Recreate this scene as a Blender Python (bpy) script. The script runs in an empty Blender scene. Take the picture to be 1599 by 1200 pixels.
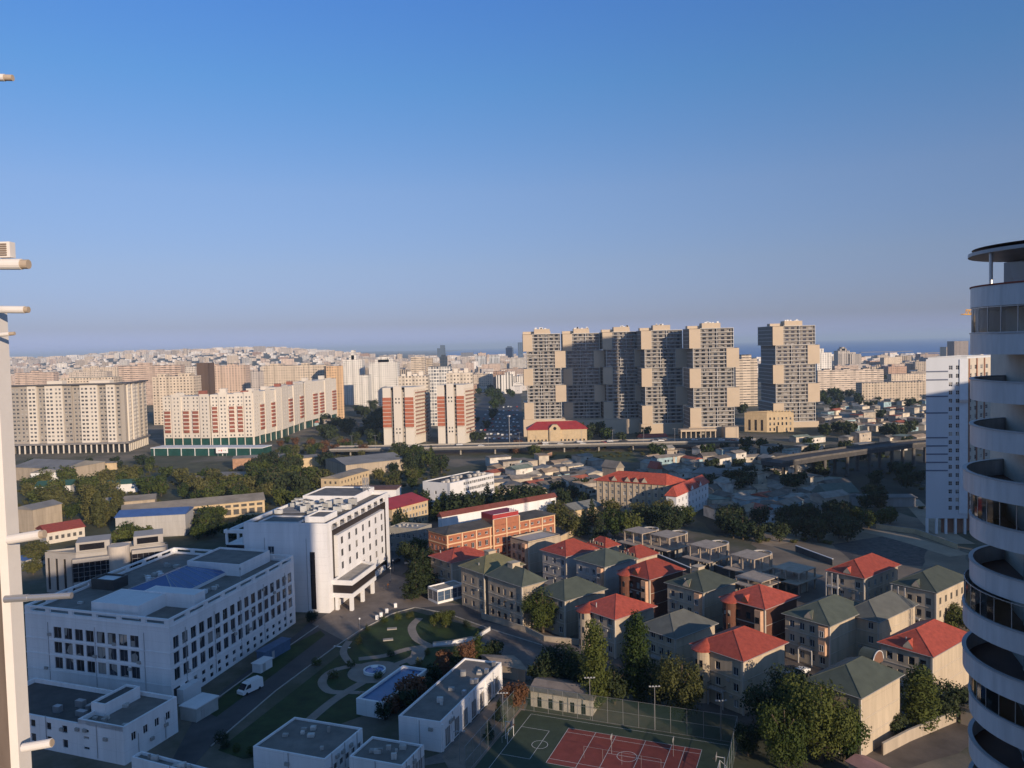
import bpy, math, random
import numpy as np
from mathutils import Vector
S = bpy.context.scene; COL = S.collection
# ------------------------------------------------------------------ camera, sky, sun
F, CX, CY, CH = 1231., 799.5, 600., 75.
TH, RO = math.radians(2.74), math.radians(1.375)
cd = bpy.data.cameras.new('camera'); cam = bpy.data.objects.new('camera', cd); COL.objects.link(cam)
cd.sensor_width = 36; cd.lens = 36*F/1599; cd.clip_start = .1; cd.clip_end = 90000
cam.location = (0, 0, CH)
from mathutils import Matrix
cam.matrix_world = Matrix.Translation((0, 0, CH)) @ Matrix.Rotation(math.pi/2-TH, 4, 'X') @ Matrix.Rotation(-RO, 4, 'Z')
S.camera = cam
SUN_AZ, SUN_EL = math.radians(-57), math.radians(14)      # direction towards the sun, in the XY plane
sv = Vector((math.cos(SUN_AZ)*math.cos(SUN_EL), math.sin(SUN_AZ)*math.cos(SUN_EL), math.sin(SUN_EL)))
sl = bpy.data.lights.new('sun', 'SUN'); sl.energy = 3.8; sl.angle = math.radians(.5); sl.color = (1, .79, .57)
so = bpy.data.objects.new('sun', sl); COL.objects.link(so); so.rotation_euler = sv.to_track_quat('Z', 'Y').to_euler(); so.location = (200, -300, 200)
W = bpy.data.worlds.new('World'); S.world = W; W.use_nodes = True
wn, wl = W.node_tree.nodes, W.node_tree.links
bg = wn['Background']; sky = wn.new('ShaderNodeTexSky'); sky.sky_type = 'NISHITA'; sky.sun_disc = False
sky.sun_elevation = SUN_EL; sky.sun_rotation = math.pi/2-SUN_AZ
sky.air_density = 1.0; sky.dust_density = .2; sky.ozone_density = 5.0; sky.altitude = 50
# evening tint of the clear sky by height above the horizon: sin(elevation), colour
SKYT = [(0.0, 0.419, 0.448, 0.942), (0.03, 0.392, 0.332, 0.489), (0.1, 0.596, 0.437, 0.482), (0.19, 0.724, 0.553, 0.562), (0.31, 0.562, 0.636, 0.69), (0.43, 0.51, 0.656, 0.847), (0.6, 1.0, 0.95, 0.84), (1.0, 1.0, 0.95, 0.84)]
wc = wn.new('ShaderNodeTexCoord'); wsep = wn.new('ShaderNodeSeparateXYZ'); wl.new(wc.outputs['Generated'], wsep.inputs[0]); wr = wn.new('ShaderNodeValToRGB'); wl.new(wsep.outputs[2], wr.inputs[0])
for i, (z_, r_, g_, b_) in enumerate(SKYT):
    e_ = wr.color_ramp.elements[i] if i < 2 else wr.color_ramp.elements.new(z_)
    if i < 2: e_.position = z_
    e_.color = (r_, g_, b_, 1)
wmul = wn.new('ShaderNodeVectorMath'); wmul.operation = 'MULTIPLY'; wl.new(sky.outputs[0], wmul.inputs[0]); wl.new(wr.outputs[0], wmul.inputs[1])
wl.new(wmul.outputs[0], bg.inputs[0]); bg.inputs[1].default_value = .15
S.view_settings.view_transform = 'Standard'; S.view_settings.look = 'None'; S.view_settings.gamma = 1; S.view_settings.exposure = .45
S.cycles.max_bounces = 6; S.cycles.diffuse_bounces = 3; S.cycles.volume_bounces = 0

# ------------------------------------------------------------------ survey of the site: sight lines to world points
def ray(px, py):
    u, v = px-CX, py-CY
    a = u*math.cos(RO)-v*math.sin(RO); b = u*math.sin(RO)+v*math.cos(RO)
    return a, F*math.cos(TH)-b*math.sin(TH), -F*math.sin(TH)-b*math.cos(TH)
def G(px, py, z=0.):
    x, y, zz = ray(px, py); t = (z-CH)/zz
    return Vector((x*t, y*t, z))
def D(px, py, d):
    x, y, zz = ray(px, py); t = d/y
    return Vector((x*t, d, CH+zz*t))
def P(X, Y, Z):
    z = Z-CH; b = -(Y*math.sin(TH)+z*math.cos(TH)); f = Y*math.cos(TH)-z*math.sin(TH)
    a = X*F/f; b = b*F/f
    return CX+a*math.cos(RO)+b*math.sin(RO), CY-a*math.sin(RO)+b*math.cos(RO)
def reach(n, ang, px, z):
    """how far from n along ang a wall runs before its end is seen at px"""
    dx, dy = math.cos(math.radians(ang)), math.sin(math.radians(ang)); lo, hi = 0, 400
    s = 1 if px > P(n.x, n.y, z)[0] else -1
    for _ in range(40):
        m = (lo+hi)/2
        if (P(n.x+dx*m, n.y+dy*m, z)[0]-px)*s > 0: hi = m
        else: lo = m
    return lo
def V2(ang): return Vector((math.cos(math.radians(ang)), math.sin(math.radians(ang)), 0))
def corners(npx, h, ang, xl, xr, z0=0, lang=None):
    """footprint L, N, R, K of a block whose near top corner is seen at npx"""
    n = G(npx[0], npx[1], z0+h); n.z = z0
    la = ang+90 if lang is None else lang
    L = n+V2(la)*reach(n, la, xl, z0+h); R = n+V2(ang)*reach(n, ang, xr, z0+h)
    return [L, n, R, L+R-n]

# ------------------------------------------------------------------ materials
MAT = {}
def nodes(m):
    m.use_nodes = True; t = m.node_tree
    return t, t.nodes, t.links, t.nodes['Principled BSDF']
def math_(n, l, op, a, b=None):
    x = n.new('ShaderNodeMath'); x.operation = op
    for i, q in enumerate((a, b)):
        if q is None: continue
        if isinstance(q, (int, float)): x.inputs[i].default_value = q
        else: l.new(q, x.inputs[i])
    return x.outputs[0]
def mat(name, col, rough=.8, var=.12, scale=.6, spec=.3, bump=0., rnd=0., streak=False, metal=0, joints=0):
    """plain surface with two scales of tonal wear"""
    if name in MAT: return MAT[name]
    m = bpy.data.materials.new(name); t, n, l, p = nodes(m)
    tc = n.new('ShaderNodeNewGeometry'); mp = n.new('ShaderNodeMapping'); l.new(tc.outputs['Position'], mp.inputs[0])
    if streak: mp.inputs['Scale'].default_value = (1, 1, .12)
    nz = n.new('ShaderNodeTexNoise'); nz.inputs['Scale'].default_value = scale; nz.inputs['Detail'].default_value = 5; nz.inputs['Roughness'].default_value = .65
    l.new(mp.outputs[0], nz.inputs[0])
    mr = n.new('ShaderNodeMapRange'); mr.inputs[1].default_value = .3; mr.inputs[2].default_value = .7
    mr.inputs[3].default_value = 1-var; mr.inputs[4].default_value = 1+var; l.new(nz.outputs[0], mr.inputs[0])
    last = mr.outputs[0]
    if joints:                                            # storey joints and panel seams pressed into the render
        sx = n.new('ShaderNodeSeparateXYZ'); l.new(tc.outputs['Position'], sx.inputs[0]); jz = math_(n, l, 'LESS_THAN', math_(n, l, 'FRACT', math_(n, l, 'DIVIDE', sx.outputs[2], joints)), .03)
        jx = math_(n, l, 'LESS_THAN', math_(n, l, 'FRACT', math_(n, l, 'DIVIDE', math_(n, l, 'ADD', math_(n, l, 'MULTIPLY', sx.outputs[0], .8), sx.outputs[1]), joints*1.7)), .012)
        jj = math_(n, l, 'SUBTRACT', 1., math_(n, l, 'MULTIPLY', math_(n, l, 'MAXIMUM', jz, jx), .13)); last = math_(n, l, 'MULTIPLY', last, jj)
    if rnd:
        oi = n.new('ShaderNodeObjectInfo'); m2 = n.new('ShaderNodeMapRange'); m2.inputs[3].default_value = 1-rnd; m2.inputs[4].default_value = 1+rnd
        l.new(oi.outputs['Random'], m2.inputs[0]); mm = n.new('ShaderNodeMath'); mm.operation = 'MULTIPLY'
        l.new(last, mm.inputs[0]); l.new(m2.outputs[0], mm.inputs[1]); last = mm.outputs[0]
    vm = n.new('ShaderNodeVectorMath'); vm.operation = 'SCALE'; vm.inputs[0].default_value = col[:3]; l.new(last, vm.inputs['Scale'])
    l.new(vm.outputs[0], p.inputs['Base Color'])
    p.inputs['Roughness'].default_value = rough; p.inputs['Specular IOR Level'].default_value = spec; p.inputs['Metallic'].default_value = metal
    if bump:
        b = n.new('ShaderNodeBump'); b.inputs['Strength'].default_value = bump; n2 = n.new('ShaderNodeTexNoise'); n2.inputs['Scale'].default_value = scale*6
        l.new(tc.outputs['Position'], n2.inputs[0]); l.new(n2.outputs[0], b.inputs['Height']); l.new(b.outputs[0], p.inputs['Normal'])
    MAT[name] = m; return m
def glass(name, col, rnd=.6, rough=.12, curtain=0.):
    if name in MAT: return MAT[name]
    m = bpy.data.materials.new(name); t, n, l, p = nodes(m)
    oi = n.new('ShaderNodeObjectInfo'); g = n.new('ShaderNodeNewGeometry')
    vo = n.new('ShaderNodeTexVoronoi'); vo.inputs['Scale'].default_value = .35; l.new(g.outputs['Position'], vo.inputs[0])
    sp = n.new('ShaderNodeSeparateColor'); l.new(vo.outputs['Color'], sp.inputs[0])
    ad = n.new('ShaderNodeMath'); ad.operation = 'MULTIPLY'; l.new(oi.outputs['Random'], ad.inputs[0]); l.new(sp.outputs[0], ad.inputs[1])
    mr = n.new('ShaderNodeMapRange'); mr.inputs[3].default_value = 1-rnd; mr.inputs[4].default_value = 1+rnd*3; l.new(ad.outputs[0], mr.inputs[0])
    vm = n.new('ShaderNodeVectorMath'); vm.operation = 'SCALE'; vm.inputs[0].default_value = col; l.new(mr.outputs[0], vm.inputs['Scale'])
    cu = math_(n, l, 'GREATER_THAN', math_(n, l, 'FRACT', math_(n, l, 'ADD', math_(n, l, 'MULTIPLY', oi.outputs['Random'], 7.3), sp.outputs[1])), 1-curtain)
    mx = n.new('ShaderNodeMix'); mx.data_type = 'RGBA'; l.new(cu, mx.inputs[0]); l.new(vm.outputs[0], mx.inputs[6]); mx.inputs[7].default_value = (.30, .285, .26, 1)
    l.new(mx.outputs[2], p.inputs['Base Color']); p.inputs['Roughness'].default_value = rough; p.inputs['Specular IOR Level'].default_value = .55
    MAT[name] = m; return m
def facade_mat(name, pu=3.4, pv=3.0, wu=.42, wv=.48, tint=None, dark=(.022, .024, .03), band=0., cols=0):
    """far facades: storeys and window bays in metres from the wall's own UV, wall colour from the object"""
    if name in MAT: return MAT[name]
    m = bpy.data.materials.new(name); t, n, l, p = nodes(m)
    uv = n.new('ShaderNodeUVMap'); s = n.new('ShaderNodeSeparateXYZ'); l.new(uv.outputs[0], s.inputs[0]); oi = n.new('ShaderNodeObjectInfo')
    fu = math_(n, l, 'FRACT', math_(n, l, 'DIVIDE', s.outputs[0], pu)); fv = math_(n, l, 'FRACT', math_(n, l, 'DIVIDE', s.outputs[1], pv))
    a = math_(n, l, 'LESS_THAN', math_(n, l, 'ABSOLUTE', math_(n, l, 'SUBTRACT', fu, .5)), wu/2)
    b = math_(n, l, 'LESS_THAN', math_(n, l, 'ABSOLUTE', math_(n, l, 'SUBTRACT', fv, .5)), wv/2)
    cell = n.new('ShaderNodeTexWhiteNoise'); cell.noise_dimensions = '2D'; cb = n.new('ShaderNodeCombineXYZ')
    l.new(math_(n, l, 'FLOOR', math_(n, l, 'DIVIDE', s.outputs[0], pu)), cb.inputs[0]); l.new(math_(n, l, 'FLOOR', math_(n, l, 'DIVIDE', s.outputs[1], pv)), cb.inputs[1]); l.new(cb.outputs[0], cell.inputs[0])
    w = math_(n, l, 'MULTIPLY', math_(n, l, 'MULTIPLY', a, b), math_(n, l, 'ADD', math_(n, l, 'MULTIPLY', cell.outputs[0], .6), .4))
    # odd columns a little darker: stair shafts, loggias
    c2 = n.new('ShaderNodeTexWhiteNoise'); c2.noise_dimensions = '1D'; l.new(math_(n, l, 'FLOOR', math_(n, l, 'DIVIDE', s.outputs[0], pu*1.0)), c2.inputs['W'])
    sh = math_(n, l, 'ADD', math_(n, l, 'MULTIPLY', c2.outputs[0], .3), .78)
    vm = n.new('ShaderNodeVectorMath'); vm.operation = 'SCALE'; l.new(oi.outputs['Color'], vm.inputs[0]); l.new(sh, vm.inputs['Scale'])
    mx = n.new('ShaderNodeMix'); mx.data_type = 'RGBA'; l.new(w, mx.inputs[0]); l.new(vm.outputs[0], mx.inputs[6]); mx.inputs[7].default_value = (*dark, 1)
    l.new(mx.outputs[2], p.inputs['Base Color']); p.inputs['Roughness'].default_value = .7; p.inputs['Specular IOR Level'].default_value = .25
    MAT[name] = m; return m
def objcol(name, rough=.85):
    if name in MAT: return MAT[name]
    m = bpy.data.materials.new(name); t, n, l, p = nodes(m); oi = n.new('ShaderNodeObjectInfo'); g = n.new('ShaderNodeNewGeometry')
    nz = n.new('ShaderNodeTexNoise'); nz.inputs['Scale'].default_value = .35; nz.inputs['Detail'].default_value = 5; l.new(g.outputs['Position'], nz.inputs[0])
    mr = n.new('ShaderNodeMapRange'); mr.inputs[1].default_value = .3; mr.inputs[2].default_value = .7; mr.inputs[3].default_value = .7; mr.inputs[4].default_value = 1.25; l.new(nz.outputs[0], mr.inputs[0])
    vm = n.new('ShaderNodeVectorMath'); vm.operation = 'SCALE'; l.new(oi.outputs['Color'], vm.inputs[0]); l.new(mr.outputs[0], vm.inputs['Scale'])
    l.new(vm.outputs[0], p.inputs['Base Color']); p.inputs['Roughness'].default_value = rough; p.inputs['Specular IOR Level'].default_value = .2
    MAT[name] = m; return m
def leafmat(name, c1, c2):
    m = bpy.data.materials.new(name); t, n, l, p = nodes(m); oi = n.new('ShaderNodeObjectInfo'); g = n.new('ShaderNodeNewGeometry')
    nz = n.new('ShaderNodeTexNoise'); nz.inputs['Scale'].default_value = .7; nz.inputs['Detail'].default_value = 3; l.new(g.outputs['Position'], nz.inputs[0])
    f = math_(n, l, 'ADD', math_(n, l, 'MULTIPLY', nz.outputs[0], 1.1), math_(n, l, 'SUBTRACT', math_(n, l, 'MULTIPLY', oi.outputs['Random'], .8), .45))
    mx = n.new('ShaderNodeMix'); mx.data_type = 'RGBA'; l.new(f, mx.inputs[0]); mx.inputs[6].default_value = (*c1, 1); mx.inputs[7].default_value = (*c2, 1)
    l.new(mx.outputs[2], p.inputs['Base Color']); p.inputs['Roughness'].default_value = .75; p.inputs['Specular IOR Level'].default_value = .2
    tr = n.new('ShaderNodeBsdfTranslucent'); l.new(mx.outputs[2], tr.inputs[0]); ms = n.new('ShaderNodeMixShader'); ms.inputs[0].default_value = .25
    l.new(p.outputs[0], ms.inputs[1]); l.new(tr.outputs[0], ms.inputs[2]); l.new(ms.outputs[0], n['Material Output'].inputs[0])
    MAT[name] = m; return m
WHITE = mat('white_render', (.74, .735, .74), var=.10, scale=.35, streak=True, joints=2.3)
WHITE2 = mat('white_panel', (.66, .66, .67), var=.05, scale=.4)
ROOFG = mat('roof_felt', (.17, .155, .14), var=.25, scale=.3)
ROOFD = mat('roof_dark', (.075, .072, .07), var=.3, scale=.3)
CONC = mat('concrete', (.34, .31, .27), var=.2, scale=.5)
GREY = mat('grey_render', (.40, .385, .37), var=.15, scale=.4, streak=True, joints=3.)
BEIGE = mat('beige_stone', (.46, .38, .28), var=.2, scale=.5, streak=True, joints=3.3)
TAN = mat('tan_stone', (.38, .315, .24), var=.2, scale=.5, streak=True, joints=3.3)
YEL = mat('yellow_stone', (.52, .40, .25), var=.12, scale=.5)
BROWN = mat('brown_brick', (.13, .055, .035), var=.2, scale=1.)
BLACKG = glass('black_glass', (.018, .016, .018), rnd=.3)
DGL = glass('dark_glass', (.022, .026, .034), curtain=.16)
BGL = glass('blue_glass', (.025, .06, .12), rnd=.3)
FRAMEW = mat('frame_white', (.6, .6, .6), rough=.5, var=.05)
FRAMED = mat('frame_dark', (.06, .055, .05), rough=.5)
RED = mat('red_metal_roof', (.33, .068, .042), rough=.55, var=.25, scale=1.1, rnd=.22, streak=False)
DRED = mat('crimson_roof', (.33, .04, .04), rough=.5, var=.15, scale=.3)
GREEN = mat('green_metal_roof', (.078, .090, .070), rough=.55, var=.18, scale=.5, rnd=.15)
OLIVE = mat('olive_roof', (.16, .15, .08), rough=.6, var=.2, scale=.5)
GRNGREY = mat('grey_green_roof', (.115, .118, .105), rough=.6, var=.15, scale=.5)
ASPH = mat('asphalt', (.075, .072, .072), var=.28, scale=.12, bump=.1)
PAVE = mat('paving', (.25, .215, .185), var=.2, scale=.25)
KERB = mat('kerb', (.36, .34, .31), var=.15)
LAWN = mat('lawn', (.030, .050, .014), var=.45, scale=.22, bump=.4)
METAL = mat('metal', (.45, .45, .46), rough=.4, metal=.7, var=.1)
BARK = mat('bark', (.10, .075, .05), var=.3, scale=3)
PAINT = mat('line_paint', (.6, .6, .58), var=.12, scale=2)
BLUEP = mat('blue_sheet', (.06, .12, .30), rough=.45, var=.15, scale=.3)
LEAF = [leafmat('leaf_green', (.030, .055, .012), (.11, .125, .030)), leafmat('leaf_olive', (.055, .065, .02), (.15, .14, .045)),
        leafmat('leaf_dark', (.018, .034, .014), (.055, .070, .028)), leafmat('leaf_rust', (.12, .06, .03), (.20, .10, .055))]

# ------------------------------------------------------------------ mesh building
class MB:
    def __init__(s): s.v = []; s.f = []; s.m = []; s.uv = []
    def face(s, pts, m=0, uv=None):
        i = len(s.v); s.v += [tuple(p) for p in pts]; s.f.append(tuple(range(i, i+len(pts)))); s.m.append(m)
        s.uv.append(uv or [(0, 0)]*len(pts)); return s
    def prism(s, poly, z0, z1, m=0, mt=None, bottom=False, top=True):
        n = len(poly); u = 0
        for i in range(n):
            a, b = poly[i], poly[(i+1) % n]; w = math.hypot(b[0]-a[0], b[1]-a[1])
            s.face([(a[0], a[1], z0), (b[0], b[1], z0), (b[0], b[1], z1), (a[0], a[1], z1)], m, [(u, z0), (u+w, z0), (u+w, z1), (u, z1)]); u += w
        if top: s.face([(p[0], p[1], z1) for p in poly], m if mt is None else mt)
        if bottom: s.face([(p[0], p[1], z0) for p in reversed(poly)], m)
        return s
    def box(s, c, d, z0, z1, ang=0, m=0, mt=None):
        ca, sa = math.cos(math.radians(ang)), math.sin(math.radians(ang)); hx, hy = d[0]/2, d[1]/2
        poly = [(c[0]+x*ca-y*sa, c[1]+x*sa+y*ca) for x, y in ((-hx, -hy), (hx, -hy), (hx, hy), (-hx, hy))]
        return s.prism(poly, z0, z1, m, mt, bottom=True)
    def cyl(s, c, r, z0, z1, n=12, m=0, r1=None, caps=True):
        r1 = r if r1 is None else r1
        A = [(c[0]+r*math.cos(k*2*math.pi/n), c[1]+r*math.sin(k*2*math.pi/n), z0) for k in range(n)]
        B = [(c[0]+r1*math.cos(k*2*math.pi/n), c[1]+r1*math.sin(k*2*math.pi/n), z1) for k in range(n)]
        for k in range(n): s.face([A[k], A[(k+1) % n], B[(k+1) % n], B[k]], m)
        if caps: s.face(B, m); s.face(A[::-1], m)
        return s
    def bar(s, a, b, w, m=0, n=4):
        """a straight rod of n sides between two points"""
        a, b = Vector(a), Vector(b); d = (b-a).normalized(); u = d.cross(Vector((0, 0, 1)) if abs(d.z) < .9 else Vector((1, 0, 0))).normalized(); v = d.cross(u)
        R = [(math.cos(2*math.pi*(k+.5)/n)*u+math.sin(2*math.pi*(k+.5)/n)*v)*w for k in range(n)]
        for k in range(n): s.face([a+R[k], b+R[k], b+R[(k+1) % n], a+R[(k+1) % n]], m)
        s.face([a+r for r in R], m); s.face([b+r for r in reversed(R)], m); return s
    def build(s, name, mats, parent=None, kind=None, label=None):
        o_ = Vector(parent['o']) if parent is not None and 'o' in parent else Vector((0, 0, 0))
        me = bpy.data.meshes.new(name); vv = np.array(s.v, dtype=np.float64)-np.array(o_) if s.v else []
        me.from_pydata([tuple(p) for p in vv], [], s.f)
        for k in (mats if isinstance(mats, (list, tuple)) else [mats]): me.materials.append(k)
        me.polygons.foreach_set('material_index', s.m)
        ul = me.uv_layers.new(name='UVMap'); ul.data.foreach_set('uv', [c for f in s.uv for p in f for c in p])
        ob = bpy.data.objects.new(name, me); COL.objects.link(ob)
        if parent is not None: ob.parent = parent
        if kind: ob['kind'] = kind
        if label: ob['label'] = label
        return ob
def tag(o, label, cat, group=None, kind=None):
    o['label'] = label; o['category'] = cat
    if group: o['group'] = group
    if kind: o['kind'] = kind
    return o
def thing(name, label, cat, loc=(0, 0, 0), group=None):
    o = bpy.data.objects.new(name, None); COL.objects.link(o); o.location = loc; o['o'] = tuple(loc); o.empty_display_size = .5
    return tag(o, label, cat, group)
def struct(name, mb, m):
    o = mb.build(name, m); o['kind'] = 'structure'; return o
def copytree(src, loc, rotz=0, scale=1, label=None, group=None):
    r = src.copy(); COL.objects.link(r); r.location = loc; r.rotation_euler = (0, 0, rotz); r.scale = (scale,)*3 if not isinstance(scale, tuple) else scale
    if label: r['label'] = label
    if group: r['group'] = group
    for ch in KIDS.get(src.name, []):
        c = ch.copy(); COL.objects.link(c); c.parent = r
    return r
KIDS = {}
def even(n, L, w, m0=None, m1=None):
    """n openings of width w spread over a wall of length L"""
    m0 = (L-n*w)/(n+1) if m0 is None else m0; m1 = m0 if m1 is None else m1
    if n == 1: return [(m0+(L-m0-m1-w)/2, m0+(L-m0-m1-w)/2+w)]
    st = (L-m0-m1-w)/(n-1)
    return [(m0+i*st, m0+i*st+w) for i in range(n)]
def inset(poly, t):
    n = len(poly); out = []
    for i in range(n):
        a, b, c = Vector(poly[i-1][:2]), Vector(poly[i][:2]), Vector(poly[(i+1) % n][:2])
        d1, d2 = (b-a).normalized(), (c-b).normalized(); n1, n2 = Vector((-d1.y, d1.x)), Vector((-d2.y, d2.x))
        k = n1+n2; k = k/(k.dot(n1) or 1); out.append((b.x+k.x*t, b.y+k.y*t))
    return out
WM = {}
def winmesh(w, h, style):
    key = (round(w, 2), round(h, 2), style)
    if key in WM: return WM[key]
    b = MB(); w, h = key[:2]; gl, fr, nm, nt = STY[style]
    f = min(.09, w*.09) if nm or nt else 0
    b.face([(f, 0, f), (w-f, 0, f), (w-f, 0, h-f), (f, 0, h-f)], 0)
    def fb(x0, x1, z0, z1):
        y = -.06
        b.face([(x0, y, z0), (x1, y, z0), (x1, y, z1), (x0, y, z1)], 1); b.face([(x0, 0, z0), (x0, y, z0), (x0, y, z1), (x0, 0, z1)], 1)
        b.face([(x1, y, z0), (x1, 0, z0), (x1, 0, z1), (x1, y, z1)], 1); b.face([(x0, y, z1), (x1, y, z1), (x1, 0, z1), (x0, 0, z1)], 1)
    if f:
        fb(0, w, 0, f); fb(0, w, h-f, h); fb(0, f, f, h-f); fb(w-f, w, f, h-f)
        for k in range(nm): x = w*(k+1)/(nm+1); fb(x-f*.4, x+f*.4, f, h-f)
        for k in range(nt): z = h*(k+1)/(nt+1); fb(f, w-f, z-f*.35, z+f*.35)
    me = bpy.data.meshes.new('window'); me.from_pydata(b.v, [], b.f); me.materials.append(gl); me.materials.append(fr)
    me.polygons.foreach_set('material_index', b.m); WM[key] = (me, b); return WM[key]
STY = {'win': (DGL, FRAMEW, 1, 0), 'grey': (DGL, mat('frame_grey', (.22, .22, .23)), 1, 0), 'plain': (DGL, FRAMED, 0, 0), 'cross': (DGL, FRAMEW, 1, 1), 'dark': (BLACKG, FRAMED, 2, 1), 'curtain': (DGL, FRAMEW, 5, 2), 'bcurtain': (BGL, METAL, 4, 1), 'door': (BLACKG, FRAMED, 1, 0), 'gate': (GREY, FRAMED, 2, 0), 'void': (ROOFD, ROOFD, 0, 0)}
class B:
    """one building: walls with real window openings, windows as parts"""
    def __init__(s, name, label, cat, o, group=None, mats=(WHITE,), cap=100):
        s.root = thing(name, label, cat, (o[0], o[1], o[2] if len(o) > 2 else 0), group); s.w = MB(); s.mats = list(mats); s.wins = []; s.cap = cap; s.extra = []
    def face(s, p0, p1, z0, z1, cols=(), rows=(), mi=0, style='win', dp=.22, skip=None, name='window'):
        p0, p1 = Vector((p0[0], p0[1], 0)), Vector((p1[0], p1[1], 0)); L = (p1-p0).length; d = (p1-p0)/L; nrm = Vector((d.y, -d.x, 0)); W_ = s.w
        def q(a, b, c, e): W_.face([p0+d*a+Vector((0, 0, c)), p0+d*b+Vector((0, 0, c)), p0+d*b+Vector((0, 0, e)), p0+d*a+Vector((0, 0, e))], mi, [(a, c), (b, c), (b, e), (a, e)])
        x = 0; ang = math.atan2(d.y, d.x)
        for i, (a, b) in enumerate(cols):
            if a > x: q(x, a, z0, z1)
            z = z0
            for j, (c, e) in enumerate(rows):
                if skip and skip(i, j): continue
                if c > z: q(a, b, z, c)
                z = e
                A, Bp = p0+d*a, p0+d*b; I = -nrm*dp; Zc, Ze = Vector((0, 0, c)), Vector((0, 0, e))
                W_.face([A+Zc, A+Zc+I, A+Ze+I, A+Ze], mi); W_.face([Bp+Zc+I, Bp+Zc, Bp+Ze, Bp+Ze+I], mi)
                W_.face([A+Zc, Bp+Zc, Bp+Zc+I, A+Zc+I], mi); W_.face([A+Ze+I, Bp+Ze+I, Bp+Ze, A+Ze], mi)
                loc = A+I+Zc; dist = math.hypot(loc.x, loc.y); vis = max(.02, -(nrm.x*loc.x+nrm.y*loc.y)/dist)
                s.wins.append(((b-a)*(e-c)*vis/dist**2, loc, ang, b-a, e-c, style, name))
            if z < z1: q(a, b, z, z1)
            x = b
        if x < L: q(x, L, z0, z1)
    def flat(s, poly, z, ph=.9, t=.3, roof=ROOFG, mi=0, name='roof'):
        """parapet, its coping and inner face on top of walls reaching z+ph; the roof deck inside"""
        inn = inset(poly, t); n = len(poly); T = z+ph
        for i in range(n):
            j = (i+1) % n; a, b, c, e = poly[i], poly[j], inn[j], inn[i]
            s.w.face([(a[0], a[1], T), (b[0], b[1], T), (c[0], c[1], T), (e[0], e[1], T)], mi)
            s.w.face([(c[0], c[1], z), (e[0], e[1], z), (e[0], e[1], T), (c[0], c[1], T)], mi)
        r = MB().face([(p[0], p[1], z) for p in inn]); s.extra.append((name, r, roof))
    def part(s, name, mb, mats, label=None): return mb.build(name, mats, s.root, label=label)
    def finish(s):
        s.w.build('wall', s.mats, s.root); o = Vector(s.root['o'])
        for nm, r, m in s.extra: r.build(nm, m, s.root)
        s.wins.sort(key=lambda w: -w[0])
        for k, (_, loc, ang, w, h, sty, nm) in enumerate(s.wins[:s.cap]):
            ob = bpy.data.objects.new(nm, winmesh(w, h, sty)[0]); COL.objects.link(ob); ob.parent = s.root; ob.location = loc-o; ob.rotation_euler = (0, 0, ang)
        rest = s.wins[s.cap:]
        if rest:
            r = MB()
            for (_, loc, ang, w, h, sty, nm) in rest:
                src = winmesh(w, h, sty)[1]; ca, sa = math.cos(ang), math.sin(ang)
                for f, mi in zip(src.f, src.m): r.face([(loc.x+src.v[i][0]*ca-src.v[i][1]*sa, loc.y+src.v[i][0]*sa+src.v[i][1]*ca, loc.z+src.v[i][2]) for i in f], mi)
            st = STY[rest[0][5]]; r.build('window', [st[0], st[1]], s.root, kind='stuff')
        return s.root
def hip(poly, z, h, over=.6, th=.22, ridge=None):
    """hipped roof on a four-cornered eave line"""
    e = [Vector((p[0], p[1], z)) for p in inset(poly, -over)]; b = MB(); T = Vector((0, 0, th))
    for i in range(4): b.face([e[i], e[(i+1) % 4], e[(i+1) % 4]+T, e[i]+T], 0)
    b.face([e[3], e[2], e[1], e[0]], 0); t = [x+T for x in e]
    l0, l1 = (t[1]-t[0]).length, (t[2]-t[1]).length; up = Vector((0, 0, h)); c = (t[0]+t[1]+t[2]+t[3])/4+up
    if abs(l0-l1) < .12*max(l0, l1) and ridge is None:
        for i in range(4): b.face([t[i], t[(i+1) % 4], c], 0); b.bar(t[i], c, .09, 0, 4)
    else:
        if l0 > l1: t = t[1:]+t[:1]; l0, l1 = l1, l0
        d = (t[2]-t[1]).normalized()*(l1-l0*.9)/2; r0, r1 = c-d, c+d
        for u_, w_ in ((t[0], r0), (t[1], r0), (t[2], r1), (t[3], r1), (r0, r1)): b.bar(u_, w_, .09, 0, 4)
        b.face([t[0], t[1], r0], 0); b.face([t[1], t[2], r1, r0], 0); b.face([t[2], t[3], r1], 0); b.face([t[3], t[0], r0, r1], 0)
    return b
def clutter(b, p0, p1, z0, z1, n, pipes=2, seed=0, par=None):
    """condensers, their stains' pipes and rainwater pipes on a wall"""
    rn = random.Random(seed); p0, p1 = Vector((p0[0], p0[1], 0)), Vector((p1[0], p1[1], 0)); L = (p1-p0).length; d = (p1-p0)/L; o = Vector((d.y, -d.x, 0)); a = math.degrees(math.atan2(d.y, d.x))
    for k in range(n):
        p = p0+d*rn.uniform(.06, .94)*L+o*.22; z = rn.uniform(z0, z1); b.part('air_conditioner', MB().box(p, (.85, .36), z, z+.6, a), mat('ac_grey', (.33, .32, .30), var=.1))
    for k in range(pipes):
        p = p0+d*L*(k+.5)/pipes+o*.09; b.part('drainpipe', MB().bar((p.x, p.y, z0*.2), (p.x, p.y, z1+1.5), .075, 0, 6), mat('pipe_grey', (.36, .36, .37), var=.1))
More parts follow.
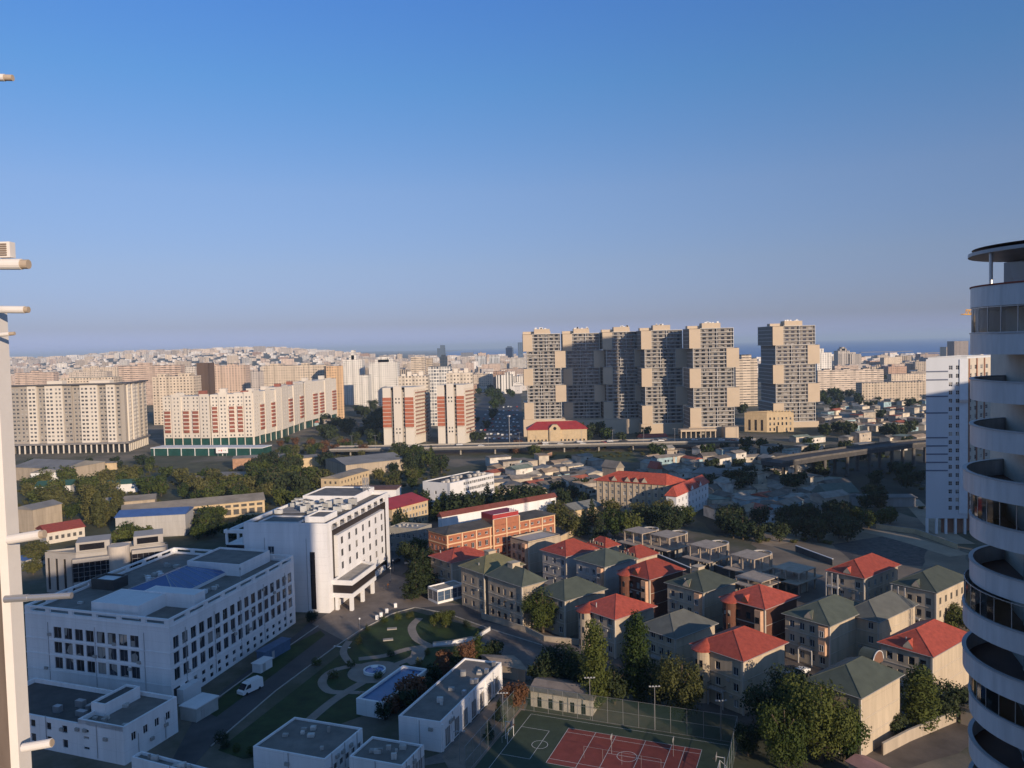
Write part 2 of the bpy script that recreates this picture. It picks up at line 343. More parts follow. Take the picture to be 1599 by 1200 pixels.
def roofbits(b, q, z, n, seed=0, ang=0):
    rn = random.Random(seed); q = [Vector((p[0], p[1], 0)) for p in q]
    for k in range(n):
        u, v = rn.uniform(.1, .9), rn.uniform(.1, .9); p = q[0].lerp(q[1], u).lerp(q[3].lerp(q[2], u), v); s_ = rn.uniform(.4, 1.3); mb = MB().box(p, (s_, s_*rn.uniform(.5, 1)), z, z+rn.uniform(.3, 1.1), ang)
        b.part('roof_vent', mb, mat('vent_grey', (.40, .39, .37), var=.25, scale=1.5, rnd=.35))
ORD = 'first second third fourth fifth sixth seventh eighth ninth tenth eleventh twelfth thirteenth fourteenth fifteenth sixteenth seventeenth eighteenth nineteenth twentieth'.split()
TENS = {2: 'twenty', 3: 'thirty', 4: 'forty', 5: 'fifty', 6: 'sixty', 7: 'seventy', 8: 'eighty', 9: 'ninety'}
TH_ = {2: 'twentieth', 3: 'thirtieth', 4: 'fortieth', 5: 'fiftieth', 6: 'sixtieth', 7: 'seventieth', 8: 'eightieth', 9: 'ninetieth'}
def ordw(k):
    if k < 20: return ORD[k]
    k += 1
    if k >= 100: return 'hundred-and-'+ordw(k-101) if k > 100 else 'hundredth'
    return TH_[k//10] if k % 10 == 0 else TENS[k//10]+'-'+ORD[k % 10-1]
# ------------------------------------------------------------------ trees
def leafcloud(lobes, n, s, seed, up=.25):
    """n leaf-sized faces scattered in the outer shell of the lobes (cx,cy,cz,rx,ry,rz)"""
    r = np.random.default_rng(seed); w = np.array([l[3]*l[4]+l[4]*l[5] for l in lobes], float); w /= w.sum()
    k = r.choice(len(lobes), n, p=w); L = np.array(lobes, float)[k]
    d = r.normal(size=(n, 3)); d /= np.linalg.norm(d, axis=1)[:, None]
    ph = r.uniform(0, 6.28, 3)
    bump = 1+.13*np.sin(d[:, 0]*7+ph[0]+k)+.13*np.sin(d[:, 1]*8+ph[1]+k*2)+.10*np.sin(d[:, 2]*9+ph[2])
    rad = (1-r.random(n)**2*.55)*bump
    c = L[:, :3]+d*L[:, 3:]*rad[:, None]
    nn = d+r.normal(size=(n, 3))*.55+np.array([0, 0, up]); nn /= np.linalg.norm(nn, axis=1)[:, None]
    a = np.cross(nn, r.normal(size=(n, 3))); a /= np.linalg.norm(a, axis=1)[:, None]; b = np.cross(nn, a)
    sz = s*r.uniform(.6, 1.35, n)[:, None]
    V = np.stack([c-a*sz-b*sz*.55, c+a*sz-b*sz*.55, c+a*sz*.7+b*sz*.6, c-a*sz*.7+b*sz*.6], 1).reshape(-1, 3)
    return V
def crownmesh(V, m):
    me = bpy.data.meshes.new('crown'); n = len(V)//4; me.vertices.add(n*4); me.vertices.foreach_set('co', V.ravel())
    me.loops.add(n*4); me.loops.foreach_set('vertex_index', np.arange(n*4, dtype=np.int32)); me.polygons.add(n)
    me.polygons.foreach_set('loop_start', np.arange(0, n*4, 4, dtype=np.int32)); me.polygons.foreach_set('loop_total', np.full(n, 4, dtype=np.int32))
    me.update(); me.validate(); me.materials.append(m); return me
def trunkmesh(h, r, limbs, seed):
    b = MB(); rn = random.Random(seed); b.cyl((0, 0), r, 0, h*.6, 7, 0, r*.6, False)
    for k in range(limbs):
        a = k*2.4+rn.random(); z = h*(.3+.3*rn.random()); q = (math.cos(a)*h*.28, math.sin(a)*h*.28, z+h*.32)
        b.bar((0, 0, z), q, r*.35, 0, 5)
    b.bar((0, 0, h*.58), (0, 0, h*.9), r*.4, 0, 5)
    me = bpy.data.meshes.new('trunk'); me.from_pydata(b.v, [], b.f); me.materials.append(BARK); return me
def lobes_round(seed, R=1., H=1.):
    rn = random.Random(seed); L = [(0, 0, .56*H, .58*R, .58*R, .36*H), (0, 0, .30*H, .50*R, .50*R, .20*H)]
    for k in range(9):
        a = k*2.4+rn.random()*.8; d = rn.uniform(.3, .62)*R; z = rn.uniform(.28, .82)*H; q = rn.uniform(.24, .40)
        L.append((math.cos(a)*d, math.sin(a)*d, z, q*R, q*R, q*H*.62))
    return L
def lobes_poplar(seed):
    rn = random.Random(seed); L = []
    for k in range(20):
        z = .07+.87*k/19; t = math.sin(math.pi*min(1, max(.02, z))**.8)**.36; a = k*2.4; rr = .155*t
        L.append((math.cos(a)*rr*.42, math.sin(a)*rr*.42, z, rr*.85+.015, rr*.85+.015, .075))
    return L
def lobes_cone(seed):
    rn = random.Random(seed); L = []
    for k in range(22):
        z = .10+.86*k/21; rr = .30*(1-z)+.025; a = k*2.4
        L.append((math.cos(a)*rr*.6, math.sin(a)*rr*.6, z, rr*.62, rr*.62, .05+.02*rn.random()))
    return L
# kind: (lobes, leaves, leaf size for a unit-height tree, trunk radius, limbs)
TK = {}
def treekind(kind, leaf, seed, n):
    key = (kind, leaf, seed, n)
    if key in TK: return TK[key]
    if kind == 'round': V = leafcloud(lobes_round(seed, .62, 1), n, 1.45/math.sqrt(n), seed); tm = trunkmesh(1, .035, 5, seed)
    elif kind == 'poplar': V = leafcloud(lobes_poplar(seed), n, 1.05/math.sqrt(n), seed); tm = trunkmesh(1, .018, 0, seed)
    elif kind == 'cone': V = leafcloud(lobes_cone(seed), n, .95/math.sqrt(n), seed, up=.5); tm = trunkmesh(1, .02, 0, seed)
    else: V = leafcloud([(0, 0, .45, .5, .5, .5), (.3, .1, .35, .3, .3, .35), (-.25, .2, .4, .3, .3, .4)], n, 1.1/math.sqrt(n), seed); tm = None
    TK[key] = (crownmesh(V, LEAF[leaf]), tm); return TK[key]
TREES = []
RT = random.Random(5)
def tree(loc, h, kind='round', leaf=0, n=2600, name=None, label='', group=None, wide=1., seed=None, cat='tree'):
    cm, tm = treekind(kind, leaf, RT.randrange(3) if seed is None else seed, n)
    nm = name or {'round': 'broadleaf_tree', 'poplar': 'poplar_tree', 'cone': 'conifer_tree', 'bush': 'shrub'}[kind]
    if tm is None:
        o = bpy.data.objects.new(nm, cm); COL.objects.link(o)
    else:
        o = bpy.data.objects.new(nm, None); COL.objects.link(o); o.empty_display_size = .5
        for q, me in (('trunk', tm), ('crown', cm)):
            c = bpy.data.objects.new(q, me); COL.objects.link(c); c.parent = o
    o.location = loc; o.rotation_euler = (0, 0, RT.random()*6.28); k = h*RT.uniform(.97, 1.03); o.scale = (k*wide, k*wide, k)
    tag(o, label, cat, group); return o
WOOD = {}
def grove(pts, where, group, hs=(7, 11), kinds=(('round', 0),), n=900, noun='tree', adj=None, wide=1., stuff=0):
    """a labelled run of trees: each is named by its looks and its rank from the left in its grove"""
    pts = sorted(pts, key=lambda p: p[0]); words = {'round': 'round', 'poplar': 'tall slender', 'cone': 'pointed', 'bush': 'low'}
    lw = ['green', 'olive', 'dark', 'rusty']
    for i, p in enumerate(pts):
        k, lf = RT.choice(kinds); z = p[2] if len(p) > 2 else 0
        loc = G(p[0], p[1], z); h = p[3] if len(p) > 3 else RT.uniform(*hs)
        if stuff:
            src = np.zeros(n*12); treekind(k, lf, RT.randrange(3), n)[0].vertices.foreach_get('co', src); WOOD.setdefault(lf, []).append(src.reshape(-1, 3)*h+np.array(loc)); continue
        tree(loc, h, k, lf, n, label='%s %s %s, %s from left %s' % (lw[lf], words[k], noun, ordw(i), where), group=group, wide=wide, cat=noun if noun in ('tree', 'shrub') else 'tree')

# ------------------------------------------------------------------ ground and the wide setting
def smooth(x, a, b):
    t = min(1, max(0, (x-a)/(b-a))); return t*t*(3-2*t)
def hillz(x, y):
    if y < 2200: return 0
    u = x/y
    k = smooth(u, -.02, -.30)*(1-.25*smooth(u, -.42, -.62)) if False else (1-smooth(u, -.34, -.08))*(1-.35*(1-smooth(u, -.62, -.45)))
    return 74*smooth(y, 2300, 4600)*k*(1+.06*math.sin(x/310)+.04*math.sin(x/140+y/400))
gm = bpy.data.materials.new('ground_earth'); t, n, l, p = nodes(gm)
tc = n.new('ShaderNodeNewGeometry'); nz = n.new('ShaderNodeTexNoise'); nz.inputs['Scale'].default_value = .018; nz.inputs['Detail'].default_value = 8; nz.inputs['Roughness'].default_value = .7
l.new(tc.outputs['Position'], nz.inputs[0]); cr = n.new('ShaderNodeValToRGB'); l.new(nz.outputs[0], cr.inputs[0])
e = cr.color_ramp.elements; e[0].position = .36; e[0].color = (.035, .045, .02, 1); e[1].position = .64; e[1].color = (.20, .165, .12, 1)
q = e.new(.48); q.color = (.075, .075, .045, 1); q = e.new(.56); q.color = (.13, .115, .09, 1)
l.new(cr.outputs[0], p.inputs['Base Color']); p.inputs['Roughness'].default_value = .95
g = MB(); R_ = 26000
ys = [-400, 0, 400, 800, 1600, 2200]+list(range(2300, 5200, 110))+[5600, 6500, 8000, 12000, R_]
xs = [-14000, -9000, -6000]+list(range(-5000, 800, 160))+[1500, 3000, 8000, 16000]
idx = {}
for j, y in enumerate(ys):
    for i, x in enumerate(xs): idx[i, j] = (x, y, hillz(x, y) if y < 6000 else hillz(x*4600/y, 4600)*.6)
for j in range(len(ys)-1):
    for i in range(len(xs)-1): g.face([idx[i, j], idx[i+1, j], idx[i+1, j+1], idx[i, j+1]])
struct('ground', g, gm)
# the sea: from the shore to the horizon
sm = bpy.data.materials.new('sea_water'); t, n, l, p = nodes(sm); tc = n.new('ShaderNodeNewGeometry'); nz = n.new('ShaderNodeTexNoise'); nz.inputs['Scale'].default_value = .0016; nz.inputs['Detail'].default_value = 6
mp = n.new('ShaderNodeMapping'); mp.inputs['Scale'].default_value = (.25, 1.4, 1); l.new(tc.outputs['Position'], mp.inputs[0]); l.new(mp.outputs[0], nz.inputs[0])
mx = n.new('ShaderNodeMix'); mx.data_type = 'RGBA'; l.new(nz.outputs[0], mx.inputs[0]); mx.inputs[6].default_value = (.07, .19, .43, 1); mx.inputs[7].default_value = (.10, .24, .52, 1); l.new(mx.outputs[2], p.inputs['Base Color'])
p.inputs['Roughness'].default_value = .55; p.inputs['Specular IOR Level'].default_value = .25
sea = MB(); coast = [(560, 551.2), (640, 552.5), (700, 561), (800, 563), (900, 562), (1100, 560), (1270, 557), (1400, 560), (1530, 556), (1700, 552)]
cp = [G(a, b, .6) for a, b in coast]; far = [(x*42000/y, 42000.) for x, y, _ in cp]
far[0] = (far[0][0]-2500, 42000.)
for i in range(len(cp)-1): sea.face([cp[i], cp[i+1], (*far[i+1], .6), (*far[i], .6)])
struct('sea', sea, sm)
# low spits and breakwaters in the bay
sp = MB()
for a, b, w in (((1345, 551), (1425, 549), 22), ((1210, 559), (1330, 557.5), 20), ((610, 549.5), (700, 549), 60), ((1420, 553), (1475, 551), 40)):
    A, C_ = G(*a, .6), G(*b, .6); d = (C_-A).normalized(); nn = Vector((-d.y, d.x, 0))*w
    sp.prism([A[:2], C_[:2], (C_+nn)[:2], (A+nn)[:2]], .3, 3.0)
struct('breakwater', sp, mat('spit_land', (.22, .19, .16), var=.3, scale=.01))

def sheet(name, pts, z, m, px=True):
    if name in ('dirt_lot', 'woodland_floor', 'hollow_floor', 'yard', 'mansion_lane', 'debris_ground', 'sports_field'):
        rr = random.Random(len(name)); P_ = [G(a, b) for a, b in pts]; pts = []; px = False        # ragged natural edge
        for a, b in zip(P_, P_[1:]+P_[:1]):
            ln = (b-a).length; k_ = max(3, int(ln/5)); d = (b-a)/ln; am = min(2.6, ln*.03)
            for k in range(k_): q_ = a.lerp(b, k/k_)+Vector((-d.y, d.x, 0))*(rr.uniform(-am, am) if k else 0); pts.append((q_.x, q_.y))
    q = MB(); q.face([(*(G(a, b)[:2]), z) if px else (a, b, z) for a, b in pts]); return struct(name, q, m)
# campus streets and yards
sheet('campus_road', [(262, 1200), (300, 1128), (332, 1090), (470, 985), (500, 955), (560, 905), (607, 880), (612, 850), (668, 850), (662, 935), (665, 945), (724, 945), (800, 968), (846, 990), (850, 1015), (760, 980), (700, 958), (648, 948), (612, 958), (560, 985), (520, 1012), (430, 1078), (330, 1165), (300, 1200)], .03, ASPH)
sheet('yard', [(760, 972), (850, 990), (905, 1003), (940, 1060), (820, 1062), (735, 1008), (700, 1010), (730, 985)], .035, mat('yard_dust', (.15, .13, .12), var=.4, scale=.12))
sheet('plaza', [(487, 975), (540, 1003), (612, 952), (720, 945), (668, 935), (640, 905), (607, 895)], .045, mat('plaza_stone', (.20, .165, .14), var=.2, scale=.3))
sheet('lane', [(560, 1200), (640, 1200), (700, 1190), (820, 1075), (800, 1062), (690, 1176), (650, 1190)], .04, mat('lane_paving', (.19, .165, .15), var=.25, scale=.4))
sheet('service_yard', [(690, 1182), (784, 1084), (826, 1095), (782, 1200), (700, 1200)], .052, mat('service_paving', (.24, .19, .155), var=.25, scale=.4))
GD = [((340, 1172), (532, 1022), (560, 990), (610, 962), (645, 955), (760, 985), (745, 1010), (700, 1035), (670, 1045), (640, 1036), (575, 1085), (575, 1115), (480, 1150), (415, 1180), (380, 1186))]
sheet('lawn', GD[0], .05, LAWN)
sheet('lawn_strip', [(322, 1112), (350, 1085), (452, 1010), (500, 985), (508, 992), (430, 1052), (338, 1120)], .05, LAWN)
def ribbon(mb, pts, w, z, closed=False):
    c = [G(a, b) for a, b in pts]; s = []
    n = len(c)
    for i in range(n):                                # smooth the centre line
        for k in range(4):
            if i == n-1 and k: break
            p0, p1, p2, p3 = c[max(0, i-1)], c[i], c[min(n-1, i+1)], c[min(n-1, i+2)]; t = k/4
            s.append(.5*((2*p1)+(p2-p0)*t+(2*p0-5*p1+4*p2-p3)*t*t+(3*p1-p0-3*p2+p3)*t**3))
    L, R = [], []
    for i in range(len(s)):
        d = (s[min(i+1, len(s)-1)]-s[max(i-1, 0)]).normalized(); nn = Vector((-d.y, d.x, 0))*w/2; L.append(s[i]+nn); R.append(s[i]-nn)
    for i in range(len(s)-1): mb.face([(*R[i][:2], z), (*R[i+1][:2], z), (*L[i+1][:2], z), (*L[i][:2], z)])
    return mb
paths = [([(545, 1002), (536, 1018), (545, 1034), (560, 1044)], 1.8), ([(600, 1042), (560, 1040), (520, 1048), (503, 1065), (514, 1080), (540, 1082)], 2), ([(655, 966), (643, 980), (650, 998), (668, 1008)], 2.2),
         ([(480, 1128), (520, 1095), (560, 1070), (588, 1055)], 2.2), ([(415, 1160), (450, 1142), (480, 1128)], 2), ([(588, 1050), (610, 1070), (586, 1082), (545, 1082)], 1.6),
         ([(560, 1030), (600, 1025), (635, 1015), (668, 1010), (740, 1006)], 2.2), ([(655, 1012), (650, 1030), (636, 1036)], 3.6), ([(600, 1045), (640, 1030), (655, 1018)], 2)]
for i, (pp, w) in enumerate(paths): struct('garden_path', ribbon(MB(), pp, w, .075+i*.006), PAVE)
fc = G(585, 1050)
struct('fountain_terrace', MB().cyl(fc, 6.2, 0, .14, 32), PAVE)
# kerbs
for pp in ([(330, 1166), (430, 1080), (520, 1013), (560, 986), (612, 959), (648, 949)], [(312, 1112), (352, 1082), (455, 1007), (497, 978)], [(648, 949), (700, 959), (760, 981), (846, 1008)]):
    k = MB(); c = [G(a, b) for a, b in pp]
    for a, b in zip(c, c[1:]):
        d = (b-a).normalized(); nn = Vector((-d.y, d.x, 0))*.14; k.prism([(a-nn)[:2], (b-nn)[:2], (b+nn)[:2], (a+nn)[:2]], 0, .17)
    struct('kerb', k, KERB)
sheet('road_marking', [(520, 1010), (522, 1008.4), (548, 1011.5), (546, 1013)], .06, PAINT)
# ---- mansions' lanes, building site, wasteland
sheet('dirt_lot', [(1175, 835), (1245, 822), (1370, 790), (1470, 820), (1515, 880), (1515, 990), (1300, 905), (1180, 880)], .03, mat('dirt', (.21, .165, .12), var=.35, scale=.06, bump=.2))
for i, w_ in enumerate((([(1190, 850), (1260, 835), (1330, 826), (1400, 838), (1500, 868)], 9), ([(1420, 780), (1440, 800), (1470, 830), (1505, 850)], 8))):
    struct('dirt_track', ribbon(MB(), w_[0], w_[1], .06+.01*i), mat('track', (.33, .26, .19), var=.2, scale=.15))
sheet('debris_ground', [(1300, 850), (1380, 838), (1450, 858), (1440, 885), (1330, 878)], .05, mat('debris', (.08, .07, .065), var=.6, scale=.5, bump=.5))
sheet('mansion_lane', [(846, 990), (905, 1003), (960, 1060), (1060, 1100), (1160, 1130), (1300, 1180), (1420, 1200), (1590, 1140), (1510, 1060), (1450, 870), (1180, 870), (900, 800), (668, 820), (668, 900), (730, 945)], .02, mat('lane_earth', (.12, .10, .085), var=.35, scale=.15))
sheet('woodland_floor', [(10, 735), (200, 728), (420, 716), (560, 722), (700, 708), (660, 745), (560, 790), (300, 850), (10, 890)], .015, mat('woodland_floor', (.075, .075, .038), var=.5, scale=.06))
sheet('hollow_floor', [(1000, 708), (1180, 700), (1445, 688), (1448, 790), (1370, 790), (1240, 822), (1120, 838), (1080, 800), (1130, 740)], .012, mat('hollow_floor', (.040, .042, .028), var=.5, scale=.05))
sheet('sports_field', [(808, 706), (985, 706), (1000, 722), (790, 718)], .05, mat('field_grass', (.06, .075, .03), var=.3, scale=.03))
sheet('parking_ground', [(742, 690), (742, 640), (770, 600), (812, 600), (818, 690)], .05, mat('parking_asphalt', (.07, .07, .072), var=.3, scale=.05))

# ------------------------------------------------------------------ white courtyard building on the left
def whiteA():
    L, N, R, K = corners((263, 968), 18.9, 76, 38, 458, lang=162); poly = [L, N, R, K]
    b = B('courtyard_building', 'white five-storey courtyard block with slotted parapet and blue glass roof', 'building', N, mats=(WHITE,))
    top = 18.9; z = top-2.2
    la, lb = (N-L).length, (R-N).length
    c1 = [(a, c) for a, c in even(8, la, 2.3, 8.2, 8.2)]; r3 = [(5.1, 7.7), (8.6, 11.2), (12.0, 14.6)]
    b.face(L, N, 0, top-1.7, c1, r3, style='grey')
    c2 = even(17, lb, 1.9, 1.2, 1.4); cs = even(17, lb, 1.3, 1.5, 1.7)
    b.face(N, R, 4.3, top-1.7, c2, r3, style='grey')
    b.face(N, R, 0, 4.3, cs, [(.7, 1.7), (2.5, 3.5)], style='plain')
    b.face(R, K, 0, top-1.7, even(8, la, 2.2), r3); b.face(K, L, 0, top-1.7, even(14, lb, 1.9), r3)
    # slotted parapet: low curb, short piers, top rail
    w = b.w; t = .45
    for p0, p1 in ((L, N), (N, R), (R, K), (K, L)):
        d = (p1-p0).normalized(); ln = (p1-p0).length; inn = Vector((-d.y, d.x, 0))*t; n = max(3, round(ln/6.2)); st = ln/n
        e = d*.0
        def seg(a, c, z0, z1):
            A, C_ = p0+d*a, p0+d*c; w.prism([A[:2], C_[:2], (C_+inn)[:2], (A+inn)[:2]], z0, z1, bottom=True)
        seg(t, ln-.001, top-1.7, top-1.2); seg(t, ln-.001, top-.45, top)
        for k in range(n+1): a = min(max(t, k*st-.6), ln-1.2); seg(a+.003, a+1.2, top-1.2, top-.45)
    inn = inset(poly, .46); b.extra.append(('roof', MB().face([(p[0], p[1], top-1.72) for p in inn]), ROOFG))
    # string courses
    tr = MB()
    for p0, p1 in ((L, N), (N, R)):
        d = (p1-p0).normalized(); o = Vector((d.y, -d.x, 0))*.12
        for zz in (4.35, 7.95, 11.4): tr.prism([(p0+o)[:2], (p1+o)[:2], p1[:2], p0[:2]], zz, zz+.25, bottom=True)
        tr.prism([(p0+o)[:2], (p1+o)[:2], p1[:2], p0[:2]], top-1.95, top-1.75, bottom=True)
    b.part('cornice', tr, WHITE)
    U, Vv = (N-L).normalized(), (R-N).normalized()
    def at(u, v): return L+U*u+Vv*v
    ang = math.degrees(math.atan2(U.y, U.x))
    def blk(name, u0, u1, v0, v1, h, m=WHITE, roof=ROOFG, par=.5):
        q = [at(u0, v0), at(u1, v0), at(u1, v1), at(u0, v1)]; mb = MB(); z0 = top-1.72
        mb.prism(q, z0, z0+h, top=False); i2 = inset(q, .3)
        for i in range(4):
            j = (i+1) % 4; mb.face([(*q[i][:2], z0+h), (*q[j][:2], z0+h), (*i2[j], z0+h), (*i2[i], z0+h)]); mb.face([(*i2[j], z0+h-par), (*i2[i], z0+h-par), (*i2[i], z0+h), (*i2[j], z0+h)])
        pr = b.part(name, mb, m); rr = MB().face([(*p, z0+h-par) for p in i2]).build('roof', roof, b.root); rr.parent = pr
    blk('penthouse', 17, 30, 2.5, 12, 3.0, roof=WHITE2, par=.12); blk('penthouse', 24, 38.0, 11.5, 15.5, 3.2, roof=WHITE2, par=.1)
    blk('stair_head', 17, 33.5, 36, 50.5, 3.1); blk('stair_head', 2, 9, 18, 23, 2.6, roof=WHITE2, m=FRAMED)
    # blue glass pyramid over the court
    q = [at(13.5, 16), at(29, 16), at(29, 37), at(13.5, 37)]; z0 = top-1.72; sk = MB().prism(q, z0, z0+.8, top=False)
    b.part('skylight_kerb', sk, WHITE2); rd = [at(21.2, 22.5), at(21.2, 30.5)]; Z = Vector((0, 0, z0+3.6)); q3 = [Vector((p[0], p[1], z0+.8)) for p in q]
    py = MB(); r0, r1 = rd[0]*1, rd[1]*1; r0 = Vector((r0.x, r0.y, Z.z)); r1 = Vector((r1.x, r1.y, Z.z))
    for f in ([q3[0], q3[1], r0], [q3[1], q3[2], r1, r0], [q3[2], q3[3], r1], [q3[3], q3[0], r0, r1]): py.face(f)
    sky_ = b.part('skylight', py, mat('skylight_glass', (.05, .10, .26), rough=.25, spec=.6, var=.15, scale=.4))
    bars = MB()
    for a, c in ((q3[0], r0), (q3[1], r0), (q3[2], r1), (q3[3], r1), (r0, r1)): bars.bar(a, c, .12)
    for k in range(1, 8):
        f = k/8; a = q3[1].lerp(q3[2], f); c = r0.lerp(r1, min(1, max(0, (f-.31)/.38))); bars.bar(a, c, .05)
        a = q3[0].lerp(q3[3], f); bars.bar(a, c, .05)
    br = bars.build('glazing_bar', METAL, b.root); br.parent = sky_
    for u, v in ((12, 27), (10.5, 28.5), (12.5, 31), (10.8, 32.5), (34, 13.8+4), (33, 22)):
        b.part('roof_vent', MB().box(at(u, v), (1.1, .9), z0, z0+.9, ang), WHITE2)
    b.part('antenna_mast', MB().bar((*at(35, 34)[:2], z0), (*at(35, 34)[:2], z0+2.6), .06).box(at(35, 34), (.5, .2), z0+2.4, z0+3, ang), METAL)
    b.part('side_porch', MB().box(N+Vv*4.2+Vector((Vv.y, -Vv.x, 0))*1.0, (5.5, 1.9), 0, 3.2, ang+90-0), WHITE2)
    b.part('entrance_door', MB().box(N+Vv*1.6+Vector((Vv.y, -Vv.x, 0))*.04, (1.9, .1), .1, 3.6, ang+90), BLACKG)
    clutter(b, L, N, 4.4, 14, 6, 3, 1); clutter(b, N, R, 4.4, 14, 10, 5, 2); roofbits(b, inset(poly, 3), top-1.72, 26, 3, -14)
    b.finish()
whiteA()

# ------------------------------------------------------------------ tall white hospital block
def whiteC():
    h = 25.9; L, N, R, K = corners((510, 818), h, 78, 380, 606, lang=170)
    Vv = (R-N).normalized(); U = (N-L).normalized(); O = Vector((Vv.y, -Vv.x, 0)); ln = (R-N).length; la = (N-L).length
    b = B('hospital_block', 'tall white block with black glass bands and crowded rooftop machines', 'building', N, mats=(WHITE, FRAMED), cap=100)
    top = h
    # shaded end wall, chamfered into the long face
    b.face(L, N, 0, top, [(7.3, 9.2), (18.0, 20.2)], [(9.8, 11.8), (16.5, 19)], style='win', skip=lambda i, j: i == 1 or j == 0 and False)
    # long face: white frame, dark recess, white panel with windows
    a0, a1 = 3.2, ln-5.2; t0, t1 = 5.2, top-4.9
    b.face(N, N+Vv*a0, 0, top); b.face(N+Vv*a1+Vv*2.2, R, 0, top)
    # loggia strip on top
    b.face(N+Vv*a0, N+Vv*(a1+2.2), top-1.0, top)
    for k in range(9):
        s_ = a0+(a1+2.2-a0)*k/8; c = N+Vv*s_-O*.35; b.w.box(c, (.7, .7), t1+2.2, top-1.0, math.degrees(math.atan2(Vv.y, Vv.x)))
    b.w.face([(*(N+Vv*a0)[:2], t1+2.2), (*(N+Vv*(a1+2.2))[:2], t1+2.2), (*(N+Vv*(a1+2.2)-O*4)[:2], t1+2.2), (*(N+Vv*a0-O*4)[:2], t1+2.2)], 0)
    b.face(N+Vv*a0-O*4, N+Vv*(a1+2.2)-O*4, t1+2.2, top-1.0, even(8, a1+2.2-a0, 2.6), [(t1+2.5, t1+3.6)])
    # dark recessed band behind
    dk = MB(); p0, p1 = N+Vv*a0-O*.9, N+Vv*(a1+2.2)-O*.9; dk.face([(*p0[:2], 0), (*p1[:2], 0), (*p1[:2], t1+2.2), (*p0[:2], t1+2.2)])
    dk.face([(*(N+Vv*a0)[:2], 0), (*p0[:2], 0), (*p0[:2], t1+2.2), (*(N+Vv*a0)[:2], t1+2.2)]); dk.face([(*p1[:2], 0), (*(N+Vv*(a1+2.2))[:2], 0), (*(N+Vv*(a1+2.2))[:2], t1+2.2), (*p1[:2], t1+2.2)])
    b.part('dark_cladding', dk, mat('dark_cladding', (.035, .028, .026), rough=.4, var=.2, scale=1.5))
    rails = MB()
    for k in range(8):
        s0 = a0+(a1+2.2-a0)*k/8+.4; s1 = s0+(a1+2.2-a0)/8-.8
        for zz in (t1+2.6, t1+3.0): rails.bar((*(N+Vv*s0)[:2], zz), (*(N+Vv*s1)[:2], zz), .04)
    b.part('railing', rails, METAL)
    pa, pb = a0+3.0, a1; q0, q1 = N+Vv*pa+O*.35, N+Vv*pb+O*.35
    b.face(q0, q1, 3.6, t1, even(7, pb-pa, 1.6, 2.2, 1.6), [(6.6, 8.7), (10.4, 12.5), (14.2, 16.3), (17.9, 20.0)], style='grey', dp=.12)
    b.face(q1, q1-O*1.2, 3.6, t1); b.face(q0-O*1.2, q0, 3.6, t1)
    b.w.face([(*q0[:2], t1), (*q1[:2], t1), (*(q1-O*1.2)[:2], t1), (*(q0-O*1.2)[:2], t1)], 0)
    b.part('ground_storey', MB().prism([(N+Vv*pa)[:2], (N+Vv*(pb+.8))[:2], (N+Vv*(pb+.8)-O*.7)[:2], (N+Vv*pa-O*.7)[:2]], 0, 1.7), WHITE)
    b.face(R, K, 0, top); b.face(K, L, 0, top, even(9, ln, 2), [(6, 8), (10, 12), (14, 16), (18, 20)])
    b.flat([L, N, R, K], top-.9, .9, .35, roof=ROOFG)
    # projecting entrance storey on legs
    e0, e1 = a0-1.0, a0+17; E = [N+Vv*e0+O*.02, N+Vv*e0+O*6.2, N+Vv*e1+O*6.2, N+Vv*(e1+3)+O*.02]
    ent = MB().prism(E, 3.9, 5.2, bottom=True).prism(E, 7.6, 9.0, top=False, bottom=True)
    i2 = inset(E, .3)
    for i in range(4):
        j = (i+1) % 4; ent.face([(*E[i][:2], 9.), (*E[j][:2], 9.), (*i2[j], 9.), (*i2[i], 9.)]); ent.face([(*i2[j], 8.3), (*i2[i], 8.3), (*i2[i], 9.), (*i2[j], 9.)])
    en = b.part('entrance_wing', ent, WHITE); x = MB().prism(inset(E, .25), 5.2, 7.6, top=False).build('glazing', mat('dark_cladding', (0, 0, 0)), b.root); x.parent = en
    x = MB().face([(*p, 8.3) for p in i2]).build('roof', CONC, b.root); x.parent = en
    for s_, o_ in ((e0+1.0, 5.4), (e0+9, 5.4), (e1-1.2, 5.4), (e0+1, 1), (e1-1, 1)):
        b.part('leg', MB().box(N+Vv*s_+O*o_, (1.1, .9), 0, 3.9, 78), WHITE)
    # tall black slit window
    s0 = la*.865; b.part('slit_window', MB().box(L+U*(s0-1.2)+Vector((U.y, -U.x, 0))*.03, (1.5, .1), 1, 17.6, 170-180), BLACKG)
    # low wing to the left with dark glass
    A = L-U*9.5+Vv*6; Q = [A, L+Vv*6, L+Vv*40, A+Vv*34]; wg = MB().prism(Q, 0, 17.8, top=True)
    w1 = b.part('side_wing', wg, WHITE); 
    x = MB().box((A+L+Vv*6)/2-Vv*.05, (9.3, .1), 9.8, 17.6, -10).build('glazing', BLACKG, b.root); x.parent = w1
    fr = MB(); 
    for k in (0, 5.6, 9.2): fr.box(A+U*k+Vv*.6, (.6, .6), 17.8, 21.2, -10)
    fr.box((A+L+Vv*6)/2+Vv*.3, (10.2, 1.4), 21.2, 22.2, -10); fr.box(A+U*.35+Vv*16, (.7, 33), 21.2, 22.2, -10)
    for k in range(1, 6): fr.box(A+U*.35+Vv*(6.2*k), (.6, .6), 17.8, 21.2, -10)
    x = fr.build('frame', WHITE, b.root); x.parent = w1
    # roof: lower dark terrace, raised box, screens
    zr = top-.9
    def at(u, v): return L+U*u+Vv*v
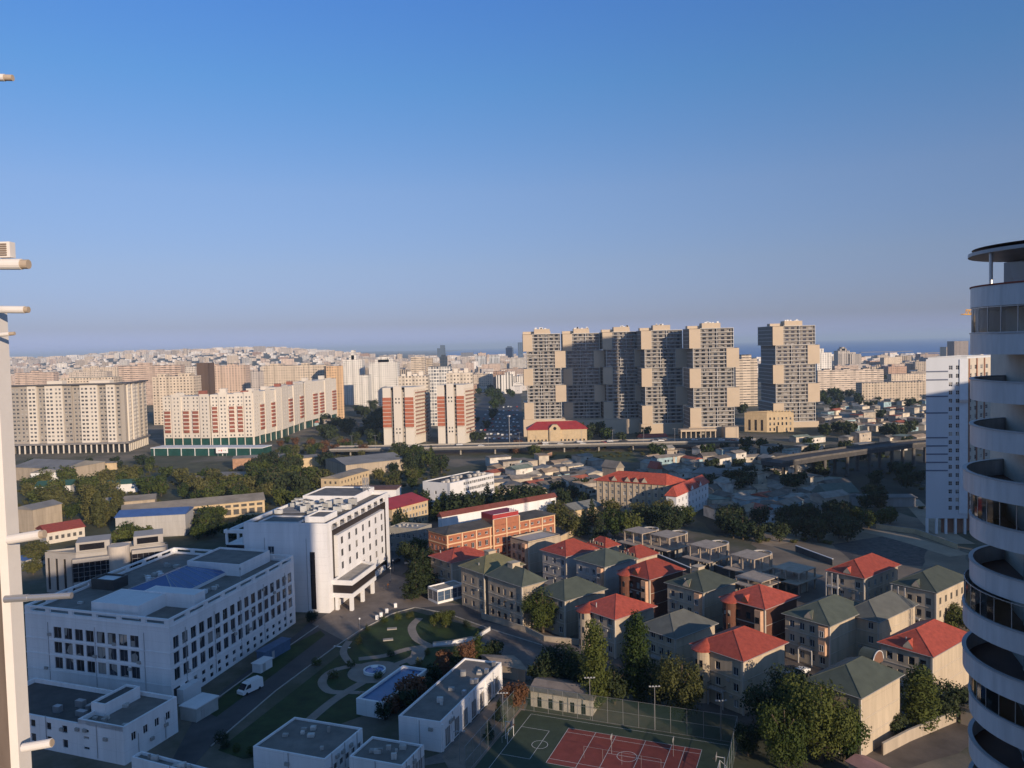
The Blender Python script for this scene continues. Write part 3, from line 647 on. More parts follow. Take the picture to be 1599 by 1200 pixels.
    for u0, u1, v0, v1, hh, m_ in ((2, 20, 33, 50, 2.4, WHITE), (16.5, 22.5, 5, 14, 1.7, WHITE), (3.0, 15.5, 3.0, 11.5, .5, WHITE2)):
        q = [at(u0, v0), at(u1, v0), at(u1, v1), at(u0, v1)]; mb = MB().prism(q, zr, zr+hh, top=False); i3 = inset(q, .3)
        for i in range(4):
            j = (i+1) % 4; mb.face([(*q[i][:2], zr+hh), (*q[j][:2], zr+hh), (*i3[j], zr+hh), (*i3[i], zr+hh)]); mb.face([(*i3[j], zr+hh-.4), (*i3[i], zr+hh-.4), (*i3[i], zr+hh), (*i3[j], zr+hh)])
        pr = b.part('roof_house', mb, m_); x = MB().face([(*p, zr+hh-.4) for p in i3]).build('roof', ROOFG, b.root); x.parent = pr
    rn = random.Random(3)
    for k in range(46):                                  # condensers and chillers
        u = rn.uniform(1.5, 22); v = rn.uniform(15, 31.5); w_, d_, h_ = rn.uniform(.9, 2.6), rn.uniform(.9, 1.8), rn.uniform(.9, 2.2)
        mb = MB().box(at(u, v), (w_, d_), zr+.25, zr+.25+h_, -10); mb.box(at(u, v), (w_*.8, d_*.8), zr, zr+.25, -10, 1); mb.cyl(at(u, v), min(w_, d_)*.36, zr+.25+h_, zr+.4+h_, 12, 1)
        b.part('roof_machine', mb, [mat('machine_paint', (.5, .5, .48), var=.15, scale=1, rnd=.3), FRAMED])
    pp = MB()
    for k in range(9):
        v = 15.5+k*1.9; pp.bar((*at(1.5, v)[:2], zr+.5), (*at(22, v+rn.uniform(-.5, .5))[:2], zr+.5), .16, 0, 6)
    b.part('roof_pipe', pp, METAL)
    ch = MB()
    for k in range(4): ch.bar((*at(18.5+k*.6, 44)[:2], zr+2.), (*at(18.5+k*.6, 44)[:2], zr+6.6), .2, 0, 8)
    ch.box(at(19.4, 44.4), (2.6, .3), zr+3.5, zr+3.7, -10); b.part('chimney_stack', ch, METAL)
    clutter(b, L, N, 3, 20, 3, 2, 4)
    b.finish()
whiteC()

# ------------------------------------------------------------------ low white block in the bottom left corner
def whiteB():
    h = 7.2; z0 = 0; L, N, R, K = corners((192, 1136), h, 70, -40, 276, lang=160)
    b = B('annex_building', 'low white annex with stepped grey flat roofs in the bottom left corner', 'building', N)
    la, lb = (N-L).length, (R-N).length
    L2 = N+(L-N).normalized()*11
    b.face(L, L2, 0, h-.9, even(6, la-11, 1.3), [(1.1, 2.7), (4.0, 5.4)], style='plain'); b.face(L2, N, 0, h, [(1.2, 2.6)], [(1.6, 2.1), (3.6, 4.1), (4.9, 5.4)], style='plain')
    b.face(N, R, 0, h, even(4, lb, 1.2, 1.8, 1.8), [(3.6, 5.2)], style='win')
    b.face(R, K, 0, h-.9); b.face(K, L, 0, h-.9)
    b.w.face([(*L2[:2], h-.9), (*N[:2], h-.9), (*N[:2], h), (*L2[:2], h)])
    V_ = (R-N).normalized(); U_ = (N-L).normalized(); K2 = L2+V_*lb
    b.flat([L2, N, R, K2], h-.8, .8, .4, roof=ROOFG)
    b.flat([L, L2, K2, K], h-1.8, .9, .4, roof=ROOFD)
    q = [L2-U_*.5+V_*3.5, L2+U_*3+V_*3.5, L2+U_*3+V_*12, L2-U_*.5+V_*12]; mb = MB().prism(q, h-1.7, h+1.6, top=False); i3 = inset(q, .35)
    for i in range(4):
        j = (i+1) % 4; mb.face([(*q[i][:2], h+1.6), (*q[j][:2], h+1.6), (*i3[j], h+1.6), (*i3[i], h+1.6)]); mb.face([(*i3[j], h+1.2), (*i3[i], h+1.2), (*i3[i], h+1.6), (*i3[j], h+1.6)])
    pr = b.part('stair_head', mb, WHITE); x = MB().face([(*p, h+1.2) for p in i3]).build('roof', ROOFD, b.root); x.parent = pr
    rn = random.Random(1)
    for k in range(7):
        p = L2-U_*rn.uniform(3, 12)+V_*rn.uniform(4, 11); b.part('roof_machine', MB().box(p, (rn.uniform(.8, 2.4), 1.1), h-1.8, h-1.8+rn.uniform(.6, 1.5), -20), METAL)
    clutter(b, L, N, 2, 5.2, 5, 3, 5); clutter(b, N, R, 1.2, 3, 2, 2, 6); roofbits(b, [L2, N, R, K2], h-.8, 6, 7)
    b.finish()
whiteB()
def shed(name, label, npx, h, ang, xl, xr, lang, cols, rows, style, roof=ROOFG, wall=WHITE, colsL=(), extra=None, cat='building', kL=None, par=.35, group=None, z0=0):
    q = corners(npx, h, ang, xl, xr, z0, lang); L, N, R, K = q; b = B(name, label, cat, N, mats=(wall,), group=group)
    la, lb = (N-L).length, (R-N).length
    b.face(L, N, z0, z0+h, even(colsL[0], la, colsL[1]) if colsL else (), rows if colsL else (), style=style); b.face(N, R, z0, z0+h, even(cols[0], lb, cols[1]) if cols else (), rows, style=style)
    b.face(R, K, z0, z0+h); b.face(K, L, z0, z0+h); b.flat(q, z0+h-par, par, .3, roof=roof)
    clutter(b, L, N, h*.3, h*.7, 1, 1, int(npx[0])); clutter(b, N, R, h*.68, h*.72, 3, 3, int(npx[1])); roofbits(b, inset(q, 1.2), z0+h-par, 7, int(npx[0]))
    if extra: extra(b, L, N, R, K)
    return b.finish()
def fx(b, L, N, R, K):
    V_ = (R-N).normalized(); O = Vector((V_.y, -V_.x, 0)); ln = (R-N).length
    pil = MB()
    for k in range(8):
        pil.box(N+V_*(.5+k*(ln-1)/7)+O*.12, (.5, .24), 0, 5.1, 68)
    b.part('pilaster', pil, WHITE)
    for f in (.42, .62, .80, .94): b.part('roof_vent', MB().box(N+V_*ln*f-O*1.0, (.8, .7), 5.45, 6.5, 68), METAL)
shed('garage_building', 'long white garage block with grey roof and tall doors beside the court lane', (688, 1128), 5.8, 68, 622, 783, 160, (7, 2.2), [(.1, 3.6)], 'gate', extra=fx)
shed('store_building', 'grey-roofed white store at the bottom edge below the garden', (507, 1186), 5., 68, 395, 566, 160, (6, 1.2), [(1.6, 2.8)], 'win')
shed('store_building', 'small flat grey-roofed store at the bottom, between garden and garage block', (628, 1196), 5., 68, 545, 661, 160, (4, 2.2), [(.1, 3.)], 'gate')
shed('store_building', 'grey flat roof with white parapet at the bottom edge under the annex', (330, 1215), 4., 66, 205, 345, 156, (), [], 'win', par=.5)
def pool():
    q = corners((598, 1098), 3.4, 66, 576, 668, 0, 158); L, N, R, K = q
    q = [N+(L-N).normalized()*6.4, N, R, R+(L-N).normalized()*6.4]; L, N, R, K = q
    b = B('walled_pool', 'white-walled raised pool with a bright blue floor beside the fountain garden', 'pool', N)
    for a, c in ((L, N), (N, R), (R, K), (K, L)): b.face(a, c, 0, 3.4)
    b.flat(q, 2.95, .45, .5, roof=mat('pool_blue', (.035, .09, .22), rough=.25, spec=.5, var=.12, scale=.3), name='pool_floor'); b.finish()
pool()
# glass pavilion
def pavilion():
    q = corners((683, 922), 4.2, 38, 668, 724, 0, 128); L, N, R, K = q; b = B('glass_pavilion', 'small flat-roofed blue glass pavilion beside the dark conifers', 'pavilion', N, mats=(WHITE,))
    for a, c in ((L, N), (N, R), (R, K), (K, L)):
        n_ = max(2, round((c-a).length/2.2)); b.face(a, c, 0, 4.2, even(n_, (c-a).length, (c-a).length/n_-.14, .1), [(.7, 3.6)], style='bcurtain', dp=.08)
    b.flat(q, 3.9, .3, .2, roof=CONC); b.finish()
pavilion()
# ------------------------------------------------------------------ the mansions
def dormer(c, d, w, h, dep, m, par):
    """small gabled roof window; c on the roof, d outward"""
    s = Vector((-d.y, d.x, 0))*w/2; a, e = c+d*dep-s, c+d*dep+s; t = c+d*dep*.9+Vector((0, 0, h)); bk = c-d*dep*.9+Vector((0, 0, h)); u = Vector((0, 0, .35))
    mb = MB().face([a-u, e-u, e, t, a], 1).face([a, t, bk], 0).face([t, e, bk], 0); mb.face([a-u, a, bk], 1).face([e, e-u, bk], 1)
    return mb.build('dormer', m, par)
def mansion(label, npx, xl, xr, h=10.5, roof=RED, wall=BEIGE, ra=38, la=130, nl=4, style='win', seed=0, bay=False, balcony=True, dorm=True, rh=3.2, chimney=False, arch=False, blank=True, rbay=False, flatroof=False, loggia=False, name='mansion'):
    rn = random.Random(seed); q = corners(npx, h, ra, xl, xr, 0, la); L, N, R, K = q
    b = B(name, label, 'house', N, mats=(wall, TAN), group='three-storey mansions' if name == 'mansion' else None); lL, lR = (N-L).length, (R-N).length
    rows = [(.9, 2.5), (4.2, 5.9), (7.5, 9.2)]; nl = max(2, min(nl, int(lL/2.3)))
    U, Vv = (N-L).normalized(), (R-N).normalized(); OL, OR = Vector((U.y, -U.x, 0)), Vector((Vv.y, -Vv.x, 0))
    sk = rn.randrange(nl)
    b.face(L, N, 0, h, even(nl, lL, 1.25, 1.1, 1.1), rows, style=style, skip=lambda i, j: loggia and j > 0 and i == sk)
    b.face(N, R, 0, h, () if blank else even(max(2, int(lR/3.2)), lR, 1.1), rows, style=style)
    b.face(R, K, 0, h, even(3, lL, 1.2), rows); b.face(K, L, 0, h)
    tr = MB()
    for zz in (3.45, 6.75):
        tr.prism([(L+OL*.12)[:2], (N+OL*.12)[:2], N[:2], L[:2]], zz, zz+.2, bottom=True); tr.prism([(N+OR*.06)[:2], (R+OR*.06)[:2], R[:2], N[:2]], zz+.05, zz+.15, bottom=True)
    for c in (N+OL*.1+OR*.1,): tr.box(c, (.4, .4), 0, h-.02, ra)
    b.part('cornice', tr, mat('trim_stone', (.50, .44, .36), var=.1))
    if flatroof: b.flat(q, h-.02, .45, .3, roof=mat('pale_roof', (.42, .39, .36), var=.15, scale=.3))
    else:
        rf = hip(q, h, rh).build('roof', roof, b.root)
        rg = MB(); cc = (L+N+R+K)/4
        if dorm:
            c = L.lerp(N, .55)-OL*1.0; c.z = h+.85; dr = dormer(c, OL, 2.0, 1.25, 1.3, [roof, wall], b.root); dr.parent = rf
        if chimney:
            c = cc-U*1.2+Vv*.4; mb = MB().box(c, (2.6, 2.2), h+.5, h+4.1, ra); mb.box(c, (3., 2.6), h+4.1, h+4.28, ra, 0); x = mb.build('chimney', BEIGE, b.root); x.parent = rf
        gt = MB(); e = inset(q, -.66)
        for i in (0, 1): gt.bar((*e[i], h+.16), (*e[i+1], h+.16), .07, 0, 5)
        gt.bar((*(N+OL*.25+OR*.25)[:2], 0), (*(N+OL*.25+OR*.25)[:2], h), .06, 0, 5)
        b.part('gutter', gt, mat('gutter_metal', (.35, .33, .31), rough=.5))
    if name == 'mansion':
        for k in range(rn.choice((1, 2, 3))):
            f = rn.uniform(.12, .9); p_ = L.lerp(N, f)+OL*.25; zz = rn.choice((2.7, 5.95, 6.1)); b.part('air_conditioner', MB().box(p_, (.75, .32), zz, zz+.5, math.degrees(math.atan2(U.y, U.x))), mat('ac_grey', (.33, .32, .30), var=.1))
        if not flatroof and rn.random() < .5:
            p_ = N-U*lL*rn.uniform(.3, .8)+Vv*rn.uniform(1, 2.5); b.part('vent_pipe', MB().cyl(p_, .16, h+.3, h+2.1, 8), METAL)
    if bay:
        c = N-U*1.3; q8 = [c+OL*0.02-U*1.2, c+OL*1.1-U*.8, c+OL*1.1+U*.8, c+OL*.02+U*1.2]
        mb = MB().prism(q8, 3.4, h-.4, bottom=True); by = b.part('corner_bay', mb, mat('peach_stone', (.55, .34, .22), var=.15))
        for zz in (4.3, 7.5):
            x = bpy.data.objects.new('window', winmesh(1.1, 1.5, style)[0]); COL.objects.link(x); x.parent = by
            p_ = c+OL*1.18-U*.55; x.location = (p_.x-b.root['o'][0], p_.y-b.root['o'][1], zz); x.rotation_euler = (0, 0, math.atan2(U.y, U.x))
    if rbay:
        c = L.lerp(N, .2)+OL*.2; n_ = 10; A = [c+(U*math.cos(math.pi*k/n_)+OL*math.sin(math.pi*k/n_))*1.75 for k in range(n_+1)]; A = A[::-1]
        mb = MB().prism([a[:2] for a in A], 0, h-.02, top=False); rb_ = b.part('round_bay', mb, wall)
        E2 = [c+(U*math.cos(math.pi*k/n_)+OL*math.sin(math.pi*k/n_))*2.35 for k in range(n_+1)]; ap = c-OL*1.6; ap.z = h+1.9; mb = MB()
        for k in range(n_): mb.face([(*E2[k+1][:2], h+.05), (*E2[k][:2], h+.05), tuple(ap)][::-1]); mb.face([(*E2[k][:2], h-.1), (*E2[k+1][:2], h-.1), (*E2[k+1][:2], h+.05), (*E2[k][:2], h+.05)])
        x = mb.build('bay_roof', roof, b.root); x.parent = rb_
        for zz in (1.0, 4.3, 7.6):
            for k in (2, 4, 6):
                d_ = (A[k+1]-A[k]).normalized(); o_ = (A[k]+A[k+1])/2-d_*.3+Vector((d_.y, -d_.x, 0))*.03
                x = bpy.data.objects.new('window', winmesh(.6, 1.5, 'plain')[0]); COL.objects.link(x); x.parent = rb_; x.location = (o_.x-b.root['o'][0], o_.y-b.root['o'][1], zz); x.rotation_euler = (0, 0, math.atan2(d_.y, d_.x))
    if balcony:
        f = .36; A, C_ = L.lerp(N, f), L.lerp(N, f+.3); mb = MB().prism([A[:2], (A+OL*1.3)[:2], (C_+OL*1.3)[:2], C_[:2]], 3.5, 3.72, bottom=True)
        bal = b.part('balcony', mb, GREY); r_ = MB()
        for a, c in ((A, A+OL*1.25), (A+OL*1.25, C_+OL*1.25), (C_+OL*1.25, C_)):
            r_.bar((*a[:2], 4.65), (*c[:2], 4.65), .045); n_ = max(2, int((c-a).length/.35))
            for k in range(n_+1): p_ = a.lerp(c, k/n_); r_.bar((*p_[:2], 3.72), (*p_[:2], 4.65), .025)
        x = r_.build('railing', FRAMED, b.root); x.parent = bal
        for s_ in (A+OL*1.1, C_+OL*1.1): b.part('column', MB().cyl(s_, .17, 0, 3.5, 8), GREY)
    if loggia:
        A, C_ = L-U*.02, L+U*3.6; mb = MB()
        for zz in (3.3, 6.6): mb.prism([A[:2], (A+OL*1.5)[:2], (C_+OL*1.5)[:2], C_[:2]], zz, zz+.25, bottom=True)
        for s_ in (A+OL*1.35+U*.15, (A+C_)/2+OL*1.35, C_+OL*1.35-U*.15): mb.box(s_, (.28, .28), 0, h-.02, la)
        b.part('loggia', mb, GREY)
    return b.finish()
DB = dict(wall=BROWN, style='plain')
mansion('beige mansion whose big plain red hipped roof stands right behind the court', (1160, 1033), 1083, 1225, 11, dorm=False, nl=3, rbay=True, seed=1, chimney=False)
mansion('dark brown brick mansion with red roof and railed balcony, nearest to the court', (1194, 952), 1128, 1244, 11, bay=True, rbay=True, seed=2, **DB)
mansion('beige mansion with green roof, small dormer and pale corner bay, left of grey-roofed one', (1295, 978), 1226, 1355, 10.2, roof=GREEN, bay=True, seed=3)
mansion('windowless beige mansion under a plain steep grey roof between green-roofed neighbours', (1371, 972), 1318, 1429, 9.6, roof=GRNGREY, dorm=False, balcony=False, nl=2, seed=4)
mansion('red-roofed mansion with open loggias at the edge of the dirt lot', (1349, 904), 1293, 1402, 10.5, loggia=True, seed=5, blank=False, wall=TAN)
mansion('half-finished green-roofed mansion with arched openings below the dirt lot, near round tower', (1461, 926), 1395, 1509, 11, roof=GREEN, loggia=True, blank=False, style='void', seed=6)
mansion('cream mansion with red roof and small gable dormer beside the round tower', (1455, 1026), 1376, 1513, 10.4, nl=4, style='plain', seed=7, balcony=False)
mansion('cream mansion with dark green roof and half-round gable, bottom right by bushy trees', (1343, 1090), 1262, 1405, 11.2, roof=GREEN, dorm=False, seed=8, nl=3, balcony=True)
mansion('tall beige mansion with green roof, square chimney tower and rounded corner bay', (1098, 926), 1042, 1148, 10.8, roof=GREEN, bay=True, chimney=True, seed=9)
mansion('mansion with broad grey-green roof, half hidden behind the court poplars', (1054, 998), 998, 1116, 9, roof=GRNGREY, dorm=False, seed=10)
mansion('grey-beige mansion with plain red roof, behind the left court poplar', (960, 968), 904, 1021, 9.4, dorm=False, rbay=True, seed=11, balcony=False, wall=TAN)
mansion('dark brown brick mansion with red roof in the middle of the estate', (1014, 906), 968, 1066, 10.8, bay=True, rbay=True, seed=12, **DB)
mansion('pale mansion with dark green roof and two stacked bay windows, mid estate', (944, 886), 900, 992, 10.8, roof=GREEN, bay=True, seed=13, wall=GREY, dorm=False)
mansion('pale mansion with bright red roof right of the flat white-roofed house', (884, 870), 847, 932, 10.5, seed=14, dorm=False, balcony=False, wall=GREY, nl=3)
mansion('small house showing only its red roof, left one behind the estate', (945, 857), 918, 966, 7.5, seed=15, dorm=False, balcony=False, rh=2.6)
mansion('house with red roof, right one of the rear pair behind the estate', (994, 874), 966, 1026, 7.5, seed=16, dorm=False, balcony=False, rh=2.8)
mansion('three-storey house with flat whitish roof in front of the orange brick block', (825, 848), 797, 876, 10.6, seed=17, flatroof=True, dorm=False, bay=True, wall=TAN, style='plain', nl=3)
mansion('long house with low red roof behind the blue glass pavilion', (705, 880), 673, 764, 9.2, seed=18, loggia=False, dorm=False, wall=TAN, rh=2.4, chimney=False, nl=3)
mansion('stone mansion with olive roof, leftmost behind the glass pavilion', (756, 897), 720, 816, 11.4, roof=OLIVE, seed=19, dorm=False, chimney=True, wall=TAN, nl=3, balcony=False)
mansion('stone mansion with green roof and cream chimney house, facing the garden', (815, 917), 762, 850, 11.4, roof=GREEN, seed=20, dorm=False, chimney=True, wall=TAN, nl=5, balcony=False, style='plain')
mansion('stone mansion with green roof partly hidden by the big round tree', (882, 939), 838, 944, 9.6, roof=GREEN, seed=21, dorm=False, wall=TAN, nl=3, balcony=False)
# half-round gable of the bottom right mansion stands on its roof as a roof house
def fan():
    c = D(1368, 1040, G(1343, 1160)[1]+9); t = thing('roof_gable', 'half-round red-glazed gable set on the dark green roof of the bottom right mansion', 'gable', (c.x, c.y, 11.2)); mb = MB(); n_ = 12
    r_ = 2.0; d = V2(-52+0); s_ = V2(38)
    A = [Vector((c.x, c.y, 11.25))+s_*(math.cos(math.pi*k/n_)*r_)+Vector((0, 0, math.sin(math.pi*k/n_)*r_+.5)) for k in range(n_+1)]; bk = [a-d*2.6 for a in A]
    mb.face([a+d*.4 for a in A]+[A[-1]+d*.4-Vector((0, 0, .6)), A[0]+d*.4-Vector((0, 0, .6))])
    x = mb.build('gable_front', mat('gable_brown', (.17, .09, .06)), t); mb = MB()
    for k in range(n_): mb.face([A[k]+d*.45, A[k+1]+d*.45, bk[k+1], bk[k]])
    mb.build('gable_roof', GREEN, t)
    mb = MB()
    for k in range(n_): mb.bar(A[k]+d*.45, A[k+1]+d*.45, .1)
    mb.build('frame', FRAMEW, t)
fan()
# ------------------------------------------------------------------ unfinished concrete frames
def frame_house(label, px, ang=38, w=9, d=9, h=7.6, seed=0, ring=True, top=(0, 0)):
    c = G(px[0], px[1], h); c.z = 0; t = thing('concrete_frame', label, 'building shell', c, 'unfinished concrete frames'); U, Vv = V2(ang), V2(ang+90); rn = random.Random(seed)
    sl = MB(); cols = []
    for u in (-.5, 0, .5):
        for v in (-.5, 0, .5): cols.append(c+U*u*(w-.5)+Vv*v*(d-.5))
    MB().box(c, (w, d), h-.25, h, ang).build('roof_slab', mat('raw_concrete', (.38, .31, .245), var=.2, scale=.6), t)
    MB().box(c, (w+5, d+2), 3.4, 3.65, ang).build('floor_slab', mat('raw_concrete', (0, 0, 0)), t)
    for p_ in cols: MB().box(p_, (.42, .42), 0, h-.25, ang).build('column', mat('raw_concrete', (0, 0, 0)), t)
    if ring:
        mb = MB(); n_ = 14; cc = c+U*(w/2+.2)-Vv*1.; A = []
        for k in range(n_+1):
            a = math.radians(ang-95+190*k/n_); A.append(cc+Vector((math.cos(a), math.sin(a), 0))*2.9)
        for a, e in zip(A, A[1:]): mb.bar((*a[:2], h-.1), (*e[:2], h-.1), .25)
        mb.build('ring_beam', GREY, t)
        for k in (2, 5, 9, 12): MB().box(A[k], (.4, .4), 0, h-.1, ang).build('column', mat('raw_concrete', (0, 0, 0)), t)
    for k in range(3):
        a = c+U*rn.uniform(-.5, .1)*w+Vv*(-.5+.5*k)*d*.9; MB().box(a, (rn.uniform(2, 4), .25), 0, 2.6, ang).build('block_wall', CONC, t)
frame_house('unfinished concrete frame with walls begun, leftmost of the row beyond the estate', (1000, 828), w=8, seed=1)
frame_house('bare concrete frame with curved ring beam, second from the left in its row', (1043, 834), seed=2)
frame_house('bare concrete frame with pale roof slab and ring beam, third in its row', (1106, 850), seed=3)
frame_house('bare concrete frame with sandy roof slab, fourth from the left in its row', (1172, 866), seed=4)
frame_house('dark shaded concrete frame at the right end of the row, beside the red-roofed mansion', (1240, 886), h=6.4, seed=5, ring=False)
frame_house('low shaded concrete frame half hidden behind the brown brick mansion', (1182, 900), h=4.9, seed=6, ring=False)
# low white retaining walls around the shells
for i, (a, b_, hh, lb) in enumerate((((1242, 862), (1300, 884), 2.2, 'low white-topped wall at the edge of the dirt lot'), ((1020, 872), (1078, 897), 2., 'white-edged wall behind the brown brick mansion'), ((1105, 888), (1146, 902), 2, 'white-edged wall between chimney mansion and concrete frames'), ((1200, 912), (1222, 922), 2, 'short white-edged wall left of the green-roofed corner-bay mansion'))):
    A, C_ = G(*a), G(*b_); d = (C_-A).normalized(); nn = Vector((-d.y, d.x, 0))*.3; t = thing('garden_wall', lb, 'wall', A)
    MB().prism([A[:2], C_[:2], (C_+nn)[:2], (A+nn)[:2]], 0, hh).build('wall', ROOFD, t); MB().prism([(A-nn*.3)[:2], (C_-nn*.3)[:2], (C_+nn*1.3)[:2], (A+nn*1.3)[:2]], hh, hh+.18, bottom=True).build('coping', WHITE2, t)

# ------------------------------------------------------------------ orange brick block and neighbours
def brick():
    h = 14.2; q = corners((697, 836), h, 37, 669, 866, 0, 131); L, N, R, K = q; BR = mat('orange_brick', (.34, .13, .072), var=.15, scale=.8)
    b = B('brick_block', 'orange brick block with cream bands, black roof and crimson attic', 'building', N, mats=(BR,)); lL, lR = (N-L).length, (R-N).length
    rows = [(1.0, 2.6), (4.6, 6.4), (8.2, 10.0), (12.0, 12.9)]; b.face(N, R, 0, h, even(16, lR, 1.2, 1.2, 1.2), rows, style='win')
    b.face(L, N, 0, h, even(4, lL, 1.2), rows); b.face(R, K, 0, h); b.face(K, L, 0, h)
    Vv = (R-N).normalized(); O = Vector((Vv.y, -Vv.x, 0)); U = (N-L).normalized(); OL = Vector((U.y, -U.x, 0)); tr = MB()
    def hb(A, C_, o, zz, t=.45): tr.prism([(A+o)[:2], (C_+o)[:2], C_[:2], A[:2]], zz, zz+t, bottom=True)
    for zz in (3.4, 7.2, 10.8, h-.35): hb(N, R, O*.16, zz); hb(L, N, OL*.16, zz, .3)
    for k in range(9): tr.box(N+Vv*(.3+k*(lR-.6)/8)+O*.1, (.5, .34), 0, h+.02, 37)
    # raised centre
    s0, s1 = lR*.40, lR*.64; A, C_ = N+Vv*s0+O*.5, N+Vv*s1+O*.5; Bk, Dk = C_-O*7, A-O*7
    b.face(A, C_, 0, h+2.2, even(4, s1-s0, 1.2), [(1., 2.6), (4.6, 6.4), (8.2, 10), (12, 12.9)], style='win')
    b.face(Dk, A, 0, h+2.2); b.face(C_, Bk, 0, h+2.2); b.face(Bk, Dk, 0, h+2.2)
    for s_ in (0, .5, 1): tr.box(A.lerp(C_, s_)+O*.1, (.5, .34), 0, h+2.25, 37)
    for zz in (3.4, 7.2, 10.8): hb(A, C_, O*.16, zz)
    b.part('cream_band', tr, mat('cream_band', (.62, .42, .26), var=.1))
    at_ = MB().prism([(A-O*.2)[:2], (C_-O*.2)[:2], Bk[:2], Dk[:2]], h+2.2, h+3.9); b.part('attic', at_, DRED)
    rl = MB()
    for zz in (h+2.4, h+3.95): rl.bar((*(A+O*.1)[:2], zz), (*(C_+O*.1)[:2], zz), .09)
    b.part('railing', rl, FRAMEW)
    for k in range(3): b.part('finial', MB().cyl(A.lerp(C_, .72+.08*k)-O*1, .2, h+3.9, h+4.9, 8), WHITE)
    hip(q, h, 1.3, .5, .2).build('roof', ROOFD, b.root); b.finish()
brick()
def slant(name, label, q, h, rise, wall, roof, cols=(), rows=(), style='win', colsR=(), gable=False, over=.4, cat='building', group=None):
    """block with a shallow roof: single pitch or gable along the longer side"""
    L, N, R, K = q; z0 = N.z; b = B(name, label, cat, N, mats=(wall,), group=group)
    b.face(L, N, z0, z0+h, even(cols[0], (N-L).length, cols[1]) if cols else (), rows, style=style); b.face(N, R, z0, z0+h, even(colsR[0], (R-N).length, colsR[1]) if colsR else (), rows, style=style)
    b.face(R, K, z0, z0+h); b.face(K, L, z0, z0+h); e = [Vector((p[0], p[1], z0+h)) for p in inset(q, -over)]; r = MB(); T = Vector((0, 0, .18)); up = Vector((0, 0, rise))
    l0, l1 = (e[1]-e[0]).length, (e[2]-e[1]).length
    if l0 > l1: e = e[1:]+e[:1]
    m0, m1 = (e[0]+e[1])/2+up, (e[2]+e[3])/2+up
    r.face([e[1]+T, e[2]+T, m1+T, m0+T]); r.face([e[3]+T, e[0]+T, m0+T, m1+T]); r.face([e[0], e[1], e[1]+T, m0+T, e[0]+T]); r.face([e[2], e[3], e[3]+T, m1+T, e[2]+T])
    r.face([e[1], e[2], e[2]+T, e[1]+T]); r.face([e[3], e[0], e[0]+T, e[3]+T]); r.face([e[3], e[2], e[1], e[0]]); r.build('roof', roof, b.root)
    return b.finish()
slant('hall', 'long white hall with maroon roof directly behind the orange brick block', corners((690, 808), 9.5, 37, 684, 868, 0, 131), 9.5, 1.6, WHITE, mat('maroon_roof', (.16, .05, .04), var=.2))
shed('office_building', 'grey stone office with barred windows at the end of the campus road', (652, 826), 9, 60, 606, 674, 160, (3, 1.3), [(1.5, 3), (5.2, 6.8)], 'cross', colsL=(5, 1.4), wall=mat('dull_stone', (.27, .26, .235), var=.12), roof=CONC)
slant('cottage', 'cream house with pale hipped roof right of the maroon-roofed hall', corners((898, 798), 6, 37, 868, 940, 0, 131), 6, 2.0, YEL, mat('slate', (.20, .20, .18), var=.2), (3, 1.2), [(1.5, 3)])
def bigbeige():
    h = 13.2; L, N, R, K = corners((1040, 758), h, 20, 931, 1056, 0, 150); b = B('college_building', 'large beige four-storey building with red hipped roof and row of arched dormers', 'building', N, mats=(BEIGE,))
    rows = [(1.2, 2.8), (4.4, 6.1), (7.6, 9.3), (10.6, 11.9)]; lL = (N-L).length; R = N+(R-N).normalized()*12; K = L+(R-N)
    b.face(L, N, 0, h, even(11, lL, 1.15, 1.3, 1.3), rows, style='cross'); b.face(N, R, 0, h, even(3, 12, 1.1), rows); b.face(R, K, 0, h); b.face(K, L, 0, h)
    rf = hip([L, N, R, K], h, 4.0, .6, .2).build('roof', RED, b.root); U = (N-L).normalized(); O = Vector((U.y, -U.x, 0)); tr = MB()
    for k in range(12): tr.box(L+U*(.5+k*(lL-1)/11)+O*.12, (.35, .26), 0, h-.3, 150-180)
    b.part('pilaster', tr, TAN)
    for f in (.28, .47, .59, .71):
        c = L+U*lL*f-O*.3; c.z = h+.9; x = dormer(c, O, 2.6, 1.7, 1.2, [RED, BEIGE], b.root); x.parent = rf
    b.finish()
    L, N, R, K = corners((1056, 776), 10.6, 56, 1040, 1106, 0, 146); b = B('college_wing', 'white wing with red roof adjoining the right end of the beige college', 'building', N, mats=(WHITE2,))
    lR = (R-N).length; b.face(N, R, 0, 10.6, even(9, lR, 1.3), [(1.2, 2.8), (4.4, 6), (7.6, 9.1)], style='cross'); b.face(L, N, 0, 10.6); b.face(R, K, 0, 10.6); b.face(K, L, 0, 10.6)
    rf = hip([L, N, R, K], 10.6, 3.6, .5, .2).build('roof', RED, b.root); Vv = (R-N).normalized(); O = Vector((Vv.y, -Vv.x, 0))
    for f in (.42, .68): c = N+Vv*lR*f-O*.3; c.z = 11.4; x = dormer(c, O, 2.8, 1.7, 1.2, [RED, WHITE], b.root); x.parent = rf
    b.finish()
bigbeige()
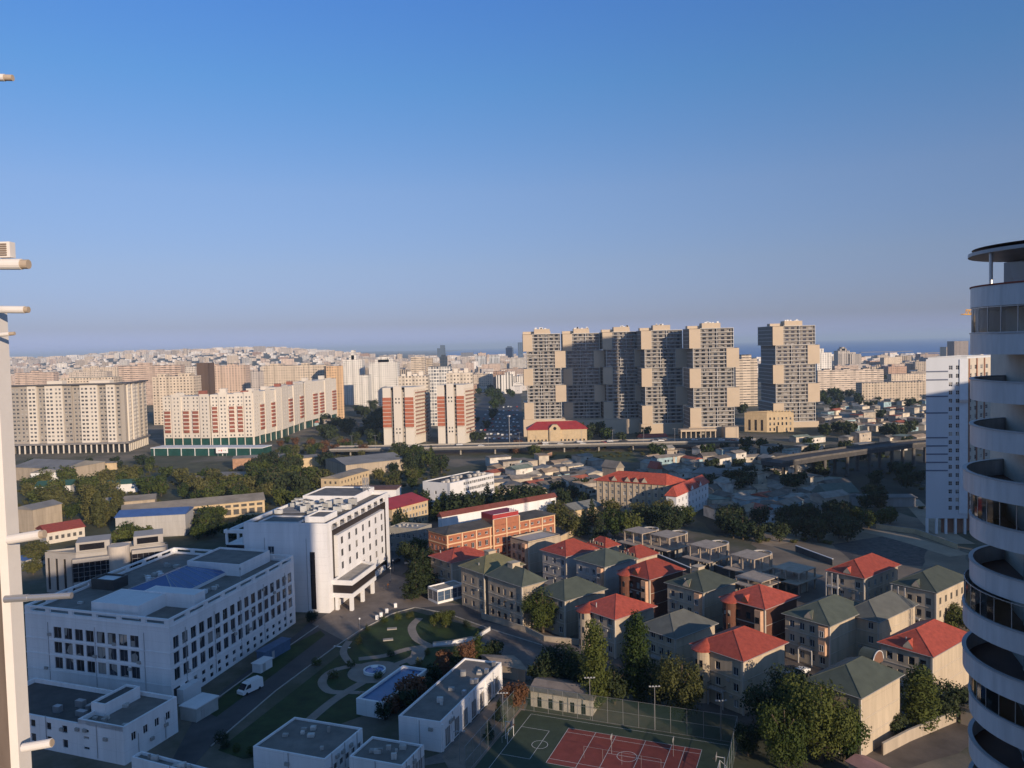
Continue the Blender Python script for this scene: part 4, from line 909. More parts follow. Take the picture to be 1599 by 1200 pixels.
# ------------------------------------------------------------------ sports court
def court():
    A, Bq, C_ = G(888, 1138), G(858, 1186), G(1096, 1172); U = (C_-A).normalized(); Vv = Vector((U.y, -U.x, 0)); ln = (C_-A).length; wd = 13.6
    def at(u, v): return A+U*u+Vv*v
    gr = MB(); q = [at(-11.5, -4.2), at(31, -4.2), at(31, 22), at(-11.5, 22)]; gr.face([(*p[:2], .07) for p in q][::-1]); struct('court_surround', gr, mat('court_green', (.05, .068, .042), var=.2, scale=.4))
    rd = MB().face([(*at(0, 0)[:2], .09), (*at(0, wd)[:2], .09), (*at(ln, wd)[:2], .09), (*at(ln, 0)[:2], .09)]); struct('court_playing_field', rd, mat('court_red', (.22, .055, .042), var=.16, scale=.5))
    ml = MB(); Z = .115
    def line(u0, v0, u1, v1, w=.09):
        a, c = at(u0, v0), at(u1, v1); d = (c-a).normalized(); nn = Vector((-d.y, d.x, 0))*w/2; ml.face([(*(a-nn)[:2], Z), (*(c-nn)[:2], Z), (*(c+nn)[:2], Z), (*(a+nn)[:2], Z)])
    for x in (0, ln): line(x, -.04, x, wd)
    for y in (0, wd, 1.6, wd-1.6): line(.05, y, ln, y)
    for x in (5.5, 9.5, ln/2+2.4, ln-5.5, ln-3): line(x, .05, x, wd-.05)
    line(9.5, wd/2, ln-5.5, wd/2)
    line(-9, -3.2, 30, -3.2); line(-9, -3.2, -9, 20); line(-8.95, 2.4, -3.2, 2.4); line(-3.2, 2.4, -3.2, 13.4); line(-8.95, 13.4, -3.2, 13.4)
    for cx, cy, r_, m_ in ((ln/2+.4, wd/2, 1.8, 0), (-3.2, 7.9, 1.5, 0)):
        for k in range(24):
            a, c = k*math.pi/12, (k+1)*math.pi/12; line(cx+r_*math.cos(a), cy+r_*math.sin(a), cx+r_*math.cos(c), cy+r_*math.sin(c), .1)
    struct('court_marking', ml, PAINT)
    # goal and basket posts
    def goal(u, v, s_, label):
        t = thing('goal', label, 'goal', at(u, v)); g_ = MB(); a, c = at(u, v-1.6), at(u, v+1.6); bk = U*s_*1.1
        for p_ in (a, c): g_.bar(p_, p_+Vector((0, 0, 2.1)), .07); g_.bar(p_+Vector((0, 0, 2.1)), p_-bk+Vector((0, 0, 1.2)), .04); g_.bar(p_-bk+Vector((0, 0, 1.2)), p_-bk, .04)
        g_.bar(a+Vector((0, 0, 2.1)), c+Vector((0, 0, 2.1)), .07); g_.bar(a-bk, c-bk, .04); g_.build('goal_frame', FRAMEW, t)
        h_ = MB(); m_ = (a+c)/2-bk*.9; h_.bar(m_, m_+Vector((0, 0, 3.6)), .08); h_.bar(m_+Vector((0, 0, 3.5)), m_+U*s_*1.4+Vector((0, 0, 3.5)), .06); h_.build('basket_post', FRAMEW, t)
        q_ = m_+U*s_*1.4; w_ = Vector((0, 0, 1)); bb = MB(); n0, n1 = q_-Vv*.9, q_+Vv*.9; e = U*.04
        bb.face([n0+w_*2.9-e, n1+w_*2.9-e, n1+w_*4-e, n0+w_*4-e]); bb.face([n1+w_*2.9+e, n0+w_*2.9+e, n0+w_*4+e, n1+w_*4+e]); bb.build('backboard', mat('backboard', (.26, .26, .27), var=.1), t)
        rg = MB(); cc = q_+U*s_*.35
        for k in range(12): rg.bar(cc+Vector((.23*math.cos(k*.5236), .23*math.sin(k*.5236), 3.05)), cc+Vector((.23*math.cos((k+1)*.5236), .23*math.sin((k+1)*.5236), 3.05)), .02)
        rg.build('hoop', mat('hoop_orange', (.5, .12, .03)), t)
    goal(-9.1, 7.9, 1, 'white goal frame with basketball board at the left end of the court')
    goal(29.6, 8, -1, 'goal frame at the right end of the court')
    for u, v, lb in ((ln/2-2.5, wd/2-.2, 'slim white basketball post standing in the middle of the red court'), (ln-4.5, 4, 'white basketball post near the right end of the red court')):
        t = thing('basketball_post', lb, 'post', at(u, v)); p_ = at(u, v); MB().bar(p_, p_+Vector((0, 0, 3.3)), .05, 0, 6).build('pole', METAL, t); MB().box(p_, (1.2, .06), 2.9, 3.6, math.degrees(math.atan2(Vv.y, Vv.x))).build('backboard', mat('backboard', (0, 0, 0)), t)
    t = thing('volleyball_net', 'low net frame across the red court', 'net', at(7, 9)); nb = MB()
    for u in (6, 9.5, 13, 16.5, 20): p_ = at(u, 9.8); nb.bar(p_, p_+Vector((0, 0, 2.3)), .03)
    nb.bar(at(6, 9.8)+Vector((0, 0, 2.3)), at(20, 9.8)+Vector((0, 0, 2.3)), .025); nb.build('net_frame', METAL, t)
    # tall mesh fence
    fm = bpy.data.materials.new('fence_mesh'); tt, n, l, p = nodes(fm); ge = n.new('ShaderNodeNewGeometry'); sp = n.new('ShaderNodeSeparateXYZ'); l.new(ge.outputs['Position'], sp.inputs[0])
    dg = math_(n, l, 'ADD', sp.outputs[0], sp.outputs[1]); a1 = math_(n, l, 'LESS_THAN', math_(n, l, 'FRACT', math_(n, l, 'MULTIPLY', dg, 9)), .13); a2 = math_(n, l, 'LESS_THAN', math_(n, l, 'FRACT', math_(n, l, 'MULTIPLY', sp.outputs[2], 9)), .13)
    l.new(math_(n, l, 'MAXIMUM', a1, a2), p.inputs['Alpha']); p.inputs['Base Color'].default_value = (.06, .11, .08, 1)
    runs = [((-12, -4.6), (31.5, -4.6), 'rear green mesh fence of the sports court'), ((-12, 22), (-12, -4.6), 'left green mesh fence of the sports court, beside the garage lane'), ((31.5, -4.6), (31.5, 22), 'right green mesh fence of the sports court under bushy trees')]
    for a, c, lb in runs:
        P0, P1 = at(*a), at(*c); t = thing('mesh_fence', lb, 'fence', P0, 'fences around the court'); n_ = int((P1-P0).length/3); H_ = 5.2
        MB().face([P0, P1, P1+Vector((0, 0, H_)), P0+Vector((0, 0, H_))]).build('wire_mesh', fm, t)
        for k in range(n_+1): p_ = P0.lerp(P1, k/n_); MB().bar(p_, p_+Vector((0, 0, H_)), .045, 0, 5).build('post', METAL, t)
        r_ = MB()
        for zz in (.1, 2.6, H_): r_.bar(P0+Vector((0, 0, zz)), P1+Vector((0, 0, zz)), .03)
        r_.build('rail', METAL, t)
    for (u, v), hh, lb in (((3, -4.9), 8.5, 'floodlight mast behind the court in front of the small pavilion'), ((-14.5, 19), 6, 'short floodlight post by the lane at the left corner of the court'), ((-12.6, 3), 6.5, 'floodlight post beside the left court fence'), ((16, -5), 8.5, 'floodlight mast behind the middle of the court'), ((28.5, -5), 7.5, 'floodlight mast behind the right end of the court')):
        p_ = at(u, v); t = thing('floodlight_mast', lb, 'light mast', p_); MB().bar(p_, p_+Vector((0, 0, hh)), .07, 0, 6).build('pole', METAL, t); MB().bar(p_+Vector((-1, 0, hh)), p_+Vector((1, 0, hh)), .05).build('crossbar', METAL, t)
        for k in (-.9, -.3, .3, .9): MB().box(p_+Vector((k, 0, 0)), (.34, .2), hh-.02, hh+.2).build('lamp_head', mat('lamp_grey', (.33, .34, .35)), t)
    q = corners((925, 1096), 3.6, 0, 826, 932, 0, 168); L, N, R, K = q
court()
def changing():
    N = G(925, 1119); L = G(829, 1103); d = (L-N).normalized(); bk = Vector((d.y, -d.x, 0))*-1; bk = bk if bk.y > 0 else -bk; q = [L, N, N+bk*7, L+bk*7]
    slant('changing_pavilion', 'small cream pavilion with low grey roof and doors behind the court', q, 3.3, 1.0, YEL if False else mat('cream_render', (.55, .50, .43), var=.08), mat('pavilion_roof', (.22, .185, .16), var=.2), (5, 1.0), [(.05, 2.2)], 'door')
changing()
# ------------------------------------------------------------------ round balcony tower on the right
def round_tower():
    cx, cy, R_ = 32.95, 45.2, 5.75; t = thing('balcony_tower', 'tall residential tower with stacked round white balconies at the right edge', 'apartment tower', (cx, cy, 0))
    band = mat('balcony_panel', (.54, .545, .57), rough=.35, var=.13, scale=1.6, streak=True); conc = mat('tower_render', (.58, .51, .43), var=.1); dk = mat('balcony_floor', (.16, .10, .08), rough=.7)
    def arc(a0, a1, n_): return [math.radians(a0+(a1-a0)*k/n_) for k in range(n_+1)]
    A = arc(95, 330, 44)
    def pt(a, r, z): return (cx+r*math.cos(a), cy+r*math.sin(a), z)
    # heights of each parapet band's top, read down the tower
    tops = [CH-1.45+4.55-.0]
    ys = [441, 518, 607, 686, 765, 853, 937, 1003, 1089]
    zt = [D(1540, y, 42.0)[2] for y in ys]
    step = (zt[0]-zt[-1])/8.2
    zt = [zt[0]-i*step for i in range(18)]
    core = MB(); ic = 2.9
    # dwelling wall behind the balconies
    qq = [pt(math.radians(150), ic, 0)[:2], pt(math.radians(205), ic+.9, 0)[:2], pt(math.radians(250), ic, 0)[:2], (cx+9, cy-1.2), (cx+16, cy+4), (cx+12, cy+14), (cx, cy+9)]
    core.prism(qq, 0, zt[0]+.1); core.build('dwelling_wall', conc, t)
    q2 = [(cx-1.2, cy+1.5), (cx-.2, cy-2.4), (cx+2.6, cy-3.2), (cx+9, cy-1), (cx+9, cy+6), (cx-1, cy+6)]; MB().prism(q2, zt[0]+.1, zt[0]+1.83).build('penthouse_glazing', BGL, t); mu = MB()
    for (x0, y0), (x1, y1) in zip(q2[:3], q2[1:4]):
        for k in range(4): f = k/3; mu.bar((x0+(x1-x0)*f, y0+(y1-y0)*f, zt[0]), (x0+(x1-x0)*f, y0+(y1-y0)*f, zt[0]+1.8), .06)
    mu.build('mullion', METAL, t)
    for i, z in enumerate(zt):
        hb = 1.16; b = MB(); z0 = z-hb; Ri = R_-.14; RO_ = R_+(.35 if i in (7, 8, 4) else 0); Ri = RO_-.14
        for a, c in zip(A, A[1:]):
            b.face([pt(a, RO_, z0), pt(c, RO_, z0), pt(c, RO_, z), pt(a, RO_, z)]); b.face([pt(c, Ri, z0), pt(a, Ri, z0), pt(a, Ri, z), pt(c, Ri, z)]); b.face([pt(a, RO_, z), pt(c, RO_, z), pt(c, Ri, z), pt(a, Ri, z)])
        b.build('parapet_band', band, t)
        s = MB(); s.face([pt(a, RO_-.02, z0+.02) for a in reversed(A)]); s.face([pt(a, RO_-.03, z0+.2) for a in A]); s.build('balcony_slab', dk, t)
        cp = MB()
        for a, c in zip(A, A[1:]):
            cp.face([pt(a, RO_+.05, z+.01), pt(c, RO_+.05, z+.01), pt(c, RO_+.05, z+.09), pt(a, RO_+.05, z+.09)]); cp.face([pt(a, RO_+.05, z+.09), pt(c, RO_+.05, z+.09), pt(c, Ri-.05, z+.09), pt(a, Ri-.05, z+.09)]); cp.face([pt(c, Ri-.05, z+.01), pt(a, Ri-.05, z+.01), pt(a, Ri-.05, z+.09), pt(c, Ri-.05, z+.09)])
        cp.build('coping', mat('coping_red', (.26, .07, .05)) if i == 0 else mat('coping_grey', (.4, .4, .42), rough=.4), t)
        # some balconies are glazed in
        if i in (1, 5, 7, 9):
            zg0, zg1 = z+.09, z+step-hb; gl = MB(); mu = MB()
            rg = RO_-.08
            for k, (a, c) in enumerate(zip(A, A[1:])):
                gl.face([pt(a, rg, zg0), pt(c, rg, zg0), pt(c, rg, zg1), pt(a, rg, zg1)])
                if k % 2 == 0: mu.bar(pt(a, rg, zg0), pt(a, rg, zg1), .028)
            for zz in (zg0, zg1-.05): 
                for a, c in zip(A, A[1:]): mu.bar(pt(a, rg, zz), pt(c, rg, zz), .03)
            gm_ = MAT.get('balcony_glass')
            if gm_ is None:
                gm_ = bpy.data.materials.new('balcony_glass'); tt, n, l, p = nodes(gm_); tr = n.new('ShaderNodeBsdfTransparent'); gs = n.new('ShaderNodeBsdfGlossy'); gs.inputs['Roughness'].default_value = .04; fr = n.new('ShaderNodeFresnel'); fr.inputs[0].default_value = 1.6
                ms = n.new('ShaderNodeMixShader'); tr.inputs[0].default_value = (.70, .77, .80, 1); l.new(fr.outputs[0], ms.inputs[0]); l.new(tr.outputs[0], ms.inputs[1]); l.new(gs.outputs[0], ms.inputs[2]); l.new(ms.outputs[0], n['Material Output'].inputs[0]); MAT['balcony_glass'] = gm_
            gl.build('glazing', gm_, t); mu.build('mullion', METAL, t)
        # doors and windows on the dwelling wall
        zf = z-hb+.22
        for (p0, p1), f0, w_ in (((qq[0], qq[1]), .12, 1.5), ((qq[1], qq[2]), .1, 2.1), ((qq[1], qq[2]), .62, 1.2), ((qq[2], qq[3]), .2, 1.6)):
            d = (Vector(p1)-Vector(p0)).normalized(); o = Vector(p0)+(Vector(p1)-Vector(p0))*f0+Vector((d.y, -d.x))*.09
            x = bpy.data.objects.new('window', winmesh(w_, 2.2, 'bcurtain' if i % 3 == 0 else 'win')[0]); COL.objects.link(x); x.parent = t; x.location = (o.x-cx, o.y-cy, zf); x.rotation_euler = (0, 0, math.atan2(d.y, d.x))
    # roof disc on posts, with a red tiled rim
    zr = zt[0]+1.85; r = MB(); B2 = arc(60, 350, 44)
    r.face([pt(a, 5.9, zr) for a in reversed(B2)]); r.face([pt(a, 5.7, zr+.42) for a in B2])
    for a, c in zip(B2, B2[1:]): r.face([pt(a, 5.9, zr), pt(c, 5.9, zr), pt(c, 5.9, zr+.2), pt(a, 5.9, zr+.2)]); 
    r.build('roof_disc', mat('coping_grey', (0, 0, 0)), t); r = MB()
    for a, c in zip(B2, B2[1:]): r.face([pt(a, 5.9, zr+.2), pt(c, 5.9, zr+.2), (cx+.01, cy, zr+.9)])
    r.build('roof_cover', mat('roof_cover', (.22, .10, .08), var=.2), t)
    for a in (182, 214, 246): p_ = pt(math.radians(a), 5.6, 0); MB().bar((p_[0], p_[1], zt[0]), (p_[0], p_[1], zr), .1, 0, 8).build('post', METAL, t)
    # air conditioners and pot plants on the glazed balconies
    for i, a, zz in ((1, 205, .9), (1, 222, 1.3)):
        x, y, _ = pt(math.radians(a), 4.6, 0); MB().box((x, y), (.85, .4), zt[i]-1.0+zz, zt[i]-.3+zz, a+90).build('air_conditioner', WHITE2, t)
    # the remaining storeys down to the ground and the body behind
    MB().cyl((cx, cy), 3.2, 0, zt[-1]-1, 24).build('column_core', conc, t)
round_tower()
# unseen slabs and towers beside and behind the viewpoint, added to cast shade
def caster_tower(label, x0, x1, y0, y1, h, ang=0, name='shade_caster', col=(.5, .47, .42)):
    c = Vector(((x0+x1)/2, (y0+y1)/2, 0)); t = thing(name, label, 'apartment tower', c); ob = MB().box(c, (x1-x0, y1-y0), 0, h, ang).build('wall', facade_mat('tower_facade', 3.3, 3.1), t); ob.color = (*col, 1)
    MB().box(c, ((x1-x0)*.4, (y1-y0)*.5), h, h+3, ang).build('roof_house', WHITE2, t)
def sunside(label, q0, q1, a0, dep, h):
    # placed square to the sun: q across the light, a towards it
    u, v = Vector((.839, .545, 0)), Vector((.545, -.839, 0)); c = u*(q0+q1)/2+v*(a0+dep/2); caster_tower(label, c.x-(q1-q0)/2, c.x+(q1-q0)/2, c.y-dep/2, c.y+dep/2, h, 33)
sunside('unseen slab behind the viewpoint, left part, shaped to shade the campus', 1.2, 44, 4, 14, 79)
sunside('tallest part of the residential slab behind the viewpoint', 42.5, 61.5, 19, 16, 88)
sunside('long residential slab behind the viewpoint, right part', 60, 73, 4, 14, 85)
sunside('invented very tall tower beyond the right edge, shading the stepped towers', 398, 437, -150, 22, 171)  # invented buildings beyond the right edge, placed to throw the shadows
sunside('invented low slab beyond the right edge, shading the college wing', 246, 282, 0, 14, 75)
sunside('residential tower beyond the right edge, between two lower slabs', 283.5, 336, 0, 16, 94)
sunside('long residential slab beyond the right edge of the view', 337, 456, 0, 14, 70)
sunside('low end of the residential slab behind the viewpoint', 73.5, 79, 4, 14, 50)
# ------------------------------------------------------------------ own building's corner at the left edge
def own_corner():
    t = thing('tower_corner', 'sunlit white corner of the neighbouring facade at the left edge', 'building corner', (-5.6, 8.6, 0)); X = -5.44
    D0 = 9.0
    fin = mat('fin_paint', (.72, .68, .64), rough=.5, var=.05, scale=2)
    x50 = D(50, 1200, D0+.25)[0]; zt = D(3, 478, D0)[2]
    MB().prism([(x50-.10, D0+.02), (x50, D0+.02), (x50, D0+.25), (x50-.10, D0+.25)], 50, zt).build('corner_fin', fin, t)
    MB().prism([(x50-1.6, D0-.2), (x50-.12, D0+.06), (x50-.12, D0+.2), (x50-1.6, D0+.2)], 50, zt-.3).build('wall', mat('rear_wall', (.13, .105, .095), var=.35, scale=2.5, streak=True), t)
    for k, (dx, w_) in enumerate(((.16, .035), (.235, .03), (.31, .05))):
        MB().prism([(x50-dx-w_, D0-.2), (x50-dx, D0-.2), (x50-dx, D0-.1), (x50-dx-w_, D0-.1)], 50, zt-(.9+k*1.2)).build('blind_rail', fin if k != 1 else mat('bead', (.55, .48, .42), var=.2, scale=6), t)
    def tube(y, x1, r, cap, m=fin, lb='sun-bleached white tube', x0=-60, tilt=0, d=D0-.05, name='awning_tube'):
        a, c = D(x0, y+tilt, d), D(x1, y, d); tt = thing(name, lb, 'tube', a); ca = a.lerp(c, 1-cap/(c-a).length)
        MB().bar(a, ca, r, 0, 14).build('tube', m, tt); MB().bar(ca-(c-a).normalized()*.02, c, r*.86, 0, 14).build('end_cap', mat('cap_beige', (.42, .34, .26), var=.2) if m is fin else METAL, tt)
        return tt
    tube(122, 20, .04, .09, lb='short white tube end against the blue sky, topmost at the left edge', tilt=-2)
    tube(413, 45, .062, .08, lb='thick white tube under the small air conditioner at the left edge')
    tube(484, 45, .042, .045, lb='plain white tube just below the one with the air conditioner', tilt=-1)
    tube(521, 23, .024, .06, lb='thin white tube with black tip at the left edge', tilt=7)
    tube(834, 70, .055, .05, lb='white tube crossing the corner fin, pointing at the red-roofed shed', x0=14, tilt=9)
    tube(930, 112, .042, .5, METAL, lb='shiny steel pipe sticking out towards the courtyard block', x0=8, tilt=6)
    tube(1160, 82, .05, .01, lb='lowest white tube, over the annex windows at the left edge', x0=36, tilt=8)
    c = D(10, 403, D0-.05); ac = thing('air_conditioner', 'small louvred air conditioner on the thick tube at the left edge', 'air conditioner', (c.x, c.y, c.z))
    MB().box(c, (.15, .1), c.z, c.z+.175).build('casing', fin, ac); lv = MB()
    for k in range(6): lv.box((c.x-.005, c.y-.055), (.09, .02), c.z+.02+k*.024, c.z+.034+k*.024)
    lv.build('louvre', mat('louvre', (.25, .19, .15)), ac)
own_corner()

# ------------------------------------------------------------------ white shaded tower on the right
def blue_tower():
    h = 66.4; q = corners((1511, 560), h, 15, 1446, 1562, 0, 172); L, N, R, K = q; R = N+V2(35)*26; K = L+(R-N); b = B('shaded_tower', 'tall bluish white tower with dark string bands, half hidden by the round balconies', 'apartment tower', N, mats=(mat('tower_pale', (.52, .55, .60), var=.05, scale=.3, streak=True), mat('tower_cream', (.50, .45, .38), var=.08))); L_ = (N-L).length
    c1 = [(L_*.55, L_*.55+1.3), (L_*.72, L_*.72+1.3)]; rows = [(9.2+k*3.12, 10.8+k*3.12) for k in range(18)]
    b.face(L, N, 6, h, c1, rows, style='cross'); b.face(N, R, 6, h, even(6, 26, 1.9, 1.2, 1.2), rows, mi=1, style='cross'); b.face(R, K, 6, h, even(3, L_, 1.5), rows); b.face(K, L, 6, h); b.flat([L, N, R, K], h-.02, .8, .3, roof=ROOFG)
    U = (N-L).normalized(); O = Vector((U.y, -U.x, 0)); s = MB()
    for k in (17, 16, 14, 12, 9, 8, 7, 6, 5): z = 8.4+k*3.12; p0, p1 = L+O*.1, L+U*L_*.53+O*.1; s.prism([p0[:2], p1[:2], (p1-O*.1)[:2], (p0-O*.1)[:2]], z, z+.5, bottom=True)
    b.part('string_band', s, mat('band_blue', (.12, .14, .2), var=.1))
    p0, p1 = L+U*L_*.80+O*.35, L+U*L_+O*.35; b.part('stair_shaft', MB().prism([p0[:2], p1[:2], (p1-O*.35)[:2], (p0-O*.35)[:2]], 8, h-.3, bottom=True), mat('tower_shaft', (.60, .63, .68), var=.05))
    Vv = (R-N).normalized(); O2 = Vector((Vv.y, -Vv.x, 0)); s = MB()
    for k in range(5): s.box(N+Vv*(1+k*6)+O2*.14, (.7, .28), 6, h-.1, 35)
    b.part('pilaster', s, mat('pilaster_red', (.30, .15, .10), var=.15))
    for k in range(5): b.part('column', MB().box(L+U*(.6+k*(L_-1.2)/4)-O*.5, (.8, .8), 0, 6, -8), WHITE2)
    for k in range(1, 5): b.part('column', MB().box(N+Vv*(k*6)-O2*.6, (.8, .8), 0, 6, 35), WHITE2)
    b.part('ground_storey', MB().prism(inset([L, N, R, K], 2.5), 0, 5.9), mat('brick_infill', (.30, .15, .10), var=.2))
    x = N-U*L_*.12+O*.9; g = MB().box(x, (3, .7), 50.0, 51.0, -8); b.part('gondola', g, METAL)
    b.finish()
blue_tower()
def crane():
    c = D(1574, 500, 170); t = thing('tower_crane', 'yellow tower crane whose jib tip shows left of the balcony tower', 'crane', (c.x, c.y, 0)); Y = mat('crane_yellow', (.62, .33, .05), var=.1)
    m_ = MB()
    for dx, dy in ((-.6, -.6), (.6, -.6), (.6, .6), (-.6, .6)): m_.bar((c.x+dx, c.y+dy, 0), (c.x+dx, c.y+dy, c.z+3), .12)
    for k in range(38): z = k*2; m_.bar((c.x-.6, c.y-.6, z), (c.x+.6, c.y-.6, z+2), .07); m_.bar((c.x-.6, c.y+.6, z), (c.x-.6, c.y-.6, z+2), .07)
    m_.build('mast', Y, t); j = MB(); e = D(1502, 491, 170); z = c.z
    for o in (-.35, .35): j.bar((e.x, c.y+o, e.z), (c.x+9, c.y+o, z+.3), .13)
    j.bar((e.x+1, c.y, e.z+.9), (c.x+9, c.y, z+1.6), .13)
    for k in range(17): x = e.x+.6+k*.6; zz = e.z+(z-e.z)*k/17; j.bar((x, c.y-.35, zz), (x+.3, c.y, zz+1), .07); j.bar((x+.3, c.y, zz+1), (x+.6, c.y-.35, zz), .07)
    j.build('jib', Y, t); MB().box((c.x-.9, c.y), (1, 1.2), z-1.8, z-.3).build('cab', mat('cab', (.1, .09, .08)), t)
crane()
# ------------------------------------------------------------------ six stepped towers
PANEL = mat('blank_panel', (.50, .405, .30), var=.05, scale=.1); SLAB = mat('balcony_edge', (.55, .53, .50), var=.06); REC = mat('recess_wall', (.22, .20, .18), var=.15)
def stepped(label, xl, xr, d, yt, yb, ang=0, depth=22, shift=3.0, pw=.25, lean=0):
    A, Bx = D(xl, 600, d), D(xr, 600, d); Wd = Bx.x-A.x; zt = D((xl+xr)/2, yt, d).z; zb = D((xl+xr)/2, yb, d).z; nb = 5; bh = (zt-zb)/nb; U, Vv = V2(ang), V2(ang+90)
    o = Vector((A.x, d, 0)); b = B('stepped_tower', label, 'apartment tower', o, mats=(REC, SLAB), group='stepped beige towers', cap=100); fl = bh/5
    for k in range(nb):
        z0 = zb+k*bh; left = (nb-1-k) % 2 == 0; sh = 0 if left else shift; p0 = o+U*sh; p1 = p0+U*Wd; q0 = p0+Vv*depth; q1 = p1+Vv*depth; pwm = Wd*pw
        s0, s1 = (pwm, Wd) if left else (0, Wd-pwm); a, c = p0+U*s0, p0+U*s1; n_ = 5
        rows = [(z0+j*fl+.55, z0+j*fl+2.2) for j in range(5)]
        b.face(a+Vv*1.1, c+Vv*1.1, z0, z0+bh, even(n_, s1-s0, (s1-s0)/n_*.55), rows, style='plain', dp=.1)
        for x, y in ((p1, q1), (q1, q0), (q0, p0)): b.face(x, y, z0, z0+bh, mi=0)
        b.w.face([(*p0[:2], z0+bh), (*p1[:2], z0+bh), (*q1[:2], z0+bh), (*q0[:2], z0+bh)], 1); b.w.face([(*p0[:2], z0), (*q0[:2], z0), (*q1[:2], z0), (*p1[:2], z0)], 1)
        e = MB()
        for j in range(6):
            z = z0+j*fl*.985; e.prism([(a+Vv*1.1)[:2], (a-Vv*.25)[:2], (c-Vv*.25)[:2], (c+Vv*1.1)[:2]], z, z+.42, bottom=True)
            e.prism([(p0+Vv*1.2-U*.3)[:2], (p0+Vv*1.2)[:2], (q0)[:2], (q0-U*.3)[:2]], z, z+.4, bottom=True)
        for f in (0, .5, 1): m_ = a.lerp(c, f); e.box(m_+Vv*.4, (.35, 1.1), z0, z0+bh-.05, ang)
        b.part('balcony_edges', e, SLAB)
        r0, r1 = (p0, a) if left else (c, p1+U*1.2)
        b.part('blank_panel', MB().prism([(r0-Vv*.45)[:2], (r1-Vv*.45)[:2], (r1+Vv*1.6)[:2], (r0+Vv*1.6)[:2]], z0+.1, z0+bh-.25, bottom=True), PANEL)
        if k == nb-1:
            c0 = p0+U*Wd*.28; b.part('roof_house', MB().box(c0+U*Wd*.24+Vv*7, (Wd*.42, 9), z0+bh, z0+bh+4.2, ang), PANEL); b.part('roof_house', MB().box(c0+U*Wd*.1+Vv*10, (Wd*.75, 7), z0+bh, z0+bh+2.3, ang), PANEL)
            rn = random.Random(int(xl)); m_ = MB()
            for i in range(6): m_.box(c0+U*Wd*rn.uniform(.05, .42)+Vv*6, (1.6, 1.4), z0+bh+4.2, z0+bh+4.2+rn.uniform(.5, 1.4), ang)
            b.part('roof_machines', m_, WHITE2)
    b.part('base', MB().prism([(o-U*1)[:2], (o+U*(Wd+3))[:2], (o+U*(Wd+3)+Vv*depth)[:2], (o-U*1+Vv*depth)[:2]], 0, zb-.02), PANEL); return b.finish()
stepped('leftmost stepped beige tower, fully sunlit, beside the sea gap', 818, 876, 650, 522, 655, 0)
stepped('second stepped tower from the left, mostly in shade below its sunlit top', 880, 937, 672, 521, 655, 0)
stepped('third stepped tower from the left, shaded almost to the roof', 942, 1001, 664, 518.5, 654, 0)
stepped('fourth stepped tower from the left, with sunlit left edge and shaded front', 1002, 1066, 642, 516, 662, 0)
stepped('fifth stepped tower from the left, sunlit, last of the attached row', 1077, 1146, 617, 513, 667, 0)
stepped('sixth stepped beige tower standing alone right of the row', 1207, 1274, 669, 509, 659, 2, depth=36, shift=2.6)
def boxb(name, label, xl, xr, d, yt, dep, m, ang=0, zb=0, cat='building', group=None, roof=ROOFG):
    A, Bx = D(xl, 600, d), D(xr, 600, d); z = D((xl+xr)/2, yt, d).z; U, Vv = V2(ang), V2(ang+90); q = [A, A+U*(Bx.x-A.x), A+U*(Bx.x-A.x)+Vv*dep, A+Vv*dep]
    ob = MB().prism([p[:2] for p in q], zb, z, 0, 1).build(name, [m, roof]); tag(ob, label, cat, group); return ob
boxb('podium', 'long low beige podium under the stepped towers', 878, 1075, 655, 655, 30, PANEL, roof=PANEL, cat='podium')
def terrace():
    d = 606; A = D(1062, 600, d); t = thing('entrance_terrace', 'beige glazed entrance terrace at the foot of the fifth stepped tower', 'terrace', (A.x, d, 0)); Bx = D(1118, 600, d); z = D(1090, 671, d).z
    MB().prism([A[:2], Bx[:2], (Bx.x, d+9), (A.x, d+9)], z-1.6, z, bottom=True).build('canopy', PANEL, t)
    for k in range(8): MB().box((A.x+.6+k*(Bx.x-A.x-1.2)/7, d+1), (.7, .7), 0, z-1.6).build('column', PANEL, t)
    MB().prism([(A.x, d+5), (Bx.x, d+5), (Bx.x, d+9.1), (A.x, d+9.1)], 0, z-1.6).build('glazing', DGL, t)
    C_ = D(1151, 600, d); MB().prism([(Bx.x+6, d-3), (C_.x, d-3), (C_.x, d+8), (Bx.x+6, d+8)], 0, D(1130, 667, d).z).build('wall', PANEL, t)
terrace()
